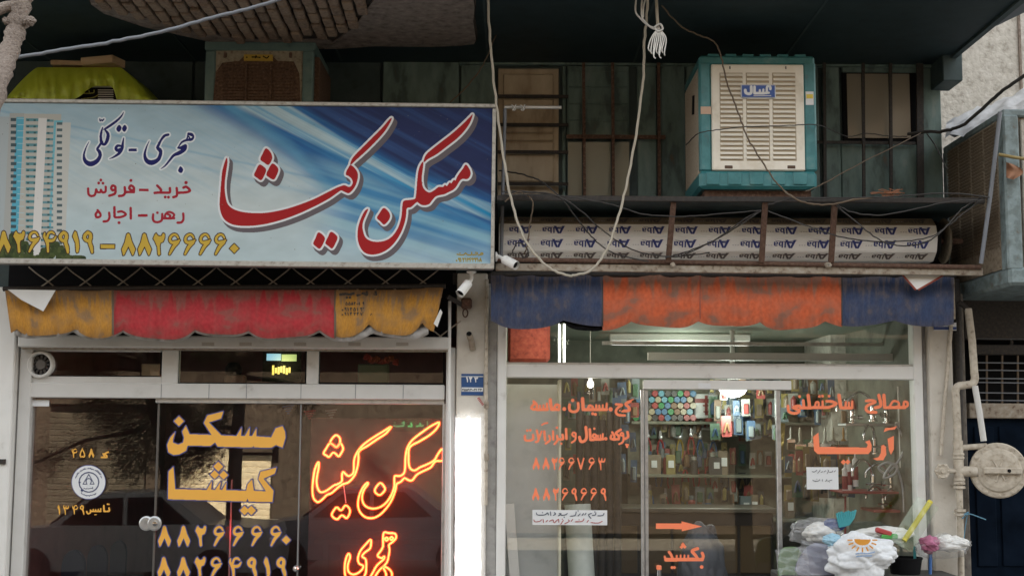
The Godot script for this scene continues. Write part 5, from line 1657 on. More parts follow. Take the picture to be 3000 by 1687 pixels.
const LINE_C := [   # building materials
	["s", 34, [262, 280, 205, 282, 190, 302, 250, 328, 232, 358, 172, 362, 128, 338, 120, 278]], ["s", 34, [300, 214, 308, 290]], ["o", 256, 166, 18], ["s", 36, [270, 300, 400, 298]], ["s", 40, [358, 152, 376, 288]], ["s", 36, [376, 298, 600, 296]], ["s", 26, [440, 286, 450, 238, 480, 236, 482, 284]], ["s", 28, [530, 290, 528, 224]], ["o", 490, 166, 17], ["o", 528, 162, 17], ["s", 34, [575, 222, 640, 226, 688, 254, 610, 292]], ["o", 604, 160, 17], ["s", 42, [722, 152, 742, 288]], ["s", 36, [742, 298, 875, 298]], ["s", 26, [800, 292, 802, 232]], ["s", 26, [838, 292, 838, 236]], ["s", 30, [876, 292, 878, 226]],
	["s", 34, [1045, 218, 1110, 214, 1150, 232, 1066, 268, 1040, 310, 1072, 348, 1160, 352]], ["s", 38, [1192, 152, 1216, 270, 1150, 298]], ["s", 40, [1252, 152, 1262, 288]], ["s", 36, [1262, 298, 1500, 296]], ["s", 26, [1320, 286, 1362, 222, 1420, 232, 1430, 272, 1390, 288]], ["s", 30, [1486, 282, 1492, 232, 1528, 236, 1530, 276, 1490, 290]],
]
const LINE_D := [["p", [1370, 630, 1370, 790, 1335, 855, 1312, 800, 1295, 665]], ["p", [1265, 538, 1330, 535, 1410, 515, 1380, 555, 1312, 562, 1250, 586]], ["p", [1220, 745, 1250, 735, 1275, 760, 1282, 850, 1245, 916, 1170, 920, 1124, 900, 1190, 880, 1216, 830]], ["p", [480, 592, 492, 760, 1048, 768, 1062, 735, 1030, 700, 1085, 680, 1108, 740, 1105, 800, 1070, 845, 470, 845, 428, 805, 415, 640]], ["d", 775, 940, 32], ["d", 826, 938, 32]]
const LINE_E := [["p", [260, 205, 720, 205, 720, 165, 1090, 258, 725, 345, 725, 305, 260, 300]]]
const LINE_F := [["s", 66, [440, 856, 760, 852, 1090, 852]], ["s", 50, [496, 716, 530, 762, 560, 840]], ["s", 40, [418, 800, 432, 850]], ["s", 34, [632, 840, 634, 782]], ["s", 34, [702, 840, 704, 776]], ["s", 34, [770, 840, 772, 776]], ["s", 34, [838, 840, 842, 780]], ["s", 58, [1010, 656, 912, 698, 966, 770, 1010, 840]], ["s", 54, [1092, 736, 1112, 790, 1098, 840]], ["d", 745, 582, 38], ["d", 720, 628, 36], ["d", 776, 622, 36], ["o", 548, 996, 27], ["o", 592, 996, 27], ["o", 1082, 985, 33]]

func film(called: String, polys: Array, m: Material, z: float, label: String, at: Vector3, rim = null) -> void:
	var t := thing(called, label, "lettering", at)
	if rim != null:
		var g0 := Geo.new()
		letters(g0, rim, z, 1.0)
		part("rim", g0, M.blue_film, t)
	var g := Geo.new()
	letters(g, polys, z + .002, 1.0)
	part("letters", g, m, t)

func film_number(text: String, xs: Array, y: float, h: float, o: Vector2, sc: float, m: Material, z: float, label: String, at: Vector3, rim: bool, wide := 1.0, extra := []) -> void:
	var t := thing("window_lettering", label, "lettering", at)
	for i in text.length():
		var g := Geo.new()
		letters(g, number(text[i], [xs[i]], y, h, o, sc, -.5 if rim else -.35, wide), z + .002, 1.0)
		var d := part("digit", g, m, t)
		if rim:
			g = Geo.new()
			letters(g, number(text[i], [xs[i]], y, h, o, sc, 2.6, wide), z, 1.0)
			part("rim", g, M.blue_film, d)
	for e in extra:
		var g := Geo.new()
		letters(g, outlines(e, o, sc), z + .002, 1.0)
		part("letter", g, m, t)

func window_letters() -> void:
	var w1 := Vector2(440, 1180)
	var z := .0045
	film("window_lettering", outlines(WIN_MASKAN, w1, 2.857), M.gold_film, z, "gold blue rimmed word, upper of two, above the agency telephone numbers", W(660, 1300, z), outlines(WIN_MASKAN, w1, 2.857, 3.2))
	film("window_lettering", outlines(WIN_KISHA, w1, 2.857), M.gold_film, z, "gold blue rimmed word, lower of two, with three dots above it", W(660, 1500, z), outlines(WIN_KISHA, w1, 2.857, 3.2))
	var xs := [60, 220, 372, 522, 682, 838, 998, 1098]
	film_number("88266660", xs, 1026, 178, w1, 2.857, M.gold_film, z, "gold telephone number ending in a zero on the agency glass", W(660, 1600, z), true)
	xs = [55, 218, 366, 498, 652, 806, 946, 1052]
	film_number("88264919", xs, 1288, 178, w1, 2.857, M.gold_film, z, "gold telephone number, the lowest line on the agency glass", W(660, 1690, z), true)
	var w5 := Vector2(140, 1280)
	var zd := .003
	film_number("458", [390, 530, 678], 192, 165, w5, 5.796, M.gold_film, zd, "small gold code number above the round white emblem", W(260, 1345, zd), false, 1.0, [[["s", 30, [1015, 255, 960, 285, 990, 320, 985, 345, 900, 345]], ["s", 26, [930, 285, 950, 320, 940, 345]]]])
	film_number("1349", [150, 245, 400, 530], 1150, 170, w5, 5.796, M.gold_film, zd, "small gold founding year below the round white emblem", W(260, 1500, zd), false, 1.0, [
		[["s", 26, [650, 1265, 670, 1300, 710, 1285, 715, 1240]], ["s", 26, [715, 1262, 890, 1262]], ["s", 18, [760, 1262, 762, 1225]], ["s", 18, [800, 1262, 802, 1228]], ["s", 18, [845, 1262, 846, 1225]], ["s", 22, [886, 1262, 890, 1215]]],
		[["s", 30, [940, 1165, 945, 1255]], ["s", 28, [945, 1262, 1030, 1258, 1030, 1205]]], [["o", 1005, 1140, 14], ["o", 1028, 1142, 14]], [["o", 790, 1318, 10], ["o", 810, 1318, 10]]])
	# round emblem
	var em := thing("window_emblem", "round white emblem sticker with triangle on the agency door", "sticker", W(258, 1460, zd))
	var g := Geo.new()
	letters(g, [disc_fine(w5 + Vector2(682, 768) / 5.796, 294 / 5.796)], zd, 1.0); part("rim", g, M.blue_film, em)
	g = Geo.new()
	letters(g, [disc_fine(w5 + Vector2(682, 768) / 5.796, 284 / 5.796)], zd + .002, 1.0); part("disc", g, M.paper, em)
	var sh := []
	sh.append(["r", 687, 768, 168, 18])
	sh.append(["s", 12, [590, 795, 685, 632]]); sh.append(["s", 12, [685, 632, 776, 795]]); sh.append(["s", 12, [586, 800, 655, 800]]); sh.append(["s", 12, [705, 800, 776, 800]])
	sh.append(["s", 13, [655, 800, 640, 760, 650, 720, 685, 703, 720, 722, 728, 760, 706, 800]])
	sh.append(["s", 10, [600, 870, 640, 880, 660, 865]]); sh.append(["s", 10, [670, 880, 720, 870, 750, 875, 750, 850]])
	for k in 30:
		var a := deg_to_rad(200 + k * 4.8)
		var c := Vector2(682, 768) + Vector2.from_angle(a) * 232
		var tn := Vector2.from_angle(a + PI * .5)
		if k % 7 == 6: continue
		var p0 := c - tn * 9; var p1 := c + tn * 9 + Vector2.from_angle(a) * rng.randf_range(-16, 22)
		sh.append(["s", 10, [p0.x, p0.y, c.x, c.y, p1.x, p1.y]])
	for k in 13:
		var a := deg_to_rad(58 + k * 5.4)
		var c := Vector2(682, 768) + Vector2.from_angle(a) * 226
		var tn := Vector2.from_angle(a + PI * .5)
		var p0 := c - tn * 10; var p1 := c + tn * 8 + Vector2.from_angle(a) * rng.randf_range(-18, 14)
		sh.append(["s", 10, [p0.x, p0.y, c.x, c.y, p1.x, p1.y]])
	sh.append(["o", 570, 905, 22]); sh.append(["o", 538, 770, 12])
	g = Geo.new(); letters(g, outlines(sh, w5, 5.796), zd + .004, .7); part("mark", g, mat(.05, .06, .14, .6), em)

	var o3 := Vector2(1520, 1150)
	var m = M.orange_film
	film("window_lettering", outlines(LINE_A, o3, 3.45), m, zd, "orange lettering line, topmost on the hardware side window", W(1700, 1210, zd))
	film("window_lettering", outlines(LINE_B, o3, 3.45), m, zd, "orange lettering line just above the upper telephone number", W(1700, 1290, zd))
	film_number("88266763", [136, 236, 328, 398, 496, 588, 702, 800], 652, 132, o3, 3.45, m, zd, "upper orange telephone number on the hardware side window", W(1670, 1370, zd), false, .95)
	film_number("88269669", [132, 240, 340, 432, 530, 622, 722, 826], 960, 134, o3, 3.45, m, zd, "lower orange telephone number just above the white notice strip", W(1670, 1460, zd), false, .95)
	var o4 := Vector2(2280, 1120)
	film("window_lettering", outlines(LINE_C, o4, 4.025), m, zd, "orange line of two words at the top of the hardware pane with taps", W(2480, 1200, zd))
	film("window_lettering", outlines(LINE_D, o4, 4.025), m, zd, "large orange shop name with long stroke above a white note", W(2500, 1350, zd))
	var o6 := Vector2(1880, 1500)
	film("window_arrow", outlines(LINE_E, o6, 6.133), m, zd, "orange arrow pointing along the hardware glass door", W(1990, 1556, zd))
	film("window_lettering", outlines(LINE_F, o6, 6.133), m, zd, "orange pull word under the arrow on the glass door", W(2000, 1660, zd))
	# hand-written notices
	note(Vector2(1520, 1150), 3.45, [138, 1187, 895, 1338], "white strip notice hand lettered in black and red", [
		[mat(.07, .09, .13, .8), [["s", 9, [178, 1215, 190, 1235, 260, 1235, 290, 1215, 300, 1235]], ["s", 9, [320, 1205, 324, 1240]], ["s", 9, [350, 1240, 372, 1225, 360, 1212]], ["s", 9, [400, 1245, 430, 1225, 410, 1222]], ["s", 9, [430, 1240, 470, 1235, 490, 1222]], ["s", 9, [520, 1248, 570, 1240, 580, 1205]], ["s", 9, [600, 1245, 620, 1225]], ["s", 9, [640, 1240, 655, 1222]], ["s", 9, [668, 1235, 680, 1218]], ["s", 9, [735, 1220, 705, 1235, 730, 1270]], ["s", 9, [745, 1240, 775, 1235, 780, 1215]], ["s", 9, [800, 1245, 850, 1240, 862, 1220]], ["o", 240, 1212, 6], ["o", 460, 1258, 6], ["o", 600, 1195, 6], ["o", 770, 1205, 6]]],
		[mat(.38, .06, .06, .8), [["s", 8, [152, 1285, 165, 1305, 210, 1300, 230, 1285]], ["s", 8, [245, 1280, 250, 1312]], ["s", 8, [275, 1305, 292, 1290]], ["s", 8, [310, 1300, 345, 1285, 350, 1310]], ["s", 8, [360, 1315, 400, 1280, 405, 1310]], ["s", 8, [425, 1330, 450, 1290]], ["s", 8, [465, 1325, 510, 1300, 500, 1285]], ["s", 8, [530, 1300, 545, 1280]], ["s", 8, [570, 1305, 640, 1300, 660, 1275]], ["s", 8, [690, 1310, 705, 1290]], ["s", 8, [730, 1312, 800, 1318, 845, 1300]], ["o", 440, 1278, 5], ["o", 610, 1285, 5]]]])
	note(Vector2(2280, 1120), 4.025, [340, 1000, 715, 1262], "square white paper note hand lettered in black", [
		[mat(.05, .05, .06, .8), [["s", 6, [405, 1050, 430, 1055, 460, 1035]], ["s", 6, [470, 1070, 490, 1050, 500, 1030]], ["s", 6, [510, 1060, 530, 1050]], ["s", 6, [545, 1055, 565, 1040]], ["s", 6, [580, 1075, 600, 1045, 590, 1030]], ["s", 6, [610, 1060, 640, 1055, 650, 1040]], ["s", 6, [665, 1055, 680, 1040]]]],
		[mat(.05, .05, .06, .8), [["s", 6, [410, 1150, 440, 1165, 480, 1160, 495, 1145]], ["s", 6, [525, 1145, 528, 1165]], ["s", 6, [560, 1165, 580, 1155, 575, 1145]], ["s", 6, [590, 1165, 640, 1150]], ["o", 460, 1140, 4], ["o", 610, 1175, 4]]]])

func disc_fine(c: Vector2, r: float) -> PackedVector2Array:
	var q := PackedVector2Array()
	for i in 40: q.append(c + Vector2.from_angle(TAU * i / 40.0) * r)
	return q

func note(o: Vector2, sc: float, r: Array, label: String, inks: Array) -> void:
	var a := o + Vector2(r[0], r[1]) / sc
	var b := o + Vector2(r[2], r[3]) / sc
	var t := thing("paper_note", label, "notice", W((a.x + b.x) * .5, b.y, .004))
	part("paper", one(a.x, a.y, b.x, b.y, .002, .0045), M.paper, t)
	for k in inks:
		for stroke in k[1]:
			var g := Geo.new()
			letters(g, outlines([stroke], o, sc), .008, .7)
			part("pen_stroke", g, k[0], t)

# ---------------------------------------------------------------- neon in the agency window
func neon() -> void:
	var z := -.09
	var o := Vector2(880, 1180)
	var t := thing("neon_sign", "glowing orange red neon lettering hung behind the agency glass", "neon sign", W(1080, 1650, z))
	var tube := glow(1.0, .30, .05, 1.1)
	var halo := clear(.30, .5, .03, .01, .05)  # halo round the tubes: camera bloom put in as a red glowing sleeve
	halo.emission_enabled = true
	halo.emission = lin(1.0, .045, .012)
	halo.emission_energy_multiplier = .75
	var loops := [
		[755, 200, 690, 240, 600, 295, 520, 355, 470, 420, 448, 480, 445, 560, 435, 595, 400, 612, 370, 590, 355, 578, 345, 610, 345, 655, 310, 680, 280, 690, 245, 715, 210, 738, 170, 748, 145, 720, 133, 660, 140, 600, 150, 550, 152, 500, 140, 505, 118, 560, 105, 640, 98, 720, 105, 790, 130, 825, 155, 828, 190, 800, 220, 770, 260, 755, 310, 710, 355, 680, 400, 665, 450, 610, 475, 540, 485, 470, 490, 405, 560, 360, 640, 305, 710, 260, 745, 220],
		[248, 330, 270, 290, 298, 270, 325, 290, 332, 325, 320, 350, 298, 370, 270, 350],
		[240, 342, 215, 380, 192, 422, 215, 440, 240, 452, 268, 418, 292, 425, 318, 448, 340, 420, 356, 385, 345, 352, 330, 340, 300, 372, 265, 345],
		[260, 940, 285, 890, 305, 875, 340, 900, 375, 858, 408, 885, 412, 920, 385, 965, 345, 940, 305, 975],
		[1162, 163, 1100, 190, 1040, 230, 960, 290, 920, 330, 890, 390, 878, 460, 876, 540, 865, 590, 830, 612, 790, 612, 785, 650, 785, 700, 765, 760, 730, 820, 680, 865, 620, 885, 560, 875, 525, 840, 515, 790, 530, 730, 565, 680, 555, 670, 520, 710, 490, 780, 480, 850, 495, 910, 540, 955, 600, 965, 660, 940, 720, 880, 765, 810, 795, 730, 805, 680, 840, 660, 870, 630, 900, 645, 935, 648, 975, 600, 1030, 570, 1090, 540, 1130, 490, 1192, 480, 1194, 400, 1180, 390, 1150, 430, 1120, 480, 1060, 515, 1000, 540, 960, 565, 925, 555, 908, 520, 905, 450, 915, 370, 1000, 320, 1080, 270, 1140, 215],
		[665, 670, 705, 710, 700, 740, 660, 772, 620, 735],
		[585, 1145, 540, 1190, 500, 1240, 480, 1300, 490, 1345, 525, 1365, 510, 1400, 470, 1430, 430, 1435, 400, 1410, 395, 1360, 415, 1290, 400, 1262, 378, 1310, 368, 1390, 380, 1460, 430, 1510, 490, 1500, 540, 1440, 550, 1370, 545, 1310, 515, 1285, 540, 1250, 580, 1220, 590, 1180],
		[700, 1085, 740, 1090, 790, 1095, 800, 1130, 770, 1165, 740, 1190, 745, 1225, 740, 1270, 720, 1340, 660, 1400, 610, 1470, 560, 1500, 600, 1430, 640, 1360, 695, 1310, 700, 1285, 680, 1300, 645, 1280, 670, 1240, 690, 1200, 690, 1130],
		[706, 1140, 720, 1126, 734, 1140, 720, 1154], [748, 1135, 762, 1122, 776, 1135, 762, 1148],
		[690, 1370, 740, 1390, 765, 1430, 760, 1490, 720, 1520, 715, 1430],
	]
	for l in loops:
		var p := []
		for q in smooth(pts2(l), true, 4): p.append(W(o.x + q.x / 2.858, o.y + q.y / 2.858, z))
		var g := Geo.new()
		g.tube(p, .0062, 8, true)
		var core := part("tube", g, tube, t)
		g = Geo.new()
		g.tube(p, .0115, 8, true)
		part("halo_sleeve", g, halo, core)
	var g := Geo.new()
	slab(g, 905, 1225, 1298, 1700, z - .05, z - .045); part("acrylic_board", g, clear(.50, .12, .045, .040, .45), t)
	for p in [W(1000, 1400, -.05), W(1180, 1400, -.05), W(1090, 1640, -.05)]: light_at(p, .008, Color(1, .28, .08), .12)
	# hanging lead of small red bulbs between word and dots
	g = Geo.new()
	for k in 12: g.box(W(1006 + k * .6, 1420 + k * 4.6, z - .01), Vector3(.007, .009, .007), Basis(), .002)
	part("lead", g, glow(.8, .03, .04, .25), t)
	# green running-text panel above
	var led := thing("led_panel", "small green dot matrix text panel behind the neon", "display", W(1205, 1262, -.5))
	g = Geo.new(); slab(g, 1120, 1228, 1262, 1264, -.53, -.50); part("case", g, M.black, led)
	g = Geo.new()
	letters(g, outlines([["s", 14, [780, 190, 800, 196, 840, 194, 862, 190, 866, 160]], ["o", 790, 165, 6], ["s", 12, [850, 168, 866, 168]], ["s", 14, [905, 195, 930, 196, 925, 170]], ["s", 14, [975, 195, 1005, 190, 1000, 172]], ["s", 14, [1010, 195, 1025, 190]], ["o", 1035, 215, 8], ["s", 11, [1062, 155, 1064, 192]]], Vector2(880, 1180), 2.858), -.494)
	part("lit_dots", g, glow(.03, .75, .28, .22), led)
	light_at(W(1205, 1246, -.44), .003, Color(.1, 1, .4), .05)

# ---------------------------------------------------------------- wares inside the hardware shop
func wares() -> void:
	var zb := -2.75
	# board behind, shelves
	var sh := thing("wall_rack", "pale peg board with shelves on the hardware shop's back wall", "rack", Vector3(W(2200, 1300, zb).x, 0, zb))
	var board := worn([C(.13, .13, .10), C(.20, .20, .155), C(.25, .25, .20)], .01, 1.0, .8, 0.0, 70)
	part("board", one(1840, 1090, 2760, 1760, zb - .06, zb - .02), board, sh)
	for y in [1236, 1392, 1520]:
		part("shelf", one(1850, y, 2740, y + 9, zb, zb + .30, .004), board, sh)
	# stacked spray cans, caps to the street
	var caps := [mat(.05, .16, .30, .35), mat(.02, .22, .07, .35), mat(.45, .45, .42, .35), mat(.10, .28, .36, .35), mat(.05, .05, .05, .35), mat(.35, .30, .20, .35), mat(.30, .03, .03, .35), mat(.18, .10, .05, .4)]
	var capn := ["blue", "green", "white", "turquoise", "black", "cream", "red", "brown"]
	var body := mat(.35, .35, .36, .35, .5)
	var g := Geo.new()
	var ax := Transform3D(Basis(Vector3(1, 0, 0), Vector3(0, 0, 1), Vector3(0, -1, 0)), Vector3.ZERO)
	g.lathe([[.001, -.16], [.030, -.16], [.032, -.15], [.032, -.01], [.026, .0]], 14, ax)
	var body_mesh := g.mesh()
	g = Geo.new()
	g.lathe([[.027, .0], [.029, .004], [.029, .045], [.026, .050], [.001, .050]], 16, ax)
	var cap_mesh := g.mesh()
	for r in 5:
		for k in 11:
			var px := 1862.0 + k * 18.6 + (9.0 if r % 2 else 0.0)
			var py := 1224.0 - r * 17.6
			if px > 2034: continue
			var p := W(px, py, zb + .22)
			var ci := rng.randi() % 8
			var t := thing("spray_can", "%s capped spray can in the %s row of the stacked cans" % [capn[ci], ["bottom", "second lowest", "middle", "second highest", "top"][r]], "spray can", p, "stacked spray cans")
			var o := MeshInstance3D.new(); o.mesh = body_mesh; o.material_override = body; o.name = "can"; t.add_child(o)
			o = MeshInstance3D.new(); o.mesh = cap_mesh; o.material_override = caps[ci]; o.name = "cap"; t.add_child(o)
	# pliers
	var steel := mat(.30, .30, .31, .3, .8)
	for q in [[1898, 1258, 0], [1935, 1262, 0], [1992, 1262, 1], [2025, 1255, 0], [2052, 1262, 2], [2008, 1350, 0], [2040, 1345, 0], [1930, 1345, 2], [1965, 1350, 0], [2075, 1340, 0], [1905, 1420, 2], [1950, 1430, 0], [2090, 1268, 2], [2000, 1430, 1]]:
		var col: Array = [[.38, .03, .03, "red"], [.35, .24, .03, "yellow"], [.03, .12, .30, "blue"]][q[2]]
		var p := W(q[0], q[1], zb + .05)
		var t := thing("pliers", "%s handled pliers hanging in the %s row on the hardware rack" % [col[3], "upper" if q[1] < 1300 else ("middle" if q[1] < 1400 else "lowest")], "pliers", p, "pliers on the rack")
		g = Geo.new()
		for sd in [-1.0, 1.0]:
			g.tube(curve3([p + Vector3(0, -.07, 0), p + Vector3(.022 * sd, -.12, .005), p + Vector3(.028 * sd, -.19, .005), p + Vector3(.018 * sd, -.245, 0)], 3), .009, 7)
		part("handle", g, mat(col[0], col[1], col[2], .5), t)
		g = Geo.new(); g.lathe([[.001, .014], [.018, .012], [.018, -.012], [.001, -.014]], 12, ax.translated(p + Vector3(0, -.06, 0)))
		g.bar(p + Vector3(-.006, -.06, 0), p + Vector3(-.003, .0, 0), .011, .016); g.bar(p + Vector3(.007, -.06, 0), p + Vector3(.004, .0, 0), .011, .016)
		part("jaw", g, steel, t)
	# paint brushes on the right
	var bristle := worn([C(.10, .07, .04), C(.20, .15, .09)], .04, .2, .9, 0.0, 71, Vector2(1, .2))
	for q in [[2345, 1.0, 0], [2382, .9, 0], [2418, .95, 1], [2442, .8, 0], [2472, .8, 2], [2318, .7, 1]]:
		var p := W(q[0], 1252, -1.35)
		var t := thing("paint_brush", ["pale handled wide paint brush hanging in the tap window", "white handled paint brush hanging in the tap window", "amber handled paint brush hanging in the tap window"][q[2]], "brush", p, "paint brushes in the window")
		var s: float = q[1]
		g = Geo.new()
		g.tube([p, p + Vector3(0, -.05, 0) * s, p + Vector3(0, -.11, 0) * s, p + Vector3(0, -.135, 0) * s], [.007 * s, .013 * s, .010 * s, .03 * s], 10); part("handle", g, [mat(.42, .40, .33, .5), mat(.5, .5, .46, .4), mat(.42, .22, .05, .4)][q[2]], t)
		g = Geo.new(); g.box(p + Vector3(0, -.155, 0) * s, Vector3(.095, .045, .024) * s, Basis(), .003); part("ferrule", g, M.chrome, t)
		g = Geo.new(); g.box(p + Vector3(0, -.215, 0) * s, Vector3(.092, .08, .020) * s, Basis(), .004); part("bristles", g, bristle, t)
	# carded goods and packets along the rack and in the window
	var hues := [[.26, .05, .045, "red"], [.06, .11, .19, "blue"], [.28, .23, .08, "yellow"], [.34, .34, .31, "white"], [.07, .14, .085, "green"], [.05, .05, .05, "black"], [.22, .13, .07, "orange"], [.18, .215, .23, "pale blue"], [.22, .175, .125, "buff"]]
	var hm := []
	for h in hues: hm.append(mat(h[0], h[1], h[2], .45))
	var spots := []
	for k in 19: spots.append([2098 + (k % 7) * 26 + rng.randf_range(-5, 5), 1285 + int(k / 7.0) * 80 + rng.randf_range(-10, 10), zb + .06 + rng.randf() * .1, "on the back rack"])
	for k in 16: spots.append([1665 + (k % 8) * 27 + rng.randf_range(-5, 5), 1310 + int(k / 8.0) * 90 + rng.randf_range(-14, 14), -1.6 - rng.randf() * .4, "in the side window by the dark pipes"])
	for k in 16: spots.append([2316 + (k % 8) * 25 + rng.randf_range(-5, 5), 1385 + int(k / 8.0) * 75 + rng.randf_range(-10, 10), -1.1 - rng.randf() * .3, "below the paint brushes"])
	for k in 10: spots.append([1905 + (k % 10) * 36 + rng.randf_range(-5, 5), 1480 + rng.randf_range(-10, 10), zb + .15, "over the lowest rack shelf"])
		# more of the crowded depth of the shop
	for k in 42: spots.append([2090 + (k % 14) * 14 + rng.randf_range(-6, 6), 1160 + int(k / 14.0) * 62 + rng.randf_range(-12, 12), -1.7 - rng.randf() * .9, "deep inside behind the door"])
	for k in 30: spots.append([1905 + (k % 15) * 13 + rng.randf_range(-5, 5), 1262 + int(k / 15.0) * 110 + rng.randf_range(-25, 25), zb + .05, "among the pliers on the rack"])
	for k in 34: spots.append([2305 + (k % 17) * 15 + rng.randf_range(-5, 5), 1150 + int(k / 17.0) * 60 + rng.randf_range(-14, 14), -1.9 - rng.randf() * .5, "behind the paint brushes"])
	for k in 24: spots.append([1662 + (k % 12) * 18 + rng.randf_range(-5, 5), 1170 + int(k / 12.0) * 62 + rng.randf_range(-14, 14), -2.0 - rng.randf() * .4, "high up behind the dark pipes"])
	for k in 36: spots.append([2306 + (k % 18) * 21 + rng.randf_range(-7, 7), 1215 + int(k / 18.0) * 175 + rng.randf_range(-40, 40), -1.5 - rng.randf() * .8, "amid the crowded tap window"])
	var idx := 0
	for s in spots:
		var h := rng.randi() % hues.size()
		var p := W(s[0], s[1], s[2])
		var w := rng.randf_range(.05, .085)
		var hh := rng.randf_range(.12, .20)
		var t := thing("carded_packet", "%s %s on card hanging %s" % [hues[h][3], ["bottle shaped packet", "boxy packet", "looped part"][idx % 3], s[3]], "packet", p, "carded packets in the shop")
		g = Geo.new(); g.box(p + Vector3(0, hh * .5, 0), Vector3(w, hh, .004), Basis(Vector3(0, 0, 1), rng.randf_range(-.05, .05))); part("card", g, hm[(h + 3) % hm.size()], t)
		g = Geo.new()
		if idx % 3 == 0: g.lathe([[.001, -.07], [w * .32, -.065], [w * .32, .02], [w * .12, .04], [.001, .05]], 10, Transform3D(Basis(), p + Vector3(0, hh * .5, .02)))
		elif idx % 3 == 1: g.box(p + Vector3(0, hh * .4, .016), Vector3(w * .6, hh * .6, .028), Basis(), .008)
		else: g.tube(curve3([p + Vector3(-w * .25, hh * .2, .012), p + Vector3(0, hh * .65, .02), p + Vector3(w * .25, hh * .25, .012)], 4), .010, 7)
		part("content", g, hm[h], t)
		idx += 1
	# boxes and jars standing on the shelves
	for k in 34:
		var row := k % 3
		var px := 2050.0 + rng.randf() * 230.0 if row == 0 else (1860.0 + rng.randf() * 420.0)
		if k > 20: px = 2310.0 + rng.randf() * 370.0
		var base := W(px, [1236, 1392, 1520][row], zb + .15 + rng.randf() * .1)
		var h := rng.randi() % hues.size()
		var hh := rng.randf_range(.10, .22)
		var t := thing("stock_box" if k % 2 else "stock_jar", ("small %s carton standing on the %s shelf" if k % 2 else "%s capped jar standing on the %s shelf") % [hues[h][3], ["top rack", "middle rack", "lowest rack"][row]], "carton" if k % 2 else "jar", base, "stock on the shelves")
		g = Geo.new()
		if k % 2:
			g.box(base + Vector3(0, hh * .5, 0), Vector3(rng.randf_range(.06, .14), hh, .08), Basis(Vector3(0, 1, 0), rng.randf_range(-.3, .3)), .003); part("carton", g, hm[h], t)
			g = Geo.new(); g.box(base + Vector3(0, hh * .55, .053), Vector3(.05, hh * .35, .003)); part("label", g, M.paper, t)
		else:
			g.lathe([[.001, 0], [.032, 0], [.034, .01], [.034, hh * .7], [.02, hh * .8]], 12, Transform3D(Basis(), base)); part("jar", g, hm[(h + 2) % hm.size()], t)
			g = Geo.new(); g.lathe([[.024, hh * .78], [.024, hh * .95], [.001, hh * .95]], 12, Transform3D(Basis(), base)); part("cap", g, hm[h], t)
	# red lettered white bag hanging by the shelf
	var t := thing("cement_packet", "white packet with red band beside the spray cans", "packet", W(2070, 1226, zb + .2))
	part("pack", one(2036, 1154, 2104, 1226, zb + .12, zb + .2, .01), M.paper, t)
	part("band", one(2036, 1168, 2104, 1180, zb + .19, zb + .204), hm[0], t)
	var gg := Geo.new(); slab(gg, 2066, 1158, 2074, 1216, zb + .19, zb + .207); slab(gg, 2060, 1186, 2080, 1190, zb + .19, zb + .207); slab(gg, 2062, 1204, 2080, 1208, zb + .19, zb + .207); part("lettering", gg, hm[0], t)
	# sealant cartridges
	for q in [[2490, 1395], [2508, 1380], [2478, 1408]]:
		var b := W(q[0], q[1] + 45, -.75)
		t = thing("sealant_cartridge", "white sealant cartridge with red label in the tap window", "cartridge", b, "sealant cartridges")
		g = Geo.new(); g.lathe([[.001, 0], [.022, 0], [.022, .20], [.008, .215], [.004, .26], [.001, .26]], 14, Transform3D(Basis(), b)); part("cartridge", g, M.white, t)
		g = Geo.new(); g.lathe([[.0225, .05], [.0228, .06], [.0228, .14], [.0225, .15]], 14, Transform3D(Basis(), b)); part("label", g, hm[0], t)
	gg = Geo.new(); slab(gg, 2470, 1440, 2640, 1447, -.95, -.55, .004)
	var stand := thing("tap_stand", "red wire display step holding chrome taps", "stand", W(2560, 1600, -.7))
	part("upper_step", gg, hm[0], stand)
	gg = Geo.new(); slab(gg, 2560, 1494, 2640, 1502, -.85, -.5, .004); part("lower_step", gg, hm[0], stand)
	gg = Geo.new()
	for x in [2478, 2632]: gg.tube([W(x, 1446, -.75), W(x, 2000, -.75)], .008, 8)
	part("leg", gg, hm[0], stand)
	# taps
	var taps := [[2560, 1440, 1.2, 0.2], [2612, 1438, 1.0, -.3], [2590, 1494, .9, .1], [2625, 1494, .8, .4], [2500, 1240, .9, .2], [2560, 1235, 1.1, -.2], [2600, 1240, .9, .3], [2565, 1330, 1.1, .5]]
	for i in taps.size():
		var q: Array = taps[i]
		var b := W(q[0], q[1], -.72)
		var s: float = q[2]
		t = thing("chrome_tap", "polished chrome mixer tap standing %s in the tap window" % ("on the upper red step" if i < 2 else ("on the lower red step" if i < 4 else ("on the thin metal shelf" if i < 7 else "between shelf and red step"))), "tap", b, "chrome taps")
		var r := Basis(Vector3(0, 1, 0), q[3])
		g = Geo.new(); g.lathe([[.03 * s, 0], [.03 * s, .012], [.018 * s, .02], [.018 * s, .10 * s], [.012 * s, .12 * s], [.001, .125 * s]], 16, Transform3D(Basis(), b)); part("body", g, M.chrome, t)
		g = Geo.new()
		g.tube(curve3([b + Vector3(0, .08, 0) * s, b + r * Vector3(-.03, .17, .02) * s, b + r * Vector3(-.10, .20, .05) * s, b + r * Vector3(-.17, .15, .08) * s, b + r * Vector3(-.18, .10, .085) * s], 5), .010 * s, 10); part("spout", g, M.chrome, t)
		g = Geo.new()
		g.tube([b + Vector3(-.05, .05, .02) * s, b + Vector3(.05, .05, .02) * s], .008 * s, 8); g.lathe([[.001, .02], [.018, .02], [.018, -.01]], 10, Transform3D(Basis(Vector3(0, 1, 0), Vector3(1, 0, 0), Vector3(0, 0, -1)), b + Vector3(.055, .05, .02) * s)); part("handle", g, M.chrome, t)
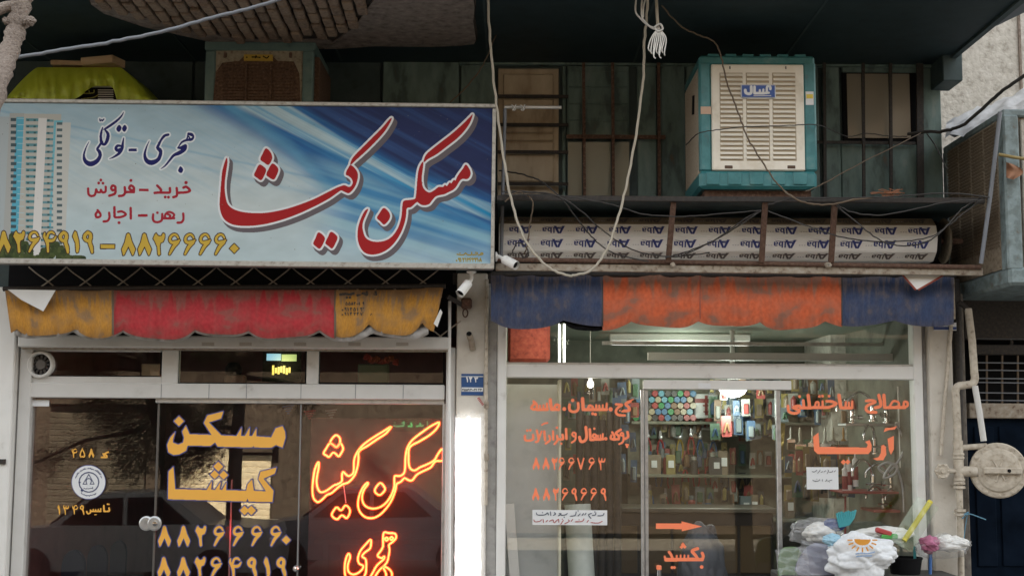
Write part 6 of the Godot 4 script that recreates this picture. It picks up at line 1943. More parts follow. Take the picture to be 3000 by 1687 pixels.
	gg = Geo.new(); slab(gg, 2480, 1240, 2640, 1248, -.85, -.6, .004)
	solo("glass_shelf", gg, M.alu, "thin metal shelf of taps in the tap window", "shelf", W(2560, 1244, -.7))
	# shower hose, shower rail
	g = Geo.new(); g.tube(curve3([W(2625, 1240, -.45), W(2650, 1290, -.45), W(2640, 1340, -.44), W(2600, 1385, -.43), W(2575, 1370, -.43), W(2600, 1355, -.42), W(2630, 1365, -.42), W(2620, 1390, -.42), W(2590, 1400, -.42), W(2620, 1360, -.42), W(2645, 1420, -.43), W(2650, 1500, -.43)], 6), .0085, 8)
	solo("shower_hose", g, mat(.42, .43, .44, .35, .3), "looped grey white shower hose hanging in the tap window", "hose", W(2620, 1400, -.43))
	t = thing("shower_rail", "upright white shower rail in the tap window", "rail", W(2638, 1260, -.5))
	g = Geo.new(); g.tube([W(2634, 1132, -.5), W(2642, 1370, -.5)], .011, 10); part("rail", g, M.white, t)
	g = Geo.new(); slab(g, 2628, 1236, 2646, 1252, -.53, -.48, .006); part("slider", g, M.white, t)
	# roll of white plastic and a plank leaning in the left window
	g = Geo.new(); g.tube([W(1722, 2000, -.16), W(1692, 1478, -.28)], .094, 22)
	solo("plastic_roll", g, worn([C(.42, .46, .43), C(.56, .60, .56)], .01, 1.0, .5, 0.0, 72), "thick roll of pale plastic sheeting standing in the hardware window", "roll", W(1722, 2000, -.16))
	g = Geo.new(); g.bar(W(1530, 1990, -.12), W(1492, 1476, -.22), .070, .02, Vector3(0, 0, 1), .002)
	solo("plank", g, M.white, "white board leaning against grey display panel behind the glass", "board", W(1530, 1990, -.12))
	g = Geo.new(); slab(g, 1484, 940, 1612, 1062, -.75, -.55, .03)  # plain red box added behind the transom for its red patch
	solo("red_cuboid", g, worn([C(.16, .025, .015), C(.30, .05, .03), C(.36, .08, .05)], .02, .5, .8, 0.0, 75), "plain red bale stored behind the hardware transom pane", "cuboid", W(1548, 1062, -.6))
	g = Geo.new(); g.grid(12, 4, func(u: float, v: float) -> Vector3: return W(lerpf(2290, 2282, u) - 12 + 24 * v, lerpf(1240, 1345, u), -2.3 + .03 * sin(v * 3.0 + u * 9.0)))
	solo("gold_chain_string", g, worn([C(.10, .07, .02), C(.38, .27, .07), C(.5, .4, .15)], .06, .12, .35, .5, 76), "glittering gold strip of packets by the door post", "packets", W(2270, 1345, -2.3))
	# office chair, counter and dark goods in the depth
	t = thing("counter", "dark shop counter with drawer fronts inside the hardware shop", "counter", W(2100, 1700, -1.9) * Vector3(1, 0, 1))
	g = Geo.new(); slab(g, 1660, 1500, 2270, 2000, -2.2, -1.75, .01); part("carcass", g, mat(.035, .03, .028, .5), t)
	for k in 6: part("drawer_front", one(1680 + k * 98, 1540, 1770 + k * 98, 1680, -1.76, -1.735, .006), mat(.10, .065, .03, .5), t)
	part("worktop", one(1650, 1488, 2280, 1502, -2.25, -1.7, .006), mat(.10, .09, .075, .4), t)
	t = thing("refuse_sack", "grey plastic sack standing behind the glass door", "sack", W(2060, 1900, -.5) * Vector3(1, 0, 1))
	part("sack", lump(W(2058, 1680, -.55), Vector3(.18, .36, .16), 5, .10), mat(.075, .08, .095, .6), t)
	part("neck", lump(W(2075, 1562, -.55), Vector3(.06, .06, .05), 6, .2), mat(.075, .08, .095, .6), t)
	t = thing("pipe_bundle", "tall dark bundle of black pipes inside the hardware window", "pipes", W(1760, 1900, -.9) * Vector3(1, 0, 1))
	for k in 6:
		g = Geo.new(); g.tube([W(1690 + k * 24, 1900, -.9), W(1700 + k * 22, 1180 + (k * 37) % 60, -1.1)], .03, 10); part("pipe", g, M.iron_dark, t)

func lump(c: Vector3, r: Vector3, sd: int, amp := .12, squash := 0.0) -> Geo:
	var n := FastNoiseLite.new(); n.seed = sd; n.frequency = .9; n.fractal_octaves = 2
	var cr := FastNoiseLite.new(); cr.seed = sd + 3; cr.noise_type = FastNoiseLite.TYPE_CELLULAR; cr.cellular_return_type = FastNoiseLite.RETURN_DISTANCE2_SUB; cr.frequency = .8; cr.fractal_type = FastNoiseLite.FRACTAL_NONE
	var g := Geo.new()
	g.grid(110, 60, func(u: float, v: float) -> Vector3:
		var th := TAU * u
		var ph := PI * v
		var d := Vector3(sin(ph) * cos(th), cos(ph), sin(ph) * sin(th))
		var k := 1.0 + amp * 1.7 * n.get_noise_3d(d.x * .9, d.y * .9, d.z * .9) + amp * .95 * (.5 + cr.get_noise_3d(d.x * 2.3 + d.y, d.y * 3.4, d.z * 2.3)) + amp * .28 * (.5 + cr.get_noise_3d(d.x * 6.0 + 4, d.y * 8.0 + d.x * 2.0, d.z * 6.0))
		return c + Vector3(d.x * r.x, d.y * r.y, d.z * r.z) * k)
	return g

# ---------------------------------------------------------------- inside the agency
func agency_room() -> void:
	var navy := mat(.018, .022, .045, .7)
	var tags := ["dark navy arched chair back, nearest the agency door post", "dark navy arched chair back between two like it", "dark navy arched chair back, third in the waiting row"]
	var xs := [[207, 1616, 33], [277, 1602, 28], [338, 1590, 22]]
	for i in 3:
		var q: Array = xs[i]
		var z := -.9 - i * .5
		var t := thing("waiting_chair", tags[i], "chair", W(q[0], 1900, z) * Vector3(1, 0, 1), "waiting chairs")
		var b := W(q[0], 1760, z)
		var w: float = q[2] * (EYE.z - z) / FOCAL
		var h: float = (1760 - q[1]) * (EYE.z - z) / FOCAL
		var poly := PackedVector2Array([Vector2(-w, -.05)])
		for k in 13:
			var a := PI - PI * k / 12.0
			poly.append(Vector2(cos(a) * w, h - w * 1.5 + sin(a) * w * 1.5))
		poly.append(Vector2(w, -.05))
		var g := Geo.new()
		g.prism(poly, .05, Transform3D(Basis(), b)); part("backrest", g, navy, t)
		g = Geo.new(); g.box(Vector3(b.x, .45, z + .22), Vector3(.46, .08, .46), Basis(), .02); part("seat", g, navy, t)
		for sx in [-.19, .19]:
			for sz in [.04, .40]:
				g = Geo.new(); g.tube([Vector3(b.x + sx, 0, z + sz), Vector3(b.x + sx, .42, z + sz)], .012, 8); part("leg", g, M.chrome, t)
	# ceiling dome and a pale junction box behind the transom panes
	var t := thing("dome_camera", "black dome camera behind the middle transom pane", "camera", W(683, 1100, -.3))
	var g := Geo.new(); g.lathe([[.001, .06], [.04, .05], [.06, .015], [.062, -.02], [.04, -.045], [.001, -.06]], 20, Transform3D(Basis(), W(683, 1084, -.3))); part("dome", g, M.black, t)
	g = Geo.new(); slab(g, 655, 1098, 714, 1124, -.36, -.26, .01); part("base", g, mat(.20, .15, .11, .6), t)
	g = one(412, 1066, 466, 1112, -.4, -.32, .006)
	solo("junction_box", g, mat(.45, .40, .28, .6), "pale box on the ledge behind the first transom pane", "box", W(440, 1112, -.36))
	t = thing("lit_poster", "small lit poster in blue and yellow behind the middle transom pane", "display", W(820, 1110, -1.8))
	part("board", one(768, 1028, 880, 1118, -1.84, -1.8), M.black, t)
	part("blue_field", one(780, 1036, 822, 1056, -1.81, -1.795), glow(.10, .40, .62, .2), t)
	part("green_field", one(824, 1038, 868, 1058, -1.81, -1.795), glow(.22, .38, .10, .16), t)
	g = Geo.new()
	for k in 7: slab(g, 796 + k * 8, 1070 + (k * 7) % 9, 802 + k * 8, 1098 - (k * 5) % 8, -1.81, -1.795)
	part("yellow_lettering", g, glow(.75, .50, .03, .25), t)
	light_at(W(825, 1070, -1.7), .006, Color(.8, .8, .5), .05)
	# glowing tube put in the room for the reflected red neon strip
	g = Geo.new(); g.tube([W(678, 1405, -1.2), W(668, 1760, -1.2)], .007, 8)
	solo("reflected_red_strip", g, glow(.75, .03, .04, .03), "thin upright red strip added for reflected neon behind the gold lettering", "light", W(668, 1760, -1.2))
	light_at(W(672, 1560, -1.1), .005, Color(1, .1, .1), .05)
	# ornaments at the top of the neon pane
	for q in [[842, 1200, -.25, "blue"], [905, 1215, -.25, "red"], [968, 1212, -.25, "silver"]]:
		t = thing("winged_ornament", "small %s winged ornament hanging at the top of the agency window" % q[3], "ornament", W(q[0], q[1], q[2]), "winged ornaments")
		var c := W(q[0], q[1], q[2])
		for k in 4:
			g = Geo.new(); g.bar(c + Vector3(-.04 + k * .012, .02 - k * .016, 0), c + Vector3(.045 - k * .01, .03 - k * .018, 0), .011, .008, Vector3(0, 0, 1), .003)
			part("feather", g, [mat(.10, .13, .35, .4), mat(.40, .05, .07, .4), mat(.35, .37, .42, .4)][["blue", "red", "silver"].find(q[3])], t)
	# green cabinet and red flowers behind the last transom pane
	t = thing("flower_cabinet", "green box with red paper flowers behind the last transom pane", "ornament", W(1090, 1122, -.9))
	part("box", one(1047, 1066, 1137, 1122, -1.0, -.9, .01), mat(.12, .20, .145, .6), t)
	for k in 7: part("flower", lump(W(1075 + k * 14, 1046 + (k * 11) % 17, -.93), Vector3(.028, .026, .026), 90 + k, .3), mat(.34, .05 + .02 * (k % 3), .04, .7), t)
	# desk and picture to give the dark depth something to hold
	t = thing("agency_desk", "dark wooden desk at the back of the agency", "desk", Vector3(-.9, 0, -2.6))
	g = Geo.new(); g.box(Vector3(-.9, .74, -2.6), Vector3(1.6, .05, .8), Basis(), .008); part("top", g, mat(.12, .06, .03, .35), t)
	for sx in [-.7, .7]:
		g = Geo.new(); g.box(Vector3(-.9 + sx, .36, -2.6), Vector3(.06, .71, .74), Basis(), .006); part("leg", g, mat(.10, .05, .03, .4), t)

# ---------------------------------------------------------------- goods heaped at the hardware doorstep
func doorstep_goods() -> void:
	var film_m := clear(.17, .62, .62, .63, .10)
	var z := .30
	var t := thing("goods_stand", "low dark crate stand holding bagged goods outside the hardware window", "stand", Vector3(W(2550, 1800, z).x, -.02, z))
	part("crate", one(2300, 1690, 2830, 2110, .06, .50, .01), mat(.05, .045, .04, .8), t)
	# dustpans
	for q in [[2330, 1690, .07, .16, [.10, .17, .075], "olive green dustpan in clear film leaning on the goods stand", .12], [2415, 1690, .13, .17, [.20, .205, .27], "grey violet plastic dustpan with sparkling film on the goods stand", -.25]]:
		t = thing("dustpan", q[5], "dustpan", W(q[0], q[1], z + .12))
		var b := W(q[0], q[1], z + .12)
		var w: float = q[2] * 1.3
		var h: float = q[3] * 1.25
		var poly := smooth(pts2([-w, -.03, -w * 1.0, h * .55, -w * .6, h * .95, 0, h, w * .6, h * .92, w, h * .5, w, -.03]), true, 4)
		var bs := Basis(Vector3(0, 0, 1), q[6]) * Basis(Vector3(1, 0, 0), -.25)
		var g := Geo.new(); g.prism(poly, .02, Transform3D(bs, b)); part("pan", g, mat(q[4][0], q[4][1], q[4][2], .35), t)
		g = Geo.new(); g.grid(18, 14, func(u: float, v: float) -> Vector3: return b + bs * Vector3((u - .5) * w * 2.3, -.04 + v * h * 1.15, .02 + .012 * sin(u * 14 + v * 9) + .01 * sin(v * 23.0))); part("film", g, film_m, t)
	# clear bag with white and blue things
	t = thing("clear_bag", "clear plastic bag of white and blue brushes at the hardware window", "bag", W(2390, 1600, z))
	part("film", lump(W(2392, 1556, z), Vector3(.19, .10, .10), 31, .16), film_m, t)
	part("white_goods", lump(W(2400, 1560, z - .01), Vector3(.11, .07, .06), 32, .14), M.white, t)
	part("blue_goods", lump(W(2444, 1538, z - .01), Vector3(.075, .045, .05), 33, .12), mat(.03, .06, .20, .6), t)
	# turquoise broom head
	t = thing("broom", "turquoise bristled broom head sticking out of the clear bag", "broom", W(2470, 1545, z + .03))
	var tb := mat(.06, .34, .38, .5)
	for k in 9:
		var g := Geo.new(); var p := W(2462 + k * 3.0, 1545 - k * .8, z + .04)
		g.tube([p, p + Vector3(-.012 + k * .006, .05, .006), p + Vector3(-.022 + k * .009, .095 + .004 * (k % 3), .01)], .008, 6); part("bristles", g, tb, t)
	# white carrier bag with an orange sun
	t = thing("carrier_bag", "white plastic carrier bag printed with an orange sun", "bag", W(2525, 1690, z + .2))
	var c := W(2526, 1632, z + .20)
	part("bag", lump(c, Vector3(.235, .155, .10), 35, .19), worn([C(.50, .52, .55), C(.66, .68, .70), C(.72, .73, .75)], .02, .4, .35, 0.0, 73), t)
	part("handle", lump(W(2438, 1582, z + .20), Vector3(.06, .04, .04), 36, .2), mat(.30, .50, .62, .4), t)
	var zz := z + .335
	var sh := []
	var sun_c := Vector2(1350, 1195)
	var pts := [sun_c.x - 62, sun_c.y - 22]
	for k in 11:
		var a := PI - PI * k / 10.0
		pts.append(sun_c.x + cos(a) * 62); pts.append(sun_c.y - 18 + sin(a) * 44)
	sh.append(["p", pts])
	for k in 9:
		var a := PI - PI * (k + .0) / 8.0
		var d := Vector2(cos(a), sin(a) * .8)
		var p := sun_c + d * 78; var q := sun_c + d * 108
		sh.append(["s", 11, [p.x, p.y - 15, q.x, q.y - 15]])
	var g := Geo.new(); letters_on(g, outlines(sh, Vector2(2000, 1120), 2.556), func(px: float, py: float) -> float: return bag_front(c, px, py)); part("sun_print", g, mat(.66, .30, .04, .5), t)
	g = Geo.new(); letters_on(g, outlines([["s", 9, [1300, 1285, 1340, 1278, 1390, 1282, 1440, 1270]], ["s", 9, [1305, 1305, 1350, 1300, 1420, 1298]]], Vector2(2000, 1120), 2.556), func(px: float, py: float) -> float: return bag_front(c, px, py)); part("lettering", g, mat(.25, .36, .55, .5), t)
	# white bundle behind, red and green brushes
	t = thing("wrapped_bundle", "long white wrapped bundle behind the carrier bag", "bundle", W(2590, 1600, z - .05))
	part("bundle", lump(W(2585, 1568, z - .05), Vector3(.22, .06, .08), 37, .12), M.white, t)
	for q in [[2590, 1558, [.42, .06, .06], "red scrubbing brush lying over the white bundle", .15], [2607, 1572, [.08, .36, .08], "bright green scrubbing brush lying over the white bundle", -.2]]:
		t = thing("scrub_brush", q[3], "brush", W(q[0], q[1], z + .06))
		g = Geo.new(); g.box(W(q[0], q[1], z + .07), Vector3(.11, .035, .04), Basis(Vector3(0, 0, 1), -q[4] - .15), .012); part("back", g, mat(q[2][0], q[2][1], q[2][2], .45), t)
		g = Geo.new(); g.box(W(q[0] - 2, q[1] + 8, z + .06), Vector3(.095, .022, .032), Basis(Vector3(0, 0, 1), -q[4] - .15), .004); part("bristles", g, mat(.4, .38, .34, .9), t)
	# yellow handle in green-tinged film
	t = thing("yellow_handle", "thick yellow broom handle slanting up in clear film", "handle", W(2650, 1585, z + .1))
	g = Geo.new(); g.tube([W(2650, 1584, z + .12), W(2728, 1468, z + .05)], .018, 12); part("handle", g, mat(.62, .52, .05, .45), t)
	g = Geo.new(); g.grid(10, 16, func(u: float, v: float) -> Vector3: return W(lerpf(2640, 2722, v) + (u - .5) * 62, lerpf(1600, 1470, v) + (u - .5) * 34, z + .11 + .03 * cos((u - .5) * 3.0) + .012 * sin(v * 17 + u * 5))); part("film", g, clear(.20, .35, .50, .30, .16), t)
	# mop in a bag and its blue handle
	t = thing("mop", "pink and white mop in clear film hanging on the end pier", "mop", W(2760, 1640, z))
	part("white_strands", lump(W(2788, 1592, z), Vector3(.12, .06, .07), 38, .18), M.white, t)
	part("pink_strands", lump(W(2726, 1594, z + .03), Vector3(.07, .06, .06), 39, .18), mat(.42, .14, .24, .7), t)
	part("film", lump(W(2765, 1600, z), Vector3(.19, .085, .09), 40, .14), film_m, t)
	g = Geo.new(); g.tube([W(2728, 1622, z + .02), W(2722, 2000, z + .02)], .011, 10); part("handle", g, mat(.04, .13, .36, .45), t)
	g = Geo.new(); g.tube([W(2682, 1600, z - .04), W(2684, 2000, z - .04)], .010, 10)
	solo("turquoise_stick", g, mat(.04, .26, .28, .5), "thin turquoise broomstick standing by the hardware post", "stick", W(2684, 2000, z - .04))
	t = thing("black_bucket", "black plastic tub behind the carrier bag", "tub", W(2655, 1700, z))
	g = Geo.new(); g.lathe([[.085, 0], [.11, .17], [.115, .17], [.115, .18], [.10, .18], [.08, .02]], 22, Transform3D(Basis(), W(2655, 1712, z))); part("tub", g, M.black, t)

func bag_front(c: Vector3, px: float, py: float) -> float:
	var p := W(px, py, c.z + .1)
	var e := pow((p.x - c.x) / .27, 2) + pow((p.y - c.y) / .185, 2)
	return c.z + .128 * sqrt(maxf(.05, 1.0 - e)) + .004

# ---------------------------------------------------------------- cables
func cable(label: String, pts: Array, r: float, m: Material, cat := "cable") -> void:
	var p := []
	for q in pts: p.append(W(q[0], q[1], q[2]))
	var g := Geo.new()
	var q3 := curve3(p, 7)
	for i in q3.size(): q3[i] += Vector3(rng.randf_range(-1, 1), rng.randf_range(-1, 1), rng.randf_range(-1, 1)) * minf(.0035, r * .55)
	g.tube(q3, r, 7)
	solo("cable", g, m, label, cat, p[0])

func cables() -> void:
	cable("long cream cable hanging in a deep loop before the shutter roll", [[1427, -80, 1.4], [1434, 90, 1.1], [1449, 260, .9], [1470, 420, .84], [1492, 560, .84], [1532, 690, .84], [1590, 770, .84], [1652, 804, .84], [1690, 805, .84], [1735, 790, .84], [1778, 730, .84], [1805, 660, .84], [1832, 555, .84], [1860, 420, .86], [1884, 240, .95], [1889, 120, 1.1], [1898, 10, 1.25], [1900, -80, 1.4]], .0085, M.wire_cream)
	cable("thick grey cable crossing in front of the old cooler", [[-60, 178, 1.6], [45, 167, 1.6], [180, 146, 1.6], [330, 122, 1.6], [470, 92, 1.6], [620, 52, 1.6], [760, 16, 1.6], [900, -30, 1.6]], .011, M.wire_grey)
	cable("thin brown cable slanting down to the sign's top edge", [[1640, -20, .9], [1540, 18, .6], [1480, 55, .4], [1450, 110, .3], [1415, 190, .25], [1370, 250, .25], [1318, 300, .3]], .005, M.wire_brown)
	cable("thin brown cable running across the new cooler's front", [[1920, -10, 1.0], [1955, 35, .95], [2000, 80, .9], [2050, 103, .85], [2092, 122, .82], [2112, 160, .80], [2130, 240, .80], [2160, 320, .80], [2190, 400, .80], [2225, 460, .80], [2265, 520, .80], [2302, 562, .80], [2350, 590, .80], [2420, 600, .78], [2520, 582, .76]], .0055, M.wire_brown)
	cable("slack dark wire stretched level over the cooler louvres", [[2010, 425, .55], [2045, 392, .72], [2090, 382, .74], [2180, 372, .74], [2300, 368, .74], [2390, 365, .70], [2440, 382, .1], [2490, 400, -.2], [2540, 390, -.22], [2600, 398, -.22], [2660, 400, -.2]], .0035, M.wire_dark)
	cable("black service cable rising over the cover sheet", [[2660, 392, -.1], [2720, 386, 0], [2770, 384, .1], [2830, 362, .3], [2900, 300, .5], [2960, 250, .7], [3050, 190, .9]], .012, M.wire_dark)
	cable("faded cord slanting from the service cable to the shelf", [[2700, 390, .0], [2620, 430, .3], [2500, 490, .5], [2400, 545, .6], [2360, 560, .68]], .004, M.wire_brown)
	cable("short dark stay wire beside the battered cooler", [[2718, 392, .0], [2750, 440, .2], [2775, 495, .3]], .005, M.wire_dark)
	cable("dark cable sagging from the cream shutter onto the shelf", [[1462, 500, -.1], [1510, 506, .2], [1570, 524, .4], [1605, 545, .6], [1640, 575, .74]], .0055, M.wire_dark)
	# the tangle in front of the roll
	var tangle := [
		[[1470, 560, .76], [1560, 562, .78], [1640, 580, .78], [1690, 640, .70], [1740, 700, .62], [1800, 742, .56], [1900, 766, .55]],
		[[1480, 566, .77], [1600, 566, .79], [1680, 600, .78], [1760, 670, .66], [1850, 730, .58], [1960, 752, .56], [2080, 740, .56]],
		[[1470, 572, .78], [1620, 572, .79], [1780, 596, .78], [1880, 626, .76], [1990, 634, .76], [2100, 628, .76], [2230, 616, .76]],
		[[2228, 616, .76], [2170, 650, .72], [2100, 700, .64], [2020, 735, .58], [1950, 755, .56]],
		[[2230, 618, .77], [2160, 665, .7], [2080, 712, .62], [1990, 752, .56]],
		[[2250, 618, .77], [2330, 648, .76], [2420, 682, .74], [2500, 700, .74], [2600, 708, .74], [2720, 696, .74], [2780, 660, .74], [2830, 620, .74], [2890, 576, .76]],
		[[2300, 560, .79], [2350, 590, .79], [2420, 600, .79], [2500, 585, .78], [2560, 580, .76]],
		[[2450, 602, .77], [2510, 650, .76], [2580, 704, .75], [2650, 720, .75], [2720, 706, .75], [2770, 668, .75], [2820, 612, .75], [2885, 572, .75]],
		[[2452, 600, .77], [2500, 622, .77], [2580, 630, .77], [2680, 612, .77], [2790, 590, .77], [2880, 588, .77]],
		[[2250, 600, .77], [2330, 582, .77], [2450, 580, .77], [2600, 576, .77], [2780, 566, .77], [2900, 578, .77]],
		[[1480, 590, .77], [1520, 562, .78], [1560, 590, .77], [1552, 660, .7], [1545, 720, .66], [1535, 745, .6]],
		[[1500, 742, .60], [1515, 712, .62], [1540, 722, .62], [1548, 748, .6], [1530, 756, .58]],
	]
	var words := ["slack dark wire dropping from the shelf end by the sign", "second slack dark wire beside it over the logos", "long dark wire bowing under the shelf plate", "dark wire slanting down from the middle strut", "twin dark wire slanting beside the middle strut", "dark wire swagged low across the roll's end", "pale wire looping above the third strut", "dark wire swagged lowest before the roll's end disc", "dark wire tied high between strut and cooler", "dark wire lying along the shelf's front rail", "brown wire hanging straight beside the deep cream loop", "small curl of dark wire at the roll end by the sign"]
	for i in tangle.size(): cable(words[i], tangle[i], .0045 if i != 6 else .006, M.wire_dark if i not in [6, 10] else M.wire_brown, "wire")
	# frayed rope tassel tied under the overhang
	var t := thing("rope_tassel", "frayed white rope knotted and hanging under the overhang", "rope", W(1930, 75, 1.2))
	var ropes := [[[1868, -30, 1.22], [1862, 30, 1.22], [1878, 55, 1.22], [1900, 75, 1.2], [1925, 82, 1.2], [1932, 78, 1.2]], [[1884, -30, 1.22], [1880, 40, 1.22], [1892, 66, 1.22], [1915, 84, 1.2], [1935, 84, 1.2]], [[1922, -30, 1.22], [1925, 30, 1.22], [1928, 78, 1.2]], [[1896, -20, 1.22], [1886, 20, 1.22], [1885, 50, 1.22]]]
	for i in ropes.size():
		var p := []
		for q in ropes[i]: p.append(W(q[0], q[1], q[2]))
		var g := Geo.new(); g.tube(curve3(p, 5), .010 if i == 2 else .006, 7); part("rope", g, M.wire_cream if i == 2 else M.frame, t)
	var g := Geo.new(); g.tube(curve3([W(1918, 80, 1.21), W(1934, 70, 1.22), W(1942, 84, 1.22), W(1928, 92, 1.22), W(1920, 82, 1.21)], 5), .007, 7); part("knot", g, M.frame, t)
	for k in 9:
		var x := 1900.0 + k * 5.4
		var low := 150.0 + (k * 7) % 22
		g = Geo.new(); g.tube(curve3([W(1930 + (k - 4) * 1.5, 88, 1.21), W(1930 + (k - 4) * 5.5, 112, 1.22), W(x + (k % 3) * 2, low - 10, 1.22), W(x + 5, low, 1.21)], 4), .0042, 6); part("strand", g, M.white, t)

# ---------------------------------------------------------------- gas pipe and meter on the end pier
func gas_meter() -> void:
	var t := thing("gas_meter", "round cream painted gas regulator on the end pier", "gas meter", W(2927, 1450, .2))
	var c := W(2927, 1378, .20)
	var xf := Transform3D(Basis(Vector3(0, 1, 0), -.22) * Basis(Vector3(1, 0, 0), Vector3(0, 0, 1), Vector3(0, -1, 0)), c)
	var R := 80.0 * (EYE.z - .2) / FOCAL
	var g := Geo.new()
	g.lathe([[.001, -.09], [.10, -.08], [R * .93, -.03], [R, -.02], [R, .012], [R * .96, .02], [R * .80, .022], [R * .74, .034], [R * .60, .040], [.001, .042]], 40, xf); part("housing", g, M.pipe, t)
	for k in 12:
		var a := TAU * k / 12.0
		g = Geo.new(); g.lathe([[.010, .0], [.010, .016], [.001, .018]], 6, xf.translated_local(Vector3(cos(a) * R * .89, .016, sin(a) * R * .89)), true); part("bolt", g, M.pipe, t)
	g = Geo.new(); g.box(xf * Vector3(.02, .055, .0), Vector3(.25, .045, .03), Basis(xf.basis.x, xf.basis.z, xf.basis.y), .012); var br := part("cover_bar", g, M.pipe, t)
	g = Geo.new(); g.lathe([[.012, .0], [.012, .006], [.001, .006]], 10, xf.translated_local(Vector3(.06, .07, 0))); part("hole", g, M.black, br)
	for k in 8:
		var a := TAU * k / 8.0 + .3
		g = Geo.new(); g.bar(xf * Vector3(cos(a) * R * .15, .046, sin(a) * R * .15), xf * Vector3(cos(a) * R * .42, .042, sin(a) * R * .42), .01, .012); part("rib", g, M.pipe, t)
	var p := thing("gas_pipe", "cream painted gas pipe with valve climbing the end pier", "pipe", W(2808, 1800, .17))
	var zp := .18
	g = Geo.new(); g.tube([W(2822, 2000, zp), W(2816, 1560, zp), W(2812, 1400, zp)], .022, 12); part("riser", g, M.pipe, p)
	g = Geo.new(); g.tube([W(2812, 1420, zp), W(2808, 1290, zp)], .034, 14); part("riser", g, M.pipe, p)
	g = Geo.new(); g.tube(curve3([W(2808, 1300, zp), W(2803, 1175, zp), W(2801, 1148, zp), W(2808, 1132, zp), W(2830, 1128, zp), W(2850, 1124, zp), W(2858, 1110, zp), W(2856, 1090, zp)], 5), .027, 14); part("elbow", g, M.pipe, p)
	g = Geo.new(); g.tube([W(2857, 1100, zp), W(2850, 1000, zp - .02), W(2838, 905, zp - .05)], .026, 12); part("riser", g, M.pipe, p)
	g = Geo.new(); g.tube([W(2838, 910, zp - .05), W(2826, 895, zp - .06), W(2810, 885, zp - .06)], .020, 12); part("elbow", g, M.iron_dark, p)
	g = Geo.new(); g.tube([W(2858, 1130, zp + .02), W(2872, 1210, zp + .02), W(2884, 1292, zp + .03)], .021, 12); part("branch_pipe", g, M.frame, p)
	g = Geo.new(); g.tube([W(2812, 1312, zp), W(2840, 1310, zp), W(2892, 1306, zp)], .020, 12); part("meter_inlet", g, M.pipe, p)
	g = Geo.new(); g.tube([W(2810, 1380, zp), W(2862, 1382, zp)], .036, 14); part("tee", g, M.pipe, p)
	for y in [1335, 1345, 1410, 1420, 1432, 1500, 1512]:
		g = Geo.new(); g.lathe([[.036, 0], [.040, .004], [.040, .016], [.036, .02]], 14, Transform3D(Basis(), W(2811 + (y - 1380) * .03, y, zp))); part("coupling", g, M.pipe, p)
	g = Geo.new(); g.tube([W(2812, 1380, zp), W(2772, 1380, zp + .02)], .018, 10); part("valve_stem", g, M.pipe, p)
	g = Geo.new()
	var vx := Transform3D(Basis(Vector3(1, 0, 0), Vector3(0, 0, 1), Vector3(0, -1, 0)), W(2762, 1380, zp + .03))
	g.lathe([[.001, .03], [.014, .028], [.018, .012], [.034, .012], [.046, .016], [.052, .008], [.050, -.006], [.03, -.012]], 18, vx); var wh := part("valve_wheel", g, M.pipe, p)
	for k in 6:
		var a := TAU * k / 6.0
		g = Geo.new(); g.lathe([[.012, -.008], [.013, .01], [.001, .016]], 8, vx.translated_local(Vector3(cos(a) * .044, .004, sin(a) * .044))); part("lobe", g, M.pipe, wh)
	g = Geo.new(); g.tube([W(2790, 935, .13), W(2768, 1200, .13), W(2758, 1335, .13)], .013, 8)
	solo("thin_conduit", g, M.pipe, "thin cream conduit running down the end pier", "pipe", W(2758, 1335, .13))
	part("name_plate", one(2738, 945, 2804, 968, .10, .106), M.paper, p)
	part("plate_stripe", one(2738, 957, 2804, 966, .10, .109), mat(.03, .06, .20, .5), p)
	# blue string tied round the riser
	g = Geo.new(); g.tube(curve3([W(2820, 1520, .22), W(2840, 1500, .24), W(2826, 1508, .24), W(2845, 1506, .24), W(2868, 1514, .22), W(2890, 1522, .2)], 5), .004, 6); g.tube(curve3([W(2836, 1506, .23), W(2828, 1560, .22), W(2826, 1590, .22)], 4), .003, 6)
	solo("blue_string", g, mat(.10, .24, .34, .6), "frayed blue string tied around the gas pipe", "string", W(2830, 1520, .22))
	# rust-black downpipe between pier and cooler
	g = Geo.new(); g.tube([W(2816, 2000, -.02), W(2812, 1300, -.02), W(2806, 900, -.02), W(2800, 820, .05)], .03, 10)
	solo("downpipe", g, M.iron_dark, "blackened downpipe behind the gas pipe", "pipe", W(2816, 2000, -.02))

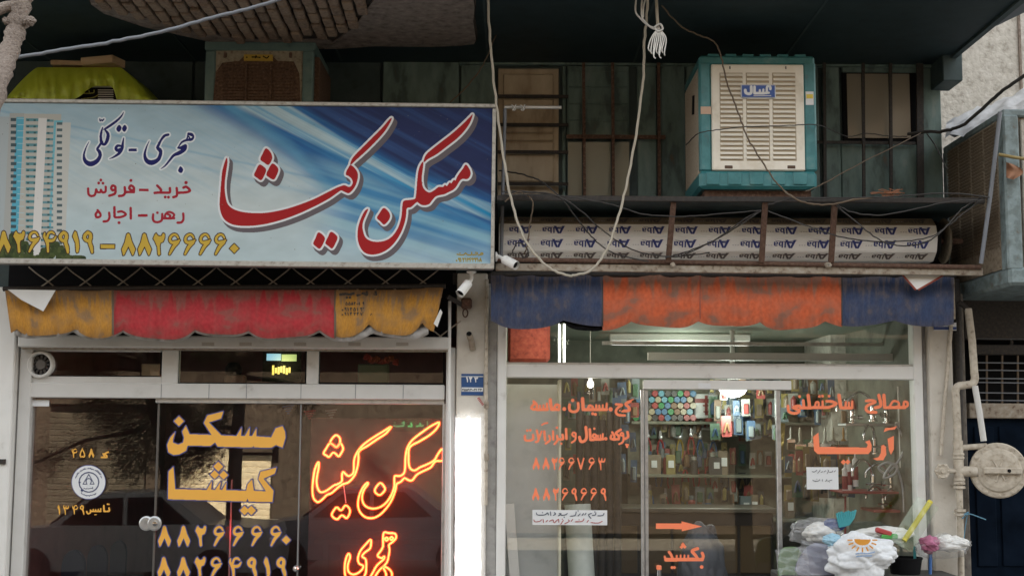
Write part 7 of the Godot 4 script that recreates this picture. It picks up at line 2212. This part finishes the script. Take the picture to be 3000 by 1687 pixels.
func small_things() -> void:
	# cameras
	for k in 2:
		var base := W(1381, 795, .50) if k == 0 else W(1452, 752, .56)
		var dir := Vector3(-.42, -.62, .5).normalized() if k == 0 else Vector3(.62, -.38, .5).normalized()
		var t := thing("security_camera", ["white bullet camera hanging under the sign's bottom edge", "white bullet camera on the sign's side edge"][k], "camera", base)
		var g := Geo.new()
		var ax := Vector3(0, -1, 0) if k == 0 else Vector3(1, 0, 0)
		g.lathe([[.001, 0], [.033, 0], [.033, .008], [.014, .016], [.012, .03]], 18, Transform3D(Basis(ax.cross(Vector3(0, 0, 1)), ax, Vector3(0, 0, 1)), base)); part("mount", g, M.white, t)
		var j := base + ax * (.055 if k == 0 else .03) + Vector3(0, 0, .01) + (Vector3(0, -.004, 0) if k == 1 else Vector3.ZERO)
		g = Geo.new(); g.tube(curve3([base + ax * .02, j, j + dir * .05], 4), .0125, 10); part("arm", g, M.white, t)
		var s := j + dir * .03
		var bx := dir.cross(Vector3(0, 1, 0)).normalized()
		var bs := Basis(bx, dir, bx.cross(dir))
		g = Geo.new(); g.lathe([[.001, 0], [.022, .003], [.027, .009], [.027, .108], [.024, .110], [.001, .110]], 18, Transform3D(bs, s)); part("barrel", g, M.white, t)
		g = Geo.new(); g.lathe([[.0278, .01], [.031, .012], [.031, .124], [.029, .126]], 18, Transform3D(bs, s)); part("hood", g, M.white, t)
		g = Geo.new(); g.lathe([[.001, .112], [.022, .112]], 18, Transform3D(bs, s)); part("lens", g, M.black, t)
	# house number plate
	var t := thing("number_plate", "blue enamel house number plate on the pillar", "number plate", W(1383, 1158, .105))
	part("plate", one(1351, 1095, 1416, 1158, .10, .106, .001), mat(.020, .075, .22, .35), t)
	part("white_band", one(1352, 1135, 1415, 1147, .10, .1085), M.paper, t)
	var g := Geo.new()
	letters(g, number("123", [40, 62, 102], 1398, 44, Vector2(1350, 560), 2.576, .2), .110, .8)
	letters(g, outlines([["s", 5, [905, 1398, 1070, 1398]]], Vector2(1000, 560), 2.576), .110)
	part("digits", g, M.paper, t)
	g = Geo.new()
	letters(g, number("25893-4123", [0, 14, 28, 42, 56, 70, 84, 98, 112, 126], 48, 18, Vector2(1354, 1118), 2.4, .2), .1115, .8)
	part("small_digits", g, mat(.05, .05, .06, .7), t)
	# pipe stub and red sticker
	g = Geo.new(); g.tube([W(1385, 1024, .10), W(1381, 1000, .13), W(1374, 978, .20)], .022, 14)
	t = thing("pipe_stub", "rusty open pipe stub jutting from the pillar", "pipe", W(1385, 1024, .10))
	part("stub", g, M.rust_pale, t)
	g = Geo.new(); g.lathe([[.001, .0], [.018, .0]], 14, Transform3D(Basis(Vector3(1, 0, 0), Vector3(0, .45, .89).normalized(), Vector3(0, -.89, .45)), W(1374, 977.5, .204))); part("bore", g, M.black, t)
	t = thing("phone_sticker", "torn white sticker with red digits below the number plate", "sticker", W(1408, 1180, .103))
	g = Geo.new(); g.quad(W(1392, 1166, .1025), W(1404, 1160, .1025), W(1422, 1186, .1025), W(1411, 1194, .1025), Vector3(0, 0, 1)); part("paper", g, mat(.60, .55, .50, .8), t)
	g = Geo.new()
	for k in 6: g.bar(W(1398 + k * 2.7, 1168 + k * 3.8, .1045), W(1405 + k * 2.4, 1164 + k * 3.8, .1045), .006, .0015)
	part("red_digits", g, mat(.42, .05, .05, .7), t)
	# pillar conduit
	g = Geo.new(); g.tube([W(1426, 818, .12), W(1424, 1100, .12), W(1423, 1480, .12)], .0135, 10)
	t = thing("pillar_conduit", "slim pale conduit running down the pillar's hardware side edge", "pipe", W(1423, 1480, .12))
	part("tube", g, M.pipe, t)
	for y in [1175, 1328]:
		part("clip", one(1418, y, 1432, y + 22, .10, .142, .004), M.rust_pale, t)
	# the lit tube column wrapped in plastic film on the pillar
	var zc := .155
	var col := thing("light_column", "glowing white light column wrapped in plastic on the pillar", "lamp", W(1372, 2000, zc))
	g = Geo.new()
	var n := FastNoiseLite.new(); n.seed = 8; n.frequency = .05
	g.grid(28, 90, func(u: float, v: float) -> Vector3:
		var a := PI * (u * 1.1 - .05)
		var py := lerpf(1226, 2000, v)
		var wob := n.get_noise_2d(u * 40, py * .5) * .006
		var c := W(1371, py, .11)
		return c + Vector3(-cos(a) * (.088 + wob), n.get_noise_2d(u * 120, 7) * .03 * (1.0 if v < .02 else 0.0), sin(a) * (.055 + wob)))
	part("glowing_tube", g, glow(.93, .96, 1.0, .42), col)
	g = Geo.new()
	g.grid(40, 60, func(u: float, v: float) -> Vector3:
		var a := PI * (u * 1.16 - .08)
		var py := lerpf(1212, 2000, v)
		var c := W(1374, py, .11)
		var wob := n.get_noise_2d(u * 160, py * .8) * .010 + n.get_noise_2d(u * 60 + 30, py * .3) * .010
		return c + Vector3(-cos(a) * (.104 + wob) + .006, (n.get_noise_2d(u * 220, 3) * .035 if v < .01 else 0.0), sin(a) * (.068 + wob)))
	part("plastic_wrap", g, clear(.16, .7, .7, .72, .14), col)
	var al := AreaLight3D.new()
	al.area_size = Vector2(.12, 1.1)
	al.light_energy = .08
	al.light_color = Color(.95, .97, 1.0)
	al.shadow_enabled = true
	add_child(al)
	al.position = W(1371, 1560, .25)
	al.rotation.y = PI
	# dry weeds on the shelf
	g = Geo.new()
	for k in 26:
		var a := W(2585 + (k * 13) % 50, 575, .62)
		g.tube([a, a + Vector3(rng.randf_range(-.05, .05), .02, .01), a + Vector3(rng.randf_range(-.10, .10), rng.randf_range(.01, .05), .02)], .0022, 5)
	solo("dry_weed", g, mat(.30, .13, .07, .9), "tuft of dry reddish weed on the shelf edge", "weed", W(2610, 578, .62))
	# dead leaf and tie on the battered cooler
	g = Geo.new()
	g.grid(8, 8, func(u: float, v: float) -> Vector3: return W(2950 + u * 50 * (.4 + .6 * sin(v * PI)), 475 + v * 45 + u * 6, .82 + .03 * sin(u * 5) + .02 * cos(v * 6)))
	solo("dead_leaf", g, mat(.22, .10, .05, .8), "curled brown dead leaf caught on the battered cooler", "leaf", W(2970, 510, .82))
	g = Geo.new(); g.tube(curve3([W(2928, 452, .80), W(2970, 460, .82), W(3010, 466, .80)], 5), .011, 8)
	solo("cloth_tie", g, mat(.24, .18, .07, .8), "twisted ochre cloth tie around the battered cooler", "tie", W(2928, 452, .80))

# ---------------------------------------------------------------- plane-tree branch leaning in from the street
func branch() -> void:
	var t := thing("tree_branch", "knotted pale grey tree branch leaning in from the street", "tree branch", W(10, 300, 2.6))
	var bark := worn([C(.10, .075, .06), C(.24, .195, .165), C(.36, .31, .27)], .03, .35, .95, 0.0, 80, Vector2.ONE, .8)
	var g := Geo.new()
	var spine := [[62, -60, 2.6], [58, 20, 2.6], [50, 70, 2.6], [35, 120, 2.62], [18, 170, 2.65], [0, 220, 2.7], [-20, 290, 2.75], [-60, 420, 2.8]]
	var p := []
	for q in spine: p.append(W(q[0], q[1], q[2]))
	p = curve3(p, 6)
	var rad := []
	var n := FastNoiseLite.new(); n.seed = 2; n.frequency = .35
	for i in p.size(): rad.append(.050 + .014 * n.get_noise_1d(i * 1.7) + .006 * sin(i * 1.3))
	g.tube(p, rad, 14); part("limb", g, bark, t)
	g = Geo.new(); g.tube(curve3([W(60, 10, 2.6), W(95, -30, 2.6), W(130, -70, 2.6)], 4), .035, 10); part("side_limb", g, bark, t)
	g = Geo.new(); g.tube(curve3([W(48, 20, 2.6), W(15, 20, 2.62), W(-30, 40, 2.65)], 4), .03, 10); part("side_limb", g, bark, t)
	for q in [[85, 62, .03], [18, 62, .024], [10, 165, .03], [28, 172, .022], [40, 118, .02]]:
		g = lump(W(q[0], q[1], 2.63), Vector3(q[2], q[2] * .8, q[2]), int(q[0]), .2); part("knot", g, bark, t)
